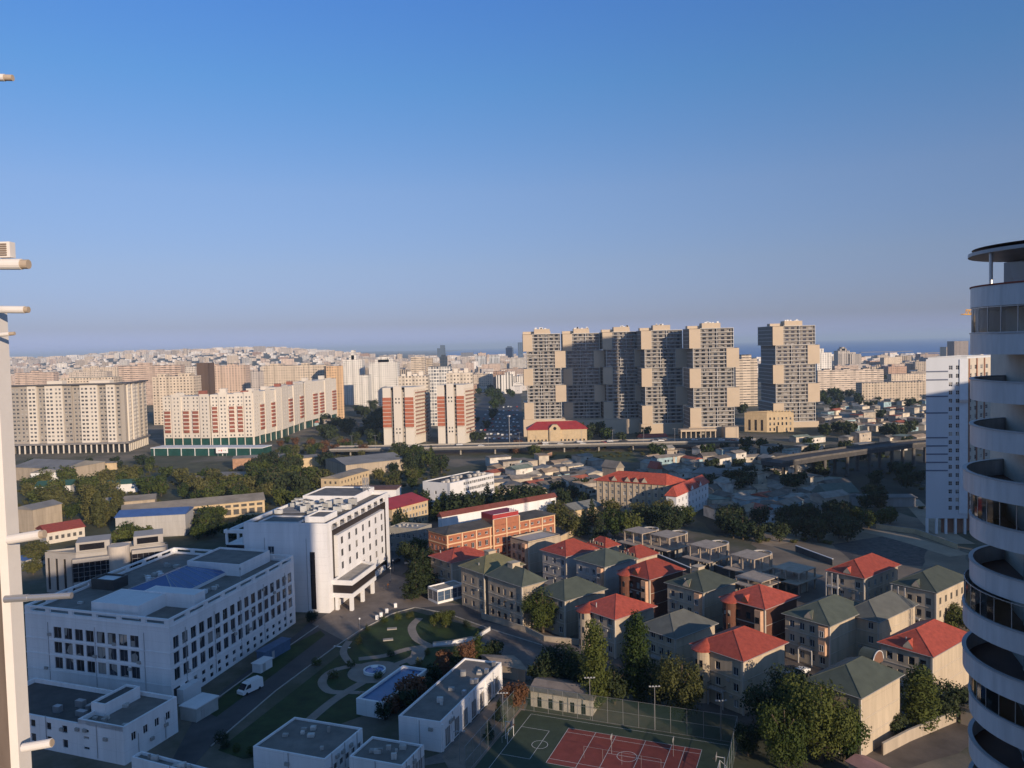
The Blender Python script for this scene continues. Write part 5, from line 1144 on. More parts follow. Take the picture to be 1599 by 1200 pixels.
# ------------------------------------------------------------------ apartment blocks on the left
GRY = mat('block_grey', (.34, .305, .265), var=.07, scale=.08, streak=True); CRM = mat('block_cream', (.64, .585, .51), var=.05, scale=.1, streak=True)
def stripes(b, p0, p1, z0, z1, spans, m, name, proud=.5):
    d = (p1-p0).normalized(); n_ = Vector((d.y, -d.x, 0)); s = MB()
    for a, c in spans: s.prism([(p0+d*a+n_*proud)[:2], (p0+d*c+n_*proud)[:2], (p0+d*c)[:2], (p0+d*a)[:2]], z0, z1, bottom=True)
    return b.part(name, s, m)
def H1():
    h = 53; L, N, R, _ = corners((193, 600), h, 104-12, 15, 238, 0, 178); b = B('apartment_block', 'huge grey and cream apartment block with pillared ground storeys, far left', 'apartment block', N, mats=(GRY, CRM), cap=100)
    L = N+V2(178.)*90; R = N+V2(98)*((R-N).length if (R-N).length < 130 else 120)
    K = R+V2(178)*20; K2 = L+V2(98)*20; rows = [(9.6+k*3.04, 11.2+k*3.04) for k in range(14)]; la, lb = (N-L).length, (R-N).length
    # front: bays alternate grey / cream and step in and out
    U = (N-L).normalized(); O = Vector((U.y, -U.x, 0)); nb = 13; st = la/nb
    for k in range(nb):
        m_ = (0, 0, 1, 0, 1, 1, 0, 0, 1, 1, 0, 1, 0)[k]; off = (0, .4, 1.0, -.8, .9, .9, 0, -1.2, .8, .9, -.8, 1., 0)[k]; a, c = L+U*k*st+O*off, L+U*(k+1)*st+O*off
        b.face(a, c, 8, h, even(2, st, 1.7 if k % 2 else 2.1), rows, mi=m_, style='win', dp=.3)
        b.w.face([(*a[:2], h), (*c[:2], h), (*(c-O*(off+3))[:2], h), (*(a-O*(off+3))[:2], h)], 0); b.w.face([(*(a-O*(off+3))[:2], 8), (*(c-O*(off+3))[:2], 8), (*c[:2], 8), (*a[:2], 8)], 1)
        for p_, s_ in ((a, 1), (c, -1)):
            w0, w1 = p_-O*(off+3), p_
            if s_ < 0: w0, w1 = w1, w0
            b.face(w0, w1, 8, h, mi=m_)
    V_ = (R-N).normalized(); O2 = Vector((V_.y, -V_.x, 0)); n2 = 10; s2 = lb/n2
    for k in range(n2):
        off = (0, 1.2, 0, 1.2, 0)[k % 5]; a, c = N+V_*k*s2+O2*off, N+V_*(k+1)*s2+O2*off; b.face(a, c, 8, h, even(2, s2, 1.8), rows, mi=k % 2, style='win', dp=.3); b.face(a-O2*(off+3), a, 8, h, mi=k % 2)
        b.face(c, c-O2*(off+3), 8, h, mi=k % 2)
    b.face(R, K, 0, h); b.face(K, K2, 0, h); b.face(K2, L, 0, h)
    poly = [L, N, R, K, N+V2(138)*28, K2]; b.part('roof', MB().face([(*p[:2], h+.02) for p in poly]), ROOFG)
    e = MB(); 
    for p0, p1, o_ in ((L, N, O), (N, R, O2)): e.prism([(p0+o_*2)[:2], (p1+o_*2)[:2], (p1-o_*1)[:2], (p0-o_*1)[:2]], h+.03, h+1.1, bottom=True)
    b.part('eave', e, mat('eave_dark', (.10, .095, .10), var=.1))
    e = MB(); e.prism([(L-O*3)[:2], (N-O*3)[:2], (N-O*3.2)[:2], (L-O*3.2)[:2]], 0, 8); e.prism([(N-O2*3)[:2], (R-O2*3)[:2], (R-O2*3.2)[:2], (N-O2*3.2)[:2]], 0, 8); b.part('shop_front', e, mat('shop_front', (.018, .020, .024), var=.6, scale=.3, rough=.5))
    e = MB(); e.prism([(L+O*2)[:2], (N+O*2)[:2], (N-O*3)[:2], (L-O*3)[:2]], 6.6, 8, bottom=True); e.prism([(N+O2*2)[:2], (R+O2*2)[:2], (R-O2*3)[:2], (N-O2*3)[:2]], 6.62, 8.02, bottom=True); b.part('canopy', e, mat('canopy_grey', (.20, .19, .19), var=.2))
    for k in range(21): b.part('column', MB().box(L+U*(1+k*(la-2)/20)+O*.9, (.9, .7), 0, 6.6), CRM)
    for k in range(1, 12): b.part('column', MB().box(N+V_*(k*lb/12)+O2*.9, (.9, .7), 0, 6.6), CRM)
    b.part('roof_house', MB().box(L+U*la*.35-O*9, (12, 6), h, h+3.4), CRM); b.part('roof_house', MB().box(L+U*la*.75-O*9, (16, 6), h, h+3), CRM)
    b.finish()
H1()
REDP = mat('red_balcony', (.27, .095, .065), var=.2, scale=.3); REDT = mat('red_tower_band', (.38, .125, .07), var=.14, scale=.3); GRN = mat('teal_glazing', (.018, .07, .06), rough=.3, var=.3, scale=.2)
def redblock(label, p0, p1, h, nb, zb=7, side=None, redz=(.12, .74), seed=0, name='apartment_block', dep=16, pat='rwr', cap=100, z0=0, fr=CRM):
    """cream block whose bays alternate with stacks of red balconies"""
    p0, p1 = Vector(p0), Vector(p1); U = (p1-p0).normalized(); O = Vector((U.y, -U.x, 0)); ln = (p1-p0).length; b = B(name, label, 'apartment block', p0, mats=(fr, GRY), cap=cap, group='cream blocks with red balcony stacks')
    q = [p0, p1, p1-O*dep, p0-O*dep]; nf = int((h-zb)/3.05); rows = [(zb+1+k*3.05, zb+2.5+k*3.05) for k in range(nf)]; st = ln/nb
    for k in range(nb):
        c_ = pat[k % len(pat)]; off = {'r': 0, 'w': .9, 'g': -.6}[c_]; a, c = p0+U*k*st+O*off, p0+U*(k+1)*st+O*off
        b.face(a, c, zb, h+(1.6 if c_ == 'w' else 0), even(2, st, 1.25), rows, style='win', dp=.25)
        b.face(a-O*(off+1), a, zb, h); b.face(c, c-O*(off+1), zb, h)
        if c_ == 'r':
            za, zc = zb+(h-zb)*redz[0], zb+(h-zb)*redz[1]; n_ = int((zc-za)/3.05); mb = MB(); sl = MB()
            x0, x1 = a+U*st*.24, a+U*st*.76
            for j in range(n_): z = za+j*3.05; mb.prism([(x0+O*1.3)[:2], (x1+O*1.3)[:2], x1[:2], x0[:2]], z+.35, z+2.6 if True else z, bottom=True); sl.prism([(x0+O*1.45-U*.2)[:2], (x1+O*1.45+U*.2)[:2], (x1+U*.2)[:2], (x0-U*.2)[:2]], z+2.6, z+3.38, bottom=True)
            b.part('red_balcony_stack', mb, REDP); b.part('balcony_slabs', sl, fr)
    b.face(q[1], q[2], zb, h, even(max(2, int(dep/5)), dep, 1.3), rows); b.face(q[2], q[3], zb, h); b.face(q[3], q[0], zb, h, even(max(2, int(dep/5)), dep, 1.3), rows)
    b.w.face([(*p[:2], h) for p in q], 0)
    rn = random.Random(seed)
    for k in range(max(2, nb//3)):
        c = p0+U*ln*(k+.5)/max(2, nb//3)-O*dep*.5; hh = rn.uniform(2, 4.5); b.part('roof_house', MB().box(c, (5, 5), h, h+hh, math.degrees(math.atan2(U.y, U.x)), 0, 0), [REDP if rn.random() < .5 else fr])
    if zb > 0:
        b.part('base', MB().prism([(p0-O*.8)[:2], (p1-O*.8)[:2], (p1-O*dep)[:2], (p0-O*dep)[:2]], 0, zb), GRN if zb > 5 else fr)
        for k in range(nb+1): b.part('column', MB().box(p0+U*(.5+k*(ln-1)/nb), (.6, .6), 0, zb), fr)
    return b.finish()
a0, a1, a2 = G(257, 698), G(330, 698), G(397, 696); b1, b2, b3 = G(440, 684), G(476, 670), G(527, 656)
redblock('leftmost block of the cream chain with red balcony stacks, beside the huge grey block', a0, a1, 41, 5, seed=1)
redblock('second block of the cream and red chain, over the teal shop fronts', a1+(a2-a1)*.02, a2, 42, 5, seed=2)
redblock('third block of the cream and red chain, turning away to the right', a2, b1, 43, 5, seed=3, pat='wr')
redblock('fourth block of the cream and red chain, farther back along the dark valley', b1+(b2-b1)*.02, b2, 44, 4, seed=4, pat='wr')
redblock('last block of the cream and red chain, beside the orange-beige tall block', b2+(b3-b2)*.02, b3, 45, 5, seed=5, pat='wrr')
# teal shops and the big blank hoarding in front
def shops():
    A, Bq = G(236, 712), G(410, 712); t = thing('shop_row', 'low teal-fronted shop row below the cream and red blocks', 'shop row', A); d = (Bq-A).normalized(); n_ = Vector((-d.y, d.x, 0))
    MB().prism([A[:2], Bq[:2], (Bq+n_*14)[:2], (A+n_*14)[:2]], 0, 5.4).build('wall', GRN, t); MB().prism([(A-n_*.5)[:2], (Bq-n_*.5)[:2], (Bq+n_*15)[:2], (A+n_*15)[:2]], 5.4, 6., bottom=True).build('roof', WHITE2, t)
    for k in range(8): MB().box(A+d*(3+k*11)-n_*.4, (.5, .5), 0, 5.4).build('column', FRAMEW, t)
    C_ = G(347, 713); q = thing('billboard', 'white billboard with small red and green marks before the teal shops', 'billboard', C_); MB().box(C_, (8.6, .5), 2.4, 6.6, 0).build('panel', WHITE, q)
    for x in (-3, 3): MB().box(C_+Vector((x, 0, 0)), (.3, .3), 0, 2.4).build('post', METAL, q)
    mk = MB(); y = C_.y-.27
    for x, z, w, h in ((-2.6, 4, 1.6, .5), (-.6, 3.6, .8, 1.4), (.8, 4.4, 1.2, .4), (2.4, 3.9, .6, .9)): mk.face([(C_.x+x, y, z), (C_.x+x+w, y, z), (C_.x+x+w, y, z+h), (C_.x+x, y, z+h)], int(x > 0))
    mk.build('printed_marks', [mat('mark_red', (.5, .12, .1)), mat('mark_green', (.2, .4, .25))], q)
shops()
# twin red-striped towers
def twin(label, npx, xl, xr, h, backx, backtop, seed):
    L, N, R, K = corners(npx, h, 72, xl, xr, 0, 176); d = (R-N).normalized(); R = N+d*min((R-N).length, 42); U = (N-L).normalized(); O = Vector((U.y, -U.x, 0)); ln = (N-L).length; K = L+(R-N)
    b = B('striped_tower', label, 'apartment tower', N, mats=(CRM, GRY), group='twin towers with red balcony bands'); nf = int((h-5)/2.95); rows = [(5+1+k*2.95, 5+2.3+k*2.95) for k in range(nf)]
    s = [0, .27, .36, .62, .72, 1.]
    b.face(L, L+U*ln*s[1], 0, h); b.face(L+U*ln*s[1]-O*1, L+U*ln*s[2]-O*1, 0, h-2, even(1, ln*.09, 1.2), rows, mi=1, style='plain')
    a, c = L+U*ln*s[2]+O*1.2, L+U*ln*s[3]+O*1.2; b.face(a, c, 0, h+1, even(2, ln*.26, 1.1), rows, skip=lambda i, j: j not in (1, 2, nf-4, nf-3), style='plain'); b.face(a-O*2.4, a, 0, h+1); b.face(c, c-O*2.4, 0, h+1); b.w.face([(*a[:2], h+1), (*c[:2], h+1), (*(c-O*4)[:2], h+1), (*(a-O*4)[:2], h+1)])
    b.face(L+U*ln*s[3]-O*1, L+U*ln*s[4]-O*1, 0, h-2, even(1, ln*.1, 1.2), rows, mi=1, style='plain'); b.face(L+U*ln*s[4], N, 0, h)
    lr = (R-N).length; V_ = (R-N)/lr; O2 = Vector((V_.y, -V_.x, 0)); b.face(N, R, 0, h, even(8, lr, 1.5), rows, style='plain', dp=.6); b.face(R, K, 0, h); b.face(K, L, 0, h); b.w.face([(*p[:2], h) for p in (L, N, R, K)])
    wb = MB()
    for i, j in ((0, 1), (4, 5)):
        rb = MB()
        for k in range(3, nf-2):
            z = 4.8+k*2.95
            x0, x1 = L+U*ln*s[i], L+U*ln*s[j]; rb.prism([(x0+O*.9)[:2], (x1+O*.9)[:2], x1[:2], x0[:2]], z+.35, z+2.9, bottom=True); wb.prism([(x0+O*1.05)[:2], (x1+O*1.2)[:2], x1[:2], x0[:2]], z, z+.35, bottom=True)
        b.part('red_band', rb, REDT)
    b.part('balcony_slabs', wb, CRM); sb = MB()
    for k in range(1, nf): z = 4.8+k*2.95; sb.prism([(N+O2*1.2+V_*3)[:2], (R+O2*1.2)[:2], R[:2], (N+V_*3)[:2]], z, z+.9, bottom=True)
    b.part('side_balconies', sb, mat('side_balcony', (.30, .17, .13), var=.3, scale=.2))
    A, C_ = D(backx[0], 600, N.y+40), D(backx[1], 600, N.y+40); zt = D(backx[0], backtop, N.y+40).z
    bk = MB().prism([A[:2], C_[:2], (C_.x, C_.y+16), (A.x, A.y+16)], 0, zt); x = bk.build('rear_wing', facade_mat('rear_facade', 2.8, 2.95, .45, .45), b.root); x.color = (.60, .53, .44, 1)
    for k in range(4): w = A.lerp(C_, .15+k*.2); b.part('roof_house', MB().box(w+Vector((0, 8, 0)), (3.5, 5), zt, zt+1.5+(k % 2)*2), CRM)
    b.finish()
twin('left one of the twin towers with red balcony bands, beside the dark valley', (645, 605), 597, 665, 45, (622, 668), 588, 1)
twin('right one of the twin towers with red balcony bands, beside the car park', (724, 601), 682, 739, 46, (697, 738), 583, 2)
# ------------------------------------------------------------------ farther blocks named one by one
FM = {'std': facade_mat('far_facade', 3.6, 3.0, .45, .5), 'dense': facade_mat('dense_facade', 2.8, 2.9, .5, .5), 'stripe': facade_mat('striped_facade', 4.2, 3.0, .95, .38), 'vert': facade_mat('ribbed_facade', 4.6, 40., .42, .94), 'glass': facade_mat('glass_facade', 2.6, 3.2, .8, .7, dark=(.03, .05, .08)), 'plain': facade_mat('plain_facade', 9, 9, .1, .1)}
def far(label, xl, xr, yt, d, col, f='std', dep=14, ang=0, name='apartment_block', cat='apartment block', group=None, parts=(), roof=ROOFG):
    A = D(xl, 600, d); wd = D(xr, 600, d).x-A.x; z = D((xl+xr)/2, yt, d).z; g0 = hillz(A.x, d); U, Vv = V2(ang), V2(ang+90); A.z = 0
    q = [A, A+U*wd, A+U*wd+Vv*dep, A+Vv*dep]; ob = MB().prism([p[:2] for p in q], g0-3, z, 0, 1)
    for fx0, fx1, dz in parts: s0, s1 = A+U*wd*fx0+Vv*2, A+U*wd*fx1+Vv*2; ob.prism([s0[:2], s1[:2], (s1+Vv*dep*.6)[:2], (s0+Vv*dep*.6)[:2]], z, z+dz, 0, 1)
    o = ob.build(name, [FM[f], roof]); o.color = (*col, 1); tag(o, label, cat, group); return o
CR, PK, WH, BG, OG, GY = (.62, .52, .41), (.60, .46, .37), (.74, .71, .66), (.52, .43, .33), (.56, .38, .23), (.38, .36, .35)
far('pale block with dark roof line and rows of balconies behind the huge grey block', 238, 304, 588, 840, CR, 'std', 18, parts=((.1, .3, 3), (.6, .9, 3)))
far('long flat peach block behind, left of the shade-coloured end wall', 186, 283, 571, 1180, PK, 'stripe', 16, parts=((.3, .5, 4),))
far('low cream block with greenish roof behind the left end of the huge grey block', 95, 178, 590, 900, CR, 'std', 20, roof=mat('pale_green_roof', (.16, .24, .19), var=.2))
far('pale slab with small roof houses behind the middle of the huge grey block', 108, 168, 581, 1250, (.58, .50, .42), 'dense', 16, parts=((.1, .25, 3), (.6, .8, 3)))
far('cream slab left of the long flat peach block', 130, 184, 574, 1600, CR, 'std', 16, parts=((.2, .4, 3),))
far('peach slab at the far left above the huge grey block', 24, 84, 582, 1350, PK, 'stripe', 16, parts=((.4, .6, 3),))
far('tall pale slab between the long flat peach block and the shade-coloured end wall', 258, 306, 573, 1300, (.62, .56, .49), 'dense', 18)
far('dark brown windowless slab tower between the pale blocks', 308, 326, 567, 930, (.12, .08, .06), 'plain', 20)  # side wall of a block, its shade put into the wall colour
far('tall peach block right of the shade-coloured end wall', 326, 384, 571, 980, PK, 'std', 18, parts=((0, .2, 2.5), (.5, .7, 2)))
far('pale grey block between the peach block and the long orange-beige one', 386, 411, 580, 1050, (.5, .45, .42), 'std', 18)
far('long orange-beige tall block with dense windows', 412, 510, 571, 900, CR, 'dense', 20, parts=((.1, .25, 2.5), (.6, .7, 2.5)))
far('orange tower end of the long orange-beige block', 510, 536, 572, 860, OG, 'dense', 24, ang=18)
far('white tower with balconies at the left of the white pair', 537, 566, 562, 1080, WH, 'dense', 22, parts=((.3, .7, 6), (.42, .58, 13)))
far('lower white tower in front of the left white tower', 560, 576, 586, 1010, WH, 'dense', 18)
far('right white tower of the pair, with stepped crown', 578, 621, 566, 1050, WH, 'dense', 24, parts=((.2, .85, 3.5), (.3, .7, 7)))
far('slim cream tower behind the left striped tower', 643, 664, 558, 1300, CR, 'stripe', 22)
far('cream tower right of the slim cream tower', 664, 676, 560, 1380, BG, 'stripe', 18)
far('white office tower with blue glass grid behind the striped twins', 669, 704, 573, 760, WH, 'glass', 20)
far('dark glass tower rising behind the white office tower', 688, 698, 557, 900, (.06, .08, .11), 'glass', 14, parts=((.2, .8, 2),))
far('brown long building with pitched attic beyond the car park', 737, 774, 592, 1500, (.40, .24, .17), 'plain', 22)
far('white ribbed tower block right of the brown long building', 775, 802, 586, 1250, WH, 'vert', 24, parts=((.5, .8, 4),))
far('curved dark glass tower standing against the sea, left of three', 684, 696, 544, 3600, (.10, .14, .20), 'glass', 30, name='glass_tower', cat='tower', parts=((.4, 1, 14),))
far('dark round-topped tower against the sea beside the stepped towers', 791, 803, 543, 3400, (.08, .13, .23), 'glass', 30, name='glass_tower', cat='tower', parts=((.2, .8, 6),))
far('slender blue glass tower just left of the first stepped tower', 810, 818, 535, 3300, (.10, .16, .26), 'glass', 30, name='glass_tower', cat='tower')
far('wide grey hotel-like block on the shore', 721, 740, 551, 3300, (.2, .21, .24), 'std', 40, cat='building')
far('left one of two white-edged twin towers near the shore', 743, 759, 556, 2500, (.55, .56, .56), 'vert', 30)
far('right one of two white-edged twin towers near the shore', 765, 781, 555, 2500, (.55, .56, .56), 'vert', 30)
far('cream balconied tower filling the gap between the stepped towers', 1149, 1183, 561, 900, CR, 'stripe', 22, parts=((.3, .75, 5),))
far('white block with brown attic right of the lone stepped tower', 1276, 1299, 551, 1150, WH, 'std', 20, parts=((.1, .5, 6),))
far('left peak of the stepped pyramid-shaped towers', 1309, 1327, 548, 1900, (.5, .45, .4), 'vert', 26, parts=((.2, .8, 5), (.35, .65, 9)))
far('right part of the stepped pyramid-shaped towers', 1325, 1345, 553, 1900, (.5, .45, .4), 'vert', 26, parts=((.1, .6, 4),))
far('long nine-storey white and brown block behind the shady trees', 1277, 1380, 578, 1120, (.66, .55, .45), 'stripe', 14, parts=((.1, .2, 2.2), (.4, .5, 2.2), (.7, .8, 2.2)))
far('long beige worn block, left end in shade, above the old quarter', 1346, 1452, 597, 905, BG, 'std', 14, ang=4)
far('cream block just behind the long beige worn block', 1392, 1452, 584, 1150, CR, 'std', 14)
far('dark blue-grey office behind the cream block', 1411, 1436, 566, 1900, (.14, .17, .24), 'glass', 40, cat='building')
far('red and white block on the skyline left of the shaded tower', 1438, 1466, 553, 2200, (.5, .25, .2), 'vert', 30)
far('brown tower on the skyline left of the round balcony tower', 1490, 1512, 533, 1800, (.3, .26, .24), 'dense', 30)
far('cream tower left of the brown skyline tower', 1478, 1490, 542, 1900, CR, 'std', 30)
# ------------------------------------------------------------------ church-like buildings below the towers
def school():
    d = 570; A, Bq = D(822, 600, d), D(915, 600, d); A.z = Bq.z = 0; h = D(870, 671, d).z; q = [A, Bq, Bq+Vector((0, 16, 0)), A+Vector((0, 16, 0))]; b = B('red_roofed_hall', 'sandstone hall with long crimson hipped roof and round-windowed central gable', 'building', A, mats=(YEL,)); ln = (Bq-A).length
    b.face(A, Bq, 0, h, even(15, ln, 1.2), [(1, 3), (4.6, 6.8)], style='plain'); b.face(q[1], q[2], 0, h); b.face(q[2], q[3], 0, h); b.face(q[3], q[0], 0, h); hip(q, h, 5.0, .8).build('roof', DRED, b.root)
    c = A.lerp(Bq, .46); g_ = MB().prism([(c.x-4, d-1.4), (c.x+4, d-1.4), (c.x+4, d+4), (c.x-4, d+4)], 0, h+1); g_.face([(c.x-4, d-1.4, h+1), (c.x+4, d-1.4, h+1), (c.x+1.6, d-1.4, h+3.6), (c.x-1.6, d-1.4, h+3.6)])
    g_.face([(c.x+4, d+4, h+1), (c.x-4, d+4, h+1), (c.x-1.6, d+4, h+3.6), (c.x+1.6, d+4, h+3.6)]); g_.face([(c.x+4, d-1.4, h+1), (c.x+4, d+4, h+1), (c.x+1.6, d+4, h+3.6), (c.x+1.6, d-1.4, h+3.6)]); g_.face([(c.x-4, d+4, h+1), (c.x-4, d-1.4, h+1), (c.x-1.6, d-1.4, h+3.6), (c.x-1.6, d+4, h+3.6)]); g_.face([(c.x-1.6, d-1.4, h+3.6), (c.x+1.6, d-1.4, h+3.6), (c.x+1.6, d+4, h+3.6), (c.x-1.6, d+4, h+3.6)])
    b.part('gable', g_, YEL); w_ = MB(); w_.face([(c.x+1.2*math.cos(k*.5236), d-1.45, h+.9+1.2*math.sin(k*.5236)) for k in range(12)]); b.part('round_window', w_, DGL); b.finish()
school()
def castle():
    d = 640; A, Bq = D(1197, 600, d), D(1239, 600, d); A.z = Bq.z = 0; h = D(1215, 645, d).z; L = A+V2(150)*18; q = [L, A, Bq, Bq+(L-A)]
    b = B('sandstone_palace', 'square sandstone palace with shaded left side at the foot of the lone stepped tower', 'building', A, mats=(YEL,)); ln = (Bq-A).length
    b.face(A, Bq, 0, h, even(6, ln, 1.3), [(1, 3.4), (5.5, 8), (10, 12)], style='plain'); b.face(L, A, 0, h, even(3, 18, 2), [(1, 10)], style='dark'); b.face(q[2], q[3], 0, h); b.face(q[3], q[0], 0, h); b.flat(q, h-.02, 1, .5)
    b.part('door_porch', MB().box(A.lerp(Bq, .5)+Vector((0, -.8, 0)), (5, 1.6), 0, 5), YEL); mb = MB()
    for k in range(9): mb.box(A.lerp(Bq, (k+.3)/8.6), (1, .7), h+.99, h+2.)
    b.part('battlement', mb, YEL); b.finish()
castle()
# ------------------------------------------------------------------ low buildings among the left-hand trees
SL = mat('worn_roof', (.24, .21, .175), var=.25, scale=.15); GM = mat('grey_metal_roof', (.21, .205, .20), var=.2, scale=.1); TEAL = mat('teal_roof', (.035, .10, .075), var=.15, scale=.2)
def low(name, label, lpx, rpx, h, dep, roof, wall=TAN, rise=1.6, cols=(), rows=((1.5, 3.),), cat='building', style='void', colsS=()):
    """low building from the two ends of its front eave, running back by dep"""
    N, R = G(*lpx, h), G(*rpx, h); N.z = R.z = 0; d = (R-N).normalized(); bk = Vector((-d.y, d.x, 0))*dep
    return slant(name, label, [N+bk, N, R, R+bk], h, rise, wall, roof, (), list(rows), style, cols, cat=cat)
low('arcade_building', 'long low building with worn brown roof and open arcade bays', (190, 802), (413, 781), 6.5, 15, SL, YEL, 2.2, (17, 2.4), ((1., 3.4), (4.4, 5.6)))
low('warehouse', 'big grey warehouse roof left, in front of the huge grey block', (20, 730), (100, 733), 8, 30, GM, TAN, 3)
low('warehouse', 'long grey warehouse with white windowed side, right of the big grey one', (103, 737), (138, 725), 6.5, 20, GM, WHITE2, 2., (9, 1.6))
low('cream_shed', 'flat cream shed among trees behind the poplars', (142, 725), (182, 723), 4.5, 8, SL, YEL, .4)
low('teal_roofed_shed', 'teal-roofed shed, left of the two between the trees', (53, 761), (110, 758), 5, 14, TEAL, WHITE2, 2.)
low('teal_roofed_shed', 'teal-roofed shed, right of the two between the trees', (166, 758), (214, 755), 5, 12, TEAL, WHITE2, 1.6)
low('red_roofed_shed', 'long shed with orange-red roof and cream walls behind the glass-bayed institute', (72, 833), (132, 823), 4.6, 13, RED, mat('cream_render', (0, 0, 0)), 2.2, (6, 1.2))
low('grey_house', 'grey worn house at the left edge behind the corner fin', (22, 795), (51, 797), 10, 14, GM, TAN, 1.5)
low('flat_shed', 'flat shed with dusty roof and green side left of the wood', (298, 747), (374, 746), 5, 20, SL, TEAL, .5)
low('brick_warehouse', 'orange brick warehouse with dark flat roof before the cream and red blocks', (363, 717), (448, 713), 7, 14, SL, mat('worn_brick', (.38, .22, .14), var=.2), .8)
low('cream_warehouse', 'low cream warehouse right of the orange brick one', (450, 719), (504, 713), 6, 14, SL, YEL, .6)
low('hangar', 'large grey metal-roofed hangar before the left striped tower', (540, 727), (632, 717), 7, 34, GM, TAN, 2.4)
slant('yellow_office', 'long yellow two-storey office with grey roof behind the hospital block', corners((530, 748), 7.5, 68, 501, 576, 0, 165), 7.5, 1.2, YEL, SL, (3, 1.2), [(1.2, 2.8), (4.6, 6)], 'void', (9, 1.1))
low('grey_hall', 'dark-roofed grey hall among the trees beyond the arcade building', (160, 787), (242, 780), 5, 14, SL, TAN, 1.5)
low('shed', 'small pale shed left of the red-roofed one', (54, 808), (79, 804), 4, 7, SL, YEL, .8)
low('flat_hall', 'cream flat-roofed hall strip behind the hospital roof machines', (528, 766), (618, 765), 7, 12, mat('brown_deck', (.16, .08, .06), var=.2), WHITE, .5)
def longwhite():
    L, N, R, K = corners((700, 755), 13, 52, 660, 771, 0, 150); b = B('long_school', 'long white four-storey building with black flat roof running away from the hospital', 'building', N, mats=(WHITE2,)); lR = (R-N).length
    K = L+(R-N); b.face(N, R, 0, 13, even(22, lR, 1.3), [(1, 2.6), (4.2, 5.8), (7.4, 9), (10.4, 11.8)], style='win'); b.face(L, N, 0, 13, even(3, (N-L).length, 1.2), [(1, 2.6), (4.2, 5.8), (7.4, 9)]); b.face(R, K, 0, 13); b.face(K, L, 0, 13); b.flat([L, N, R, K], 12.6, .4, .4, roof=ROOFD)
    V_ = (R-N).normalized(); U = (N-L).normalized(); rn = random.Random(4)
    for k in range(16): b.part('roof_vent', MB().box(N+V_*lR*(k+.5)/16-U*rn.uniform(2, 9), (1.6, 1.1), 12.6, 13.7, 52), mat('vent_pale', (.5, .47, .43)))
    b.part('end_wing', MB().prism([(N-V_*.2)[:2], (N-V_*.2+Vector((V_.y, -V_.x, 0))*1.2)[:2], (N+V_*9+Vector((V_.y, -V_.x, 0))*1.2)[:2], (N+V_*9)[:2]], 0, 13.1, bottom=True), WHITE2); b.finish()
    slant('red_roofed_school', 'cream three-storey building with crimson roof right of the hospital block', corners((612, 796), 9.6, 55, 560, 668, 0, 150), 9.6, 2.6, YEL, DRED, (), [(1, 2.6), (4, 5.6), (7, 8.4)], 'win', (11, 1.2))
longwhite()
def institute():
    """glass-bayed institute left of the courtyard block"""
    IN = mat('institute_stone', (.36, .335, .31), var=.08, scale=.3)
    q = corners((118, 866), 13, 24, 70, 262, 0, 163); L, N, R, K = q; K = L+V2(100)*0+(R-N); b = B('institute_building', 'grey stone institute with strips of dark glass bays and slit windows', 'building', N, mats=(IN,)); lR, lL = (R-N).length, (N-L).length
    b.face(L, N, 0, 13, even(4, lL, 1.0, .8, .8), [(1, 11.2)], style='dark'); b.face(N, R, 0, 13, even(13, lR, 1.3, 2, 2), [(.8, 2.6)], style='dark'); b.face(R, K, 0, 13); b.face(K, L, 0, 13); b.flat(q, 13-.02, .5, .3, roof=CONC)
    V_ = (R-N).normalized(); O = Vector((V_.y, -V_.x, 0)); U = (N-L).normalized(); CW = STY['curtain']
    for f0, f1, z0, z1 in ((-.03, .38, 4.6, 10.6), (.60, .97, 5.4, 11.4)):
        a, c = N+V_*lR*f0+O*2.2, N+V_*lR*f1+O*2.2; by = b.part('glass_bay', MB().prism([a[:2], c[:2], (c-O*2.2)[:2], (a-O*2.2)[:2]], z0-1.6, z0, bottom=True), IN)
        x = MB().prism([a[:2], c[:2], (c-O*2.2)[:2], (a-O*2.2)[:2]], z1, z1+1.2, bottom=True).build('bay_fascia', IN, b.root); x.parent = by
        x = MB().prism([(a-O*.2)[:2], (c-O*.2)[:2], (c-O*2.2)[:2], (a-O*2.2)[:2]], z0, z1, top=False).build('glazing', BLACKG, b.root); x.parent = by; mu = MB(); n_ = int((c-a).length/1.5)
        for k in range(n_+1): p_ = a.lerp(c, k/n_)-O*.16; mu.bar((*p_[:2], z0), (*p_[:2], z1), .05)
        for k in (1, 2, 3): z = z0+(z1-z0)*k/4; mu.bar((*(a-O*.16)[:2], z), (*(c-O*.16)[:2], z), .05)
        x = mu.build('mullion', METAL, b.root); x.parent = by
    for f0, f1 in ((.0, .36), (.62, .95)):
        a, c = N+V_*lR*f0-O*1.5, N+V_*lR*f1-O*1.5; pz = b.part('penthouse', MB().prism([a[:2], c[:2], (c-O*9)[:2], (a-O*9)[:2]], 13, 16.2), IN); x = MB().prism([(a+O*.1+V_*1)[:2], (c+O*.1-V_*1.5)[:2], (c-V_*1.5)[:2], (a+V_*1)[:2]], 13.7, 15.6).build('glazing', BLACKG, b.root); x.parent = pz
    b.part('stair_tower', MB().cyl(N+V_*lR*.46+O*.6, 3.2, 0, 14.6, 24), mat('pale_stone', (.47, .42, .37), var=.08))
    for f in (.54, .58): b.part('slit_window', MB().box(N+V_*lR*f+O*.05, (1.2, .16), 2, 11.6, 24), BLACKG)
    b.finish(); low('blue_roofed_hall', 'low hall with bright blue roof behind the institute', (180, 809), (289, 803), 9, 14, BLUEP, GREY, 1.6)
institute()
low('blue_roofed_shed', 'small blue sheet roof left of the institute', (38, 876), (72, 867), 3.2, 8, BLUEP, GREY, .8)
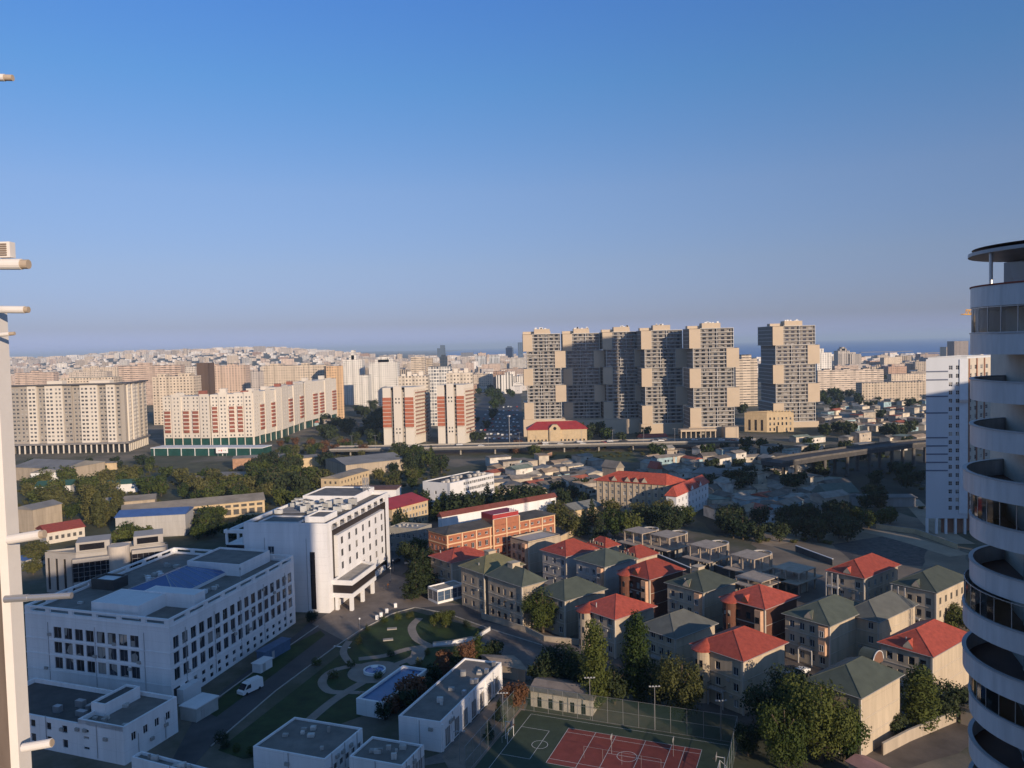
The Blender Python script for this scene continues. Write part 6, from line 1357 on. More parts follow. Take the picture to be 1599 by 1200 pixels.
# ------------------------------------------------------------------ elevated road, viaduct and their traffic
def deck(name, pts, w, z, th, m, gap, cr=.6, label=None, cat=None, pm=CONC):
    c = [G(a, b_, z) for a, b_ in pts]; t = thing(name, label, cat, (c[0].x, c[0].y, 0)) if label else None; mb = MB(); rl = MB()
    L, R = [], []
    for i in range(len(c)):
        d = (c[min(i+1, len(c)-1)]-c[max(i-1, 0)]).normalized(); nn = Vector((-d.y, d.x, 0))*w/2; L.append(c[i]+nn); R.append(c[i]-nn)
    for i in range(len(c)-1):
        mb.prism([R[i][:2], R[i+1][:2], L[i+1][:2], L[i][:2]], z-th, z, bottom=True)
        for s_ in (R, L):
            d = (s_[i+1]-s_[i]).normalized(); nn = Vector((-d.y, d.x, 0))*.2; rl.prism([(s_[i]-nn)[:2], (s_[i+1]-nn)[:2], (s_[i+1]+nn)[:2], (s_[i]+nn)[:2]], z+.004, z+1.0)
    mb.build('deck', m, t); rl.build('parapet', pm, t)
    for i in range(len(c)-1):
        n_ = max(1, int((c[i+1]-c[i]).length/gap))
        for k in range(n_):
            p_ = c[i].lerp(c[i+1], (k+.5)/n_); d = (c[i+1]-c[i]).normalized(); nn = Vector((-d.y, d.x, 0))
            for s_ in (-.3, .3): MB().cyl(p_+nn*w*s_, cr, 0, z-th, 8).build('pier', pm, t)
    return c
hw = deck('elevated_road', [(520, 701), (640, 699), (800, 695.5), (960, 691.5), (1120, 688), (1180, 689)], 17, 5.2, 1.3, mat('deck_asphalt', (.12, .115, .11), var=.15), 24, label='long elevated road with pale parapets in front of the stepped towers', cat='elevated road')
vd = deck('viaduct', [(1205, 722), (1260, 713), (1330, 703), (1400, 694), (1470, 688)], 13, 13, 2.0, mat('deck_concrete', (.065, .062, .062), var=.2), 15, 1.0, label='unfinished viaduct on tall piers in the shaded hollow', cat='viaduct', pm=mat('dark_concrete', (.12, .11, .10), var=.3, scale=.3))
sheet('road', [(560, 712), (760, 708), (1000, 702), (1180, 699), (1182, 696), (1000, 698), (760, 703), (560, 707)], .06, ASPH)
CM = [mat('car_paint_'+nm, c_, rough=.3, spec=.5, var=.03) for nm, c_ in (('white', (.7, .7, .7)), ('silver', (.4, .41, .42)), ('black', (.03, .03, .035)), ('red', (.35, .04, .03)), ('blue', (.06, .10, .22)))]
CN = ['white', 'silver', 'black', 'red', 'blue']; TY = mat('tyre', (.02, .02, .02))
def carmesh(kind='car'):
    L_, W_, H_ = {'car': (4.4, 1.8, 1.45), 'van': (5.6, 2.1, 2.5)}[kind]; prof = [(-L_/2, .35), (L_/2, .35), (L_/2, .75), (L_*.46, .85), (L_*.24, .95), (L_*.1, H_-.05), (-L_*.3, H_), (-L_*.42, .95), (-L_/2, .9)] if kind == 'car' else [(-L_/2, .35), (L_/2, .35), (L_/2, 1.0), (L_*.42, 1.25), (L_*.26, H_-.15), (L_*.15, H_), (-L_/2+.1, H_), (-L_/2, H_-.3)]
    b = MB(); n_ = len(prof)
    def y(z): return W_/2*(1-.14*max(0, (z-.9)/(H_-.9)))
    for i in range(n_):
        (x0, z0), (x1, z1) = prof[i], prof[(i+1) % n_]; b.face([(x0, -y(z0), z0), (x0, y(z0), z0), (x1, y(z1), z1), (x1, -y(z1), z1)])
    b.face([(x, -y(z), z) for x, z in prof]); b.face([(x, y(z), z) for x, z in reversed(prof)]); return b, L_, W_, H_
def car(loc, ang, label, ci=0, kind='car', group=None, full=True):
    b, L_, W_, H_ = carmesh(kind); name = 'parked_car' if kind == 'car' else 'white_van'; t = thing(name, label, 'car' if kind == 'car' else 'van', loc, group)
    def loc_(mb, nm, m):
        me = mb.build(nm, m); me.parent = t; return me
    loc_(b, 'body', CM[ci]); g = MB()
    if kind == 'car':
        for s_ in (-1, 1): g.face([(L_*.2, s_*.87, .98), (L_*.09, s_*.8, 1.36), (-L_*.28, s_*.8, 1.38), (-L_*.38, s_*.86, 1.0)][::s_])
        g.face([(L_*.235, -.8, .98), (L_*.235, .8, .98), (L_*.115, .74, 1.38), (L_*.115, -.74, 1.38)]); g.face([(-L_*.435, .8, .98), (-L_*.435, -.8, .98), (-L_*.315, -.74, 1.41), (-L_*.315, .74, 1.41)])
    else:
        g.face([(L_*.43, -.95, 1.27), (L_*.43, .95, 1.27), (L_*.275, .88, 2.3), (L_*.275, -.88, 2.3)])
        for s_ in (-1, 1): g.face([(L_*.38, s_*1.03, 1.3), (L_*.25, s_*.97, 2.1), (L_*.1, s_*.97, 2.1), (L_*.1, s_*1.03, 1.3)][::s_])
        loc_(MB().box((-.6, 0), (2.4, 1.3), H_+.01, H_+.22), 'roof_unit', WHITE2)
    loc_(g, 'windscreen', BLACKG)
    for x in (-L_*.31, L_*.31):
        for s_ in (-1, 1):
            w = MB(); rr = .34; A = [(x+rr*math.cos(k*.5236), s_*(W_/2-.22), .34+rr*math.sin(k*.5236)) for k in range(12)]; Bq = [(p[0], s_*(W_/2+.01), p[2]) for p in A]
            for k in range(12): w.face([A[k], A[(k+1) % 12], Bq[(k+1) % 12], Bq[k]][::-s_])
            w.face(Bq[::-s_]); loc_(w, 'wheel', TY)
    t.rotation_euler = (0, 0, math.radians(ang)); return t
van = car(G(391, 1080, .04), 238, 'white van with roof unit coming down the campus road', 0, 'van')
car(G(618, 878, .04), 70, 'dark car parked at the far end of the campus road', 2)
car(G(1252, 1052, .04), 40, 'white car parked between the court-side mansions', 0); car(G(1226, 1058, .04), 40, 'silver car beside the white one between the mansions', 1)
car(G(640, 880, .04), 70, 'silver car parked right of the dark car by the conifers', 1)
simple = {}
def smallcar(loc, ang, ci, label, group):
    if ci not in simple:
        b, L_, W_, H_ = carmesh(); b.face([(L_*.235, -.8, .98), (L_*.235, .8, .98), (L_*.115, .74, 1.38), (L_*.115, -.74, 1.38)], 1)
        for s_ in (-1, 1): b.face([(L_*.2, s_*.88, .98), (L_*.09, s_*.84, 1.36), (-L_*.28, s_*.84, 1.38), (-L_*.38, s_*.87, 1.0)][::s_], 1)
        o = b.build('car', [CM[ci], BLACKG]); simple[ci] = o.data; bpy.data.objects.remove(o)
    o = bpy.data.objects.new('car', simple[ci]); COL.objects.link(o); o.location = loc; o.rotation_euler = (0, 0, math.radians(ang)); tag(o, label, 'car', group)
rn = random.Random(11); pk = []
for r_ in range(9):
    y = 686-r_*6.2; x0, x1 = 744+r_*2.2, 815-r_*.5; n_ = 11-r_//2
    for k in range(n_): pk.append((r_, k, x0+(x1-x0)*(k+rn.uniform(.1, .6))/n_, y+rn.uniform(-.8, .8), rn.choice((0, 0, 0, 1, 1, 2, 4, 3))))
for r_, k, x, y, c_ in pk: smallcar(G(x, y, .05), 85+rn.uniform(-8, 8), c_, '%s car, %s from left, %s row of the shaded car park' % (CN[c_], ordw(k), ordw(r_)), 'cars in the shaded car park')
for i, f in enumerate(sorted(rn.random() for _ in range(26))):
    s_ = f*4.6+.3; k = int(s_); p_ = hw[k].lerp(hw[k+1], s_-k); d = (hw[k+1]-hw[k]).normalized(); nn = Vector((-d.y, d.x, 0)); c_ = rn.choice((0, 0, 1, 2, 0, 3)); p_ = p_+nn*rn.choice((-5, -2, 2, 5)); smallcar((p_.x, p_.y, 5.21), math.degrees(math.atan2(d.y, d.x)), c_, '%s car on the elevated road, %s from the left' % (CN[c_], ordw(i)), 'cars on the elevated road')
for i, f in enumerate(np.linspace(.25, 4.8, 16)):
    k = int(f); p_ = hw[k].lerp(hw[k+1], f-k); p_.z = 5.2; t = thing('street_lamp', 'slim lamp post on the elevated road, %s from the left' % ordw(i), 'lamp post', p_, 'lamp posts of the elevated road'); MB().bar(p_, p_+Vector((0, 0, 9)), .09, 0, 6).build('pole', METAL, t); MB().bar(p_+Vector((-1.6, 0, 9)), p_+Vector((1.6, 0, 9)), .07).build('arm', METAL, t)
p_ = G(796, 700); t = thing('light_mast', 'very tall light mast rising between car park and elevated road', 'light mast', p_); MB().bar(p_, p_+Vector((0, 0, 24)), .3, 0, 8).build('pole', METAL, t); MB().cyl((p_.x, p_.y), 1.4, 23.4, 24.2, 12).build('lamp_ring', METAL, t)
# ------------------------------------------------------------------ old low-rise quarters
WC = [(.50, .44, .36), (.62, .58, .52), (.42, .36, .29), (.60, .53, .42), (.35, .31, .27), (.30, .42, .46)]
RC = [((.24, .21, .18), 'brownish'), ((.30, .28, .25), 'pale'), ((.16, .14, .12), 'dark'), ((.33, .25, .18), 'rusty'), ((.36, .11, .07), 'red'), ((.20, .24, .20), 'greenish')]
OC, RO2 = objcol('house_wall'), objcol('house_roof')
def quarter(where, group, x0, x1, y0, y1, nx, ny, seed, hz=(3, 4.6), skip=0, wts=(5, 4, 4, 2, 1, 1)):
    rn = random.Random(seed)
    for r_ in range(ny):
        f = (r_+.5)/ny; y = y1+(y0-y1)*f**1.25; cnt = 0
        for k in range(nx):
            if rn.random() < skip: continue
            x = x0+(x1-x0)*(k+rn.uniform(.1, .9))/nx; c = G(x, y+rn.uniform(-1.5, 1.5)); ang = rn.choice((20, 32, 38, 110))+rn.uniform(-8, 8); w, d, h = rn.uniform(8, 15), rn.uniform(6, 9.5), rn.uniform(*hz)
            if rn.random() < .12: h += 2.8
            wc, (rc, rn_) = rn.choice(WC), rn.choices(RC, wts)[0]; flat = rn.random() < .35; U, Vv = V2(ang), V2(ang+90); q = [c-U*w/2-Vv*d/2, c+U*w/2-Vv*d/2, c+U*w/2+Vv*d/2, c-U*w/2+Vv*d/2]
            wd = MB().prism([p[:2] for p in q], 0, h, 0); ob = wd.build('small_house', [OC]); ob.color = (*wc, 1)
            if flat: rf = MB().prism(inset(q, -.35), h+.003, h+.25, bottom=True)
            else:
                e = [Vector((p[0], p[1], h)) for p in inset(q, -.4)]; up = Vector((0, 0, rn.uniform(.7, 1.9))); m0, m1 = (e[0]+e[3])/2+up, (e[1]+e[2])/2+up; rf = MB().face([e[0], e[1], m1, m0]).face([e[2], e[3], m0, m1]).face([e[3], e[0], m0]).face([e[1], e[2], m1]).face([e[3], e[2], e[1], e[0]])
            ro = rf.build('roof', [RO2], ob); ro.color = (*rc, 1)
            for j in range(rn.choice((1, 2, 3))):
                for s_, side in ((-1, Vv), ):
                    wn_ = bpy.data.objects.new('window', winmesh(1.2, 1.3, 'plain')[0]); COL.objects.link(wn_); wn_.parent = ob; p_ = c+U*w*rn.uniform(-.4, .3)-Vv*(d/2+.03); wn_.location = (p_.x, p_.y, 1.2 if h < 6 or j else 4.2); wn_.rotation_euler = (0, 0, math.radians(ang))
            tag(ob, '%s-roofed house, %s from left, %s row %s' % (rn_, ordw(cnt), ordw(r_), where), 'house', group); cnt += 1
quarter('of the sunlit old quarter', 'houses of the sunlit old quarter', 768, 935, 723, 775, 9, 6, 1)
quarter('of the shaded college quarter', 'houses of the shaded quarter by the college', 1106, 1310, 752, 812, 11, 5, 2, skip=.1)
quarter('of the far old quarter', 'houses of the far old quarter', 1284, 1446, 628, 674, 11, 7, 3, wts=(4, 6, 2, 3, 2, 1))
quarter('in the shaded hollow by the viaduct', 'houses of the shaded hollow', 1000, 1250, 702, 748, 11, 4, 4, skip=.2)
quarter('beyond the viaduct in shade', 'houses beyond the viaduct', 1240, 1440, 684, 706, 8, 2, 5, skip=.2)
quarter('of low sheds left of the striped towers', 'sheds by the dark valley', 440, 600, 655, 672, 8, 1, 6, skip=.2)
slant('rear_red_house', 'small house with steep red roof beyond the college', corners((1025, 733), 6, 30, 1012, 1034, 0, 120), 6, 3.5, TAN, RED)
slant('rear_house', 'tall gabled house with pale roof in the old quarter', corners((962, 732), 7.5, 30, 940, 974, 0, 130), 7.5, 3.5, TAN, SL)
slant('villa', 'long two-storey villa with hipped grey roof in shade right of the college', corners((1130, 742), 7, 15, 1080, 1162, 0, 150), 7, 2.5, GREY, GM, (7, 1.2), [(1, 2.4), (4.2, 5.6)], 'plain')
slant('white_hall', 'long low white hall in shade above the dark trees', corners((1190, 805), 4.2, 22, 1182, 1275, 0, 120), 4.2, 1.2, WHITE2, GM, (), [(1.2, 2.6)], 'plain', (4, 1))
slant('green_roofed_hall', 'hall with broad greenish roof in the shaded hollow', corners((1292, 772), 5, 10, 1268, 1340, 0, 130), 5, 4, GREY, mat('patina_roof', (.13, .17, .15), var=.15), )
slant('long_shed', 'long grey shed left of the shaded tower', corners((1345, 778), 4, -6, 1330, 1430, 0, 120), 4, 1.2, GREY, GM)
slant('red_long_house', 'low house with red roof before the stepped towers', corners((1003, 684), 4.5, 4, 996, 1042, 0, 130), 4.5, 2.5, mat('cream_render', (0, 0, 0)), RED, (6, 1), [(1.2, 2.6)], 'plain')
slant('pavilion_roof_house', 'low grey-roofed house beyond the wall at the bottom right', corners((1555, 1120), 3.5, 20, 1500, 1600, 0, 130), 3.5, 1.6, TAN, SL)
slant('pink_roof_shed', 'small shed with pinkish roof at the bottom edge right of the trees', corners((1372, 1215), 3., 20, 1325, 1400, 0, 120), 3., .8, TAN, mat('pink_roof', (.40, .22, .19), var=.15))
q_ = [G(*p, 2.8) for p in ((752, 1024), (772, 1037), (820, 1047), (800, 1026))]
for v_ in q_: v_.z = 0
slant('lean_to_shed', 'low shed with tan sheet roof behind the far end of the garage block', q_, 2.8, .5, TAN, mat('tan_sheet', (.30, .235, .18), var=.2))
def gwall(label, pts, h, m=TAN, name='boundary_wall', th=.3):
    c = [G(a, b_) for a, b_ in pts]; t = thing(name, label, 'wall', c[0]); w = MB(); cp = MB()
    for a, e in zip(c, c[1:]):
        d = (e-a).normalized(); nn = Vector((-d.y, d.x, 0))*th/2; w.prism([(a-nn)[:2], (e-nn)[:2], (e+nn)[:2], (a+nn)[:2]], 0, h); nn = nn*1.4; cp.prism([(a-nn)[:2], (e-nn)[:2], (e+nn)[:2], (a+nn)[:2]], h, h+.12, bottom=True)
    w.build('wall', m, t); cp.build('coping', CONC, t)
gwall('long stone wall along the lane below the bottom right mansions', [(1378, 1180), (1420, 1158), (1505, 1122), (1560, 1100)], 2.2)
gwall('sunlit sandy wall across the dirt lot', [(1368, 826), (1430, 834), (1495, 858)], 1.9, YEL)
gwall('low wall between garden yard and mansions', [(752, 966), (822, 988), (850, 1002), (905, 1008)], 1.4, TAN)
gwall('white low garden wall beside the fountain lawn', [(676, 1010), (705, 1007), (742, 1000), (765, 985)], 1.0, WHITE2, 'garden_wall')
gwall('cream wall below the long white hall by the broadleaf trees', [(845, 858), (870, 850), (905, 832)], 2.4, YEL)
gwall('orange earth-coloured wall beyond the long white school', [(838, 722), (862, 713)], 3, mat('worn_brick', (0, 0, 0)))
# ------------------------------------------------------------------ garden pieces
t = thing('fountain', 'round white-rimmed fountain with blue basin in the garden', 'fountain', fc); rim = MB(); n_ = 36
for k in range(n_):
    a, c = 2*math.pi*k/n_, 2*math.pi*(k+1)/n_; f = lambda r_, an, z: (fc.x+r_*math.cos(an), fc.y+r_*math.sin(an), z)
    rim.face([f(2.6, a, .14), f(2.6, c, .14), f(2.6, c, .75), f(2.6, a, .75)]); rim.face([f(2.6, a, .75), f(2.6, c, .75), f(2.2, c, .75), f(2.2, a, .75)]); rim.face([f(2.2, c, .3), f(2.2, a, .3), f(2.2, a, .75), f(2.2, c, .75)])
rim.build('rim', WHITE, t); MB().cyl(fc, 2.22, .3, .5, 36, caps=True).build('water', mat('basin_blue', (.05, .12, .33), rough=.15, spec=.6), t); MB().cyl(fc, .3, .5, 1.2, 12, 0, .16).cyl(fc, .75, 1.2, 1.4, 16, 0, .9).build('centre_bowl', WHITE, t)
def ballm(mb, c, r_, n_=10):
    for i in range(n_//2):
        for k in range(n_):
            t0, t1 = math.pi*i/(n_//2), math.pi*(i+1)/(n_//2); p0, p1 = 2*math.pi*k/n_, 2*math.pi*(k+1)/n_; q = lambda t_, p_: (c[0]+r_*math.sin(t_)*math.cos(p_), c[1]+r_*math.sin(t_)*math.sin(p_), c[2]+r_*math.cos(t_)); mb.face([q(t0, p0), q(t1, p0), q(t1, p1), q(t0, p1)])
    return mb
for (x, y), lb in zip(((588.5, 968), (595, 963.5), (604, 957.5), (617.5, 949)), ('nearest', 'second nearest', 'third', 'farthest')):
    p_ = G(x, y); t = thing('white_barrier_block', '%s white block in the row along the campus plaza' % lb, 'barrier', p_, 'white blocks along the plaza'); MB().box(p_, (.85, .6), .05, 1.25, 20).build('block', WHITE, t); MB().box(p_, (1.0, .8), 0, .08, 20).build('foot', CONC, t)
for (x, y), hh, lb in (((562, 986), 3.2, 'small garden lamp at the plaza corner by the road'), ((785, 970), 3.4, 'garden lamp with round globe before the stone mansions'), ((610, 905), 3.4, 'lamp post on the plaza beside the hospital entrance'), ((614, 893), 3.6, 'lamp post near the far end of the hospital front')):
    p_ = G(x, y); t = thing('garden_lamp', lb, 'lamp', p_); MB().bar(p_, p_+Vector((0, 0, hh)), .06, 0, 6).build('pole', METAL, t); ballm(MB(), (p_.x, p_.y, hh+.2), .26).build('globe', WHITE, t)
for (x, y), lb in (((612, 983), 'flat pale inspection slab on the lawn, left one'), ((606, 1000), 'pale greenish slab lying on the lawn')):
    p_ = G(x, y); o = MB().box(p_, (2.6, 1.3), .05, .3, 10).build('lawn_slab', CONC); tag(o, lb, 'slab')
def box_hut(label, px, sz, h, m, roof, ang=68, name='utility_hut'):
    p_ = G(*px); t = thing(name, label, 'hut', p_); MB().box(p_, sz, 0, h, ang).build('wall', m, t); MB().box(p_, (sz[0]+.4, sz[1]+.4), h, h+.2, ang).build('roof', roof, t); V_ = V2(ang); O = Vector((V_.y, -V_.x, 0)); MB().box(p_+O*(sz[1]/2+.03)-V_*sz[0]*.2, (.9, .08), .1, 2.0, ang).build('door', GREY, t)
box_hut('pale utility hut beside the courtyard block entrance', (312, 1116), (6.2, 4.2), 2.8, mat('hut_grey', (.40, .40, .38)), WHITE2)
box_hut('blue-grey container beside the courtyard block windows', (428, 1024), (9.5, 2.6), 2.6, mat('container_blue', (.10, .15, .24), var=.15), mat('container_blue', (0, 0, 0)), name='container')
box_hut('white covered generator beside the blue container', (410, 1046), (4.2, 2.4), 2.1, WHITE2, WHITE2, name='generator')
# people, each a continuous skinned body
def person(px, shirt, trousers, label, ang=0, walk=.25):
    p_ = G(*px); me = bpy.data.meshes.new('person'); J = [(0, 0, .95), (0, 0, 1.2), (0, 0, 1.42), (0, 0, 1.52), (0, 0, 1.66), (.1, 0, .9), (.12, walk, .5), (.12, walk*.7, .08), (.12, walk*.7+.15, .04), (-.1, 0, .9), (-.12, -walk*.3, .5), (-.12, -walk, .1), (-.12, -walk+.15, .05), (.2, 0, 1.4), (.26, -.08, 1.14), (.25, .06, .92), (.25, .1, .84), (-.2, 0, 1.4), (-.26, .06, 1.14), (-.25, .16, .93), (-.25, .2, .86)]
    E_ = [(0, 1), (1, 2), (2, 3), (3, 4), (0, 5), (5, 6), (6, 7), (7, 8), (0, 9), (9, 10), (10, 11), (11, 12), (2, 13), (13, 14), (14, 15), (15, 16), (2, 17), (17, 18), (18, 19), (19, 20)]; R_ = [.15, .14, .15, .055, .10, .10, .065, .045, .04, .10, .065, .045, .04, .06, .042, .034, .03, .06, .042, .034, .03]
    me.from_pydata(J, E_, []); o = bpy.data.objects.new('person', me); COL.objects.link(o); o.modifiers.new('skin', 'SKIN'); o.modifiers.new('sub', 'SUBSURF').levels = 1
    for i, r_ in enumerate(R_): me.skin_vertices[0].data[i].radius = (r_, r_)
    me.skin_vertices[0].data[0].use_root = True; o.location = (p_.x, p_.y, .05); o.rotation_euler = (0, 0, ang)
    m = bpy.data.materials.new('clothes'); tt, n, l, p = nodes(m); tc = n.new('ShaderNodeTexCoord'); s = n.new('ShaderNodeSeparateXYZ'); l.new(tc.outputs['Object'], s.inputs[0]); cr = n.new('ShaderNodeValToRGB'); cr.color_ramp.interpolation = 'CONSTANT'; l.new(math_(n, l, 'DIVIDE', s.outputs[2], 2.), cr.inputs[0]); e = cr.color_ramp.elements
    e[0].color = (*trousers, 1); e[1].position = .49; e[1].color = (*shirt, 1); q = e.new(.74); q.color = (.42, .26, .19, 1); q = e.new(.85); q.color = (.03, .02, .015, 1); l.new(cr.outputs[0], p.inputs['Base Color']); me.materials.append(m); tag(o, label, 'person')
person((606, 919), (.75, .25, .06), (.65, .22, .06), 'person in orange work clothes on the plaza', 1)
person((600, 923), (.05, .05, .06), (.05, .05, .06), 'person in dark clothes beside the orange-clad one', 2)
person((609, 912), (.55, .5, .45), (.1, .1, .15), 'person in pale top walking behind the orange-clad one', 0)
# ------------------------------------------------------------------ trees, near ones one by one
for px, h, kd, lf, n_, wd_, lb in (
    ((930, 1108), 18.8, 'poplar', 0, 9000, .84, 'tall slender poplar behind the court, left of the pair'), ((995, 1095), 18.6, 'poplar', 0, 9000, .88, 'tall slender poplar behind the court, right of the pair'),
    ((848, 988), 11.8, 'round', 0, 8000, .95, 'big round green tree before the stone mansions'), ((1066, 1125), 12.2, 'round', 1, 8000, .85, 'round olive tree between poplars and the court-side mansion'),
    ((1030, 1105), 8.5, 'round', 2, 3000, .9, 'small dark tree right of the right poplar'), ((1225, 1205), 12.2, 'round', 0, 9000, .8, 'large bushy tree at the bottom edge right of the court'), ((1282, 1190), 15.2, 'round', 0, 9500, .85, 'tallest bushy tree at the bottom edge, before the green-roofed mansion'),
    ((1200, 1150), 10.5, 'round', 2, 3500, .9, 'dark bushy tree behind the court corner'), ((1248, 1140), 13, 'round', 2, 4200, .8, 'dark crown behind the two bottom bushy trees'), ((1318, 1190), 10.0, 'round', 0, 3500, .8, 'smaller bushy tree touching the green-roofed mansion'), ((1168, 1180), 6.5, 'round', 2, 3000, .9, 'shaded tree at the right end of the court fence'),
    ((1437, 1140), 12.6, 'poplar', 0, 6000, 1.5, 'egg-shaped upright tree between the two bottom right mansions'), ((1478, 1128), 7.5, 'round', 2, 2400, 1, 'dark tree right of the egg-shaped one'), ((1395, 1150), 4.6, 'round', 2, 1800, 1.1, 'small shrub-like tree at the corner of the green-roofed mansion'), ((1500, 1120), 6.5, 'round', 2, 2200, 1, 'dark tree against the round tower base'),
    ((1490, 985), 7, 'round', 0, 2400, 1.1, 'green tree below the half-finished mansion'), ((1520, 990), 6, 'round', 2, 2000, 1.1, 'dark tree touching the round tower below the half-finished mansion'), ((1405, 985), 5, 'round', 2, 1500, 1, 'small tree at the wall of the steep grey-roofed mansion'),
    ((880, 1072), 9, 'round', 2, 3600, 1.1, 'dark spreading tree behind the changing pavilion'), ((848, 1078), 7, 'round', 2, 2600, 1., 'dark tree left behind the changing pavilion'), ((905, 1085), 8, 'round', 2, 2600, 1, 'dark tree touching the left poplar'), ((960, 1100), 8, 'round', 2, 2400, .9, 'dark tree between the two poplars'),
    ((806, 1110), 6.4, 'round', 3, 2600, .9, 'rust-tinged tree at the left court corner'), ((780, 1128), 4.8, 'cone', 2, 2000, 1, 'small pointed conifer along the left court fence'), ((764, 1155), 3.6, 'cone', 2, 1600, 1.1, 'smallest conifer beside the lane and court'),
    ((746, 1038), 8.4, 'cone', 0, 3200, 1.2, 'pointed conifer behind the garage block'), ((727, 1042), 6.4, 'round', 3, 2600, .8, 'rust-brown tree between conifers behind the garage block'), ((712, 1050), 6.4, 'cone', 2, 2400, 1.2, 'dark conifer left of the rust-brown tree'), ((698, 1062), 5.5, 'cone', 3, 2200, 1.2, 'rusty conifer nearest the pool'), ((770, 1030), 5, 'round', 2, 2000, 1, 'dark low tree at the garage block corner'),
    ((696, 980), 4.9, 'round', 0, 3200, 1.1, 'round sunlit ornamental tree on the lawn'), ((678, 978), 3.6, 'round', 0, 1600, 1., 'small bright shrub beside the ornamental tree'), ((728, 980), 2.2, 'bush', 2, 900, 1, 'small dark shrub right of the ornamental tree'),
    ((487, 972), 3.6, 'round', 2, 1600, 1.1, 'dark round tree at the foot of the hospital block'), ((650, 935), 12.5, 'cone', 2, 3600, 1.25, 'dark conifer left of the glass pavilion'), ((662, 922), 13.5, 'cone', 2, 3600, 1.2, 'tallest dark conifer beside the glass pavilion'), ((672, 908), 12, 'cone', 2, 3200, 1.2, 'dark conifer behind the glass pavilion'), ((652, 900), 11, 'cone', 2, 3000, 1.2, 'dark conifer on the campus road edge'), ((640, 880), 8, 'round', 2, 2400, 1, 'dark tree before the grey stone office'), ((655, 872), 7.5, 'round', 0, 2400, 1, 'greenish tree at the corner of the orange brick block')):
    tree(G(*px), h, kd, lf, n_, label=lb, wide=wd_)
rn = random.Random(21)
grove([(x, y) for x, y in ((352, 1168), (370, 1174), (392, 1180), (345, 1160), (420, 1175), (440, 1162), (470, 1150))], 'of the shrubs along the lower garden edge', 'lower garden shrubs', (1.6, 2.6), (('bush', 2), ('bush', 0)), 700, 'shrub')
grove([(x, y) for x, y in ((495, 1040), (548, 1042), (560, 1005), (575, 985), (600, 972), (622, 968), (640, 965), (668, 1022), (655, 1040), (690, 1024), (705, 1026), (520, 1060), (600, 1095), (565, 1095), (610, 1025), (590, 1060))], 'of the shrubs around the fountain', 'shrubs around the fountain', (1.3, 2.4), (('bush', 2), ('bush', 0), ('bush', 1)), 600, 'shrub')
grove([(640+12*k+rn.uniform(-4, 4), 1108-13*k+rn.uniform(-3, 3)) for k in range(6)]+[(600+12*k, 1125-9*k) for k in range(5)], 'of the dark hedge trees between pool and garage block', 'hedge trees by the pool', (3.6, 5.2), (('round', 2), ('round', 3)), 900)
grove([(650+9.5*k+rn.uniform(-4, 4), 812-k*.3+rn.uniform(-9, 7)) for k in range(20)], 'of the conifer belt behind the orange brick block', 'conifer belt', (10, 14), (('cone', 2), ('cone', 0), ('round', 2)), 1500, wide=1.3)
grove([(618+8*k, 838-6*k) for k in range(5)], 'of the conifers beside the crimson-roofed school', 'school conifers', (7, 11), (('cone', 2),), 1500, wide=1.2)
grove([(872, 818), (890, 838), (912, 838), (936, 845), (960, 838), (985, 838), (925, 820), (955, 815), (1000, 815), (1018, 828), (1035, 815), (1052, 830), (1068, 822), (1045, 838)], 'of the trees below the beige college', 'trees below the college', (8, 12), (('round', 1), ('round', 0), ('cone', 2), ('round', 2)), 1800)
grove([(rn.uniform(870, 1010), rn.uniform(676, 692)) for k in range(14)], 'of the trees before the stepped towers', 'trees before the stepped towers', (8, 14), (('round', 2), ('round', 0), ('poplar', 2)), 450, stuff=1)
grove([(rn.uniform(820, 915), rn.uniform(690, 694)) for k in range(8)], 'of the bushes before the crimson-roofed hall', 'bushes before the hall', (4, 6), (('round', 2),), 400, stuff=1)
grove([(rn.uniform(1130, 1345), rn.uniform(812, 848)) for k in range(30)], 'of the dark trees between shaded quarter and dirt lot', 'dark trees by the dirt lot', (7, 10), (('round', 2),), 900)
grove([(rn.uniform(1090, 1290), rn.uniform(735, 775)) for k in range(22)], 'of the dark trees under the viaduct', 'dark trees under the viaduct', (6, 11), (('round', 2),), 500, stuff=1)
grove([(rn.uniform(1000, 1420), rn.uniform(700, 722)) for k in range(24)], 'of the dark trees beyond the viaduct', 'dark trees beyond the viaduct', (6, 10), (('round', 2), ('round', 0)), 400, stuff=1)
grove([(rn.uniform(1340, 1440), rn.uniform(735, 800)) for k in range(12)], 'of the dark trees left of the shaded tower', 'dark trees by the shaded tower', (6, 10), (('round', 2),), 600, stuff=1)
grove([(1340, 820), (1378, 822), (1390, 818), (1356, 826)], 'of the trees on the dirt lot edge', 'trees on the dirt lot', (6, 9), (('round', 0), ('round', 2)), 1200)
grove([(rn.uniform(1280, 1345), rn.uniform(618, 634)) for k in range(14)], 'of the shaded trees before the long white and brown block', 'trees before the long block', (10, 14), (('round', 2), ('round', 0)), 350, stuff=1)
grove([(rn.uniform(1350, 1440), rn.uniform(630, 638)) for k in range(8)], 'of the trees below the long beige worn block', 'trees below the worn block', (5, 8), (('round', 2),), 300, stuff=1)
grove([(rn.uniform(1280, 1440), rn.uniform(676, 686)) for k in range(14)], 'of the shaded trees below the far old quarter', 'trees below the far old quarter', (8, 12), (('round', 2),), 350, stuff=1)
grove([(rn.uniform(500, 604), rn.uniform(640, 697)) for k in range(36)], 'of the trees in the dark valley', 'trees of the dark valley', (9, 14), (('round', 2),), 450, stuff=1)
grove([(rn.uniform(735, 800), rn.uniform(610, 640)) for k in range(14)], 'of the trees beyond the car park', 'trees beyond the car park', (10, 15), (('round', 2), ('round', 0)), 350, stuff=1)
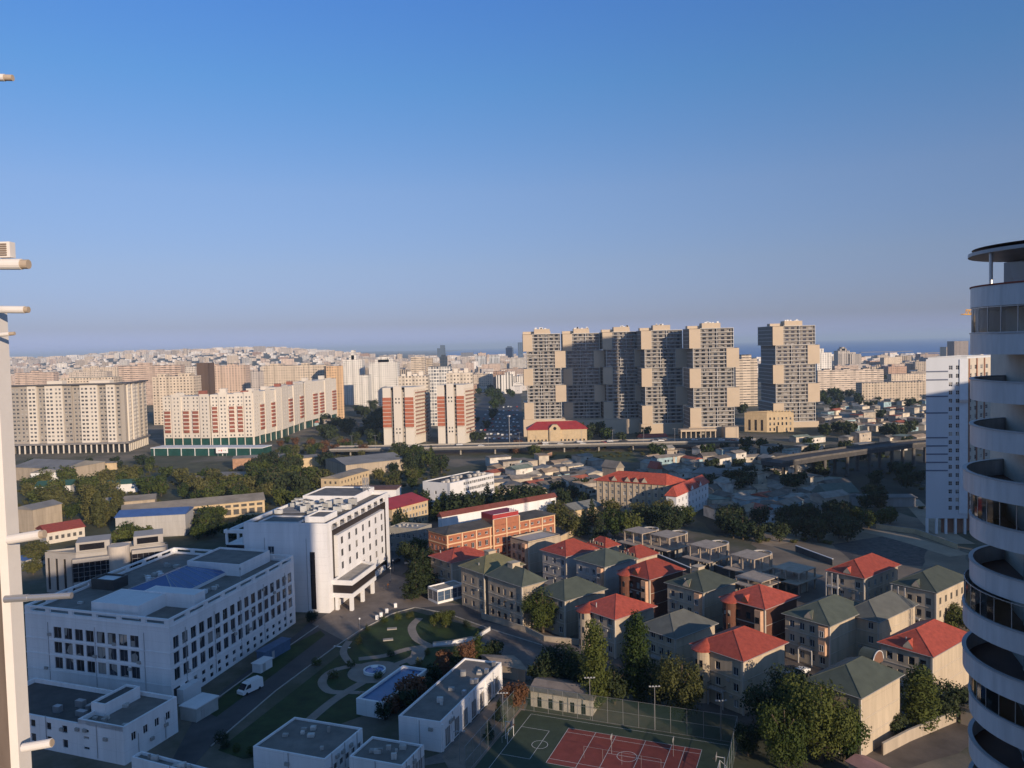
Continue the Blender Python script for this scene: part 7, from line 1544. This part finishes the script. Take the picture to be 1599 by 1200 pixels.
grove([(742, 690), (752, 688), (760, 670), (745, 660), (768, 655)], 'of the trees at the left of the car park', 'trees at the car park', (6, 9), (('round', 2),), 400, stuff=1)
grove([(rn.uniform(425, 590), rn.uniform(690, 718)) for k in range(30)], 'of the scrub before the cream and red chain', 'scrub before the chain', (5, 9), (('round', 1), ('round', 0), ('round', 3)), 450, stuff=1)
grove([(rn.uniform(395, 515), rn.uniform(728, 778)) for k in range(36)], 'of the wood left of the yellow office', 'wood by the yellow office', (9, 13), (('round', 1), ('round', 0), ('round', 2)), 800)
grove([(rn.uniform(280, 420), rn.uniform(752, 792)) for k in range(38)], 'of the wood above the arcade building', 'wood above the arcade', (7, 11), (('round', 1), ('round', 0)), 700)
grove([(rn.uniform(430, 520), rn.uniform(785, 800)) for k in range(9)], 'of the trees behind the hospital roof', 'trees behind the hospital', (8, 10), (('round', 0),), 800)
grove([(rn.uniform(60, 190), rn.uniform(778, 820)) for k in range(18)], 'of the wood behind the red-roofed shed', 'wood behind the shed', (8, 12), (('round', 1), ('round', 0)), 1000)
grove([(rn.uniform(30, 260), rn.uniform(746, 778)) for k in range(32)], 'of the trees around the teal-roofed sheds', 'trees around the teal sheds', (7, 11), (('round', 0), ('round', 1)), 700)
grove([(rn.uniform(20, 240), rn.uniform(726, 742)) for k in range(16)], 'of the trees below the huge grey block', 'trees below the huge block', (5, 8), (('round', 0), ('round', 2)), 450)
grove([(145, 818, 0, 17), (138, 815, 0, 15), (155, 824, 0, 16), (163, 820, 0, 12), (182, 810, 0, 12), (188, 806, 0, 11)], 'of the thin tawny poplars behind the institute', 'tawny poplars', (12, 16), (('poplar', 1),), 1800, wide=1.0)
grove([(rn.uniform(45, 62), rn.uniform(860, 915)) for k in range(6)], 'of the yellowing trees left of the institute', 'yellowing trees', (5, 8), (('round', 1),), 1500, wide=1.2)
grove([(rn.uniform(300, 400), rn.uniform(812, 845)) for k in range(18)], 'of the shaded trees left of the hospital wing', 'trees by the hospital wing', (5, 8), (('round', 2), ('round', 0)), 900)
grove([(188, 856), (206, 850), (222, 854), (198, 842)], 'of the trees hiding the blue-roofed hall', 'trees at the blue-roofed hall', (7, 9), (('round', 0),), 1200)
grove([(rn.uniform(610, 700), rn.uniform(714, 745)) for k in range(22)], 'of the trees before the right striped tower', 'trees before the right striped tower', (7, 12), (('round', 0), ('cone', 2), ('round', 2)), 700)
grove([(rn.uniform(585, 660), rn.uniform(745, 765)) for k in range(10)], 'of the trees behind the crimson-roofed school', 'trees behind the school', (6, 8), (('round', 1), ('round', 0)), 700)
grove([(rn.uniform(790, 850), rn.uniform(700, 712)) for k in range(7)], 'of the bushes beside the sports field', 'bushes by the sports field', (5, 8), (('round', 0), ('round', 3)), 500)
grove([(870, 775), (880, 790), (895, 782), (908, 772), (925, 765), (846, 780), (912, 790)], 'of the dark trees left of the beige college', 'trees left of the college', (6, 9), (('round', 2),), 800)
for lf, vs in WOOD.items():
    o = bpy.data.objects.new('far_wood', crownmesh(np.concatenate(vs), LEAF[lf])); COL.objects.link(o); tag(o, 'far %s trees at the foot of the towers and blocks' % ['green', 'olive', 'dark', 'rusty'][lf], 'trees', kind='stuff')
# ------------------------------------------------------------------ the distant city
PAL = [((.62, .52, .41), 'cream'), ((.60, .47, .38), 'peach'), ((.70, .66, .60), 'white'), ((.50, .42, .33), 'beige'), ((.42, .39, .37), 'grey'), ((.45, .30, .22), 'brown')]
DR = [ROOFG, DRED, GM, ROOFG]
def cityrow(k, y, x0, x1, n_, hz, seed, wz=(18, 60), part='left'):
    rn = random.Random(seed); xs_ = sorted(x0+(x1-x0)*(i+rn.uniform(0, .9))/n_ for i in range(n_))
    for i, x in enumerate(xs_):
        c = G(x, y+rn.uniform(-1.2, 1.2)); 
        g0 = hillz(c.x, c.y); col, nm = rn.choices(PAL, (6, 4, 4, 4, 2, 1))[0]; w, dp, h = rn.uniform(*wz), rn.uniform(12, 20), rn.choice((.5, .7, 1, 1, 1.3))*rn.uniform(*hz); f = rn.choice(('std', 'dense', 'stripe', 'std', 'vert')); ang = rn.uniform(-25, 25); U, Vv = V2(ang), V2(ang+90)
        q = [c-U*w/2-Vv*dp/2, c+U*w/2-Vv*dp/2, c+U*w/2+Vv*dp/2, c-U*w/2+Vv*dp/2]; mb = MB().prism([p[:2] for p in q], g0-5, g0+h, 0, 1)
        if rn.random() < .6: a, e = sorted((rn.random(), rn.random())); mb.prism([(q[0]+U*w*a*.8+Vv*3)[:2], (q[0]+U*w*(a*.8+.15)+Vv*3)[:2], (q[0]+U*w*(a*.8+.15)+Vv*dp*.8)[:2], (q[0]+U*w*a*.8+Vv*dp*.8)[:2]], g0+h, g0+h+rn.uniform(2, 4), 0, 1)
        v = rn.uniform(.85, 1.12); o = mb.build('distant_block', [FM[f], rn.choice(DR)]); o.color = (*(min(1, z*v) for z in col), 1); tag(o, '%s distant block, %s from left, %s row of the %s' % (nm, ordw(i), ordw(k), part), 'apartment block', 'distant city blocks')
LP, MP, RP = 'far-left city', 'city in the central gap', 'city beyond the old quarter'
for k, (y, n_, hz) in enumerate(((612, 12, (24, 34)), (603, 16, (22, 34)), (596, 18, (20, 32)), (590, 20, (18, 30)), (584, 20, (18, 30)), (579, 18, (18, 30)), (575, 16, (16, 28)))): cityrow(k, y, 10, 560, n_, hz, 100+k, part=LP)
for k, (y, n_, hz) in enumerate(((612, 7, (26, 40)), (602, 9, (24, 40)), (592, 10, (22, 40)), (584, 10, (20, 40)), (577, 10, (20, 40)), (571, 10, (20, 45)))): cityrow(k, y, 560, 818, n_, hz, 200+k, part=MP)
for k, (y, n_, hz) in enumerate(((603, 5, (16, 24)), (592, 9, (14, 26)), (584, 10, (14, 26)), (576, 11, (12, 26)), (568, 12, (12, 24)), (563, 11, (10, 24)))): cityrow(k, y, 1282, 1530, n_, hz, 300+k, part=RP)
# far-off districts that read as one mass
rn = np.random.default_rng(7)
def mass(name, label, n_, fx, fy, hz, wz, cols, seed, cat='city'):
    r = random.Random(seed); groups = {}
    for i in range(n_):
        x, y = fx(r), 0; dd = fy(r); c = Vector(((x-CX)/F*dd, dd, 0)); g0 = hillz(c.x, c.y) if dd < 6000 else hillz(c.x*4600/dd, 4600)*.6; w, d, h = r.uniform(*wz), r.uniform(11, 20), r.uniform(*hz); ci = r.randrange(len(cols)); groups.setdefault(ci, MB()).box(c, (w, d), g0-5, g0+h, r.uniform(-20, 20), 0, 1)
    for ci, mb in groups.items(): o = mb.build(name, [FM['std'] if wz[0] > 14 else FM['plain'], ROOFG]); o.color = (*cols[ci], 1); tag(o, label % ('cream', 'white', 'brownish')[ci], cat, kind='stuff')
C3 = [(.66, .56, .47), (.74, .71, .68), (.46, .41, .37)]
mass('distant_district', 'mass of %s blocks on the far ridge at the left', 520, lambda r: r.uniform(-40, 560), lambda r: r.uniform(4200, 5300), (16, 34), (20, 70), C3, 1)
mass('distant_district', 'mass of low %s houses on the slope below the far ridge', 900, lambda r: r.uniform(-40, 600), lambda r: r.uniform(2500, 4300), (4, 13), (9, 20), C3, 2)
mass('distant_district', 'mass of %s buildings between the blocks of the left city', 700, lambda r: r.uniform(-20, 830), lambda r: r.uniform(1250, 2700), (4, 15), (9, 26), C3, 3)
mass('distant_district', 'mass of %s buildings behind the central gap', 300, lambda r: r.uniform(560, 900), lambda r: r.uniform(2400, 4300), (10, 40), (16, 50), C3, 4)
mass('distant_district', 'mass of %s buildings along the right-hand shore', 420, lambda r: r.uniform(1130, 1600), lambda r: r.uniform(1500, 3100), (4, 16), (10, 40), C3, 5)
# a far wooded belt in between
fw = treekind('round', 2, 1, 350)[0]; me = bpy.data.meshes.new('city_trees'); src = np.zeros(len(fw.vertices)*3); fw.vertices.foreach_get('co', src); src = src.reshape(-1, 3); r = random.Random(9); V = []
for i in range(260):
    dd = r.choice((r.uniform(700, 1300), r.uniform(1300, 2800))); x = r.uniform(0, 1560) ; c = ((x-CX)/F*dd, dd, hillz((x-CX)/F*dd, dd)); 
    if x > 820 and x < 1280 and dd < 760: continue
    V.append(src*r.uniform(7, 13)+np.array(c))
o = bpy.data.objects.new('city_trees', crownmesh(np.concatenate(V), LEAF[2])); COL.objects.link(o); tag(o, 'scattered dark trees between the far city blocks', 'trees', kind='stuff')
gr = bpy.data.objects.new('wild_scrub', crownmesh(np.concatenate([src*np.array([3.2, 3.2, 1.6])+np.array([*G(r.uniform(*a), r.uniform(*b_))[:2], -.3]) for a, b_, n_ in (((430, 600), (690, 722), 110), ((20, 420), (728, 805), 260), ((400, 620), (728, 790), 90), ((860, 1180), (700, 716), 60), ((1180, 1440), (710, 800), 80), ((1120, 1300), (800, 850), 40), ((600, 700), (715, 760), 30)) for _ in range(n_)]), LEAF[1])); COL.objects.link(gr); tag(gr, 'low scrub covering open ground between trees', 'scrub', kind='stuff')
# ------------------------------------------------------------------ air
hz = MB(); hz.prism([(-30000, -900), (30000, -900), (30000, 43000), (-30000, 43000)], -12, 185, bottom=True)
hm = bpy.data.materials.new('haze'); hm.use_nodes = True; n, l = hm.node_tree.nodes, hm.node_tree.links; n.remove(n['Principled BSDF']); pv = n.new('ShaderNodeVolumePrincipled'); pv.inputs['Color'].default_value = (.60, .78, 1.0, 1); pv.inputs['Density'].default_value = HAZE = 8.5e-5; l.new(pv.outputs[0], n['Material Output'].inputs['Volume'])
ho = hz.build('haze', hm); tag(ho, 'thin blue-grey air over the whole city', 'haze', kind='stuff')
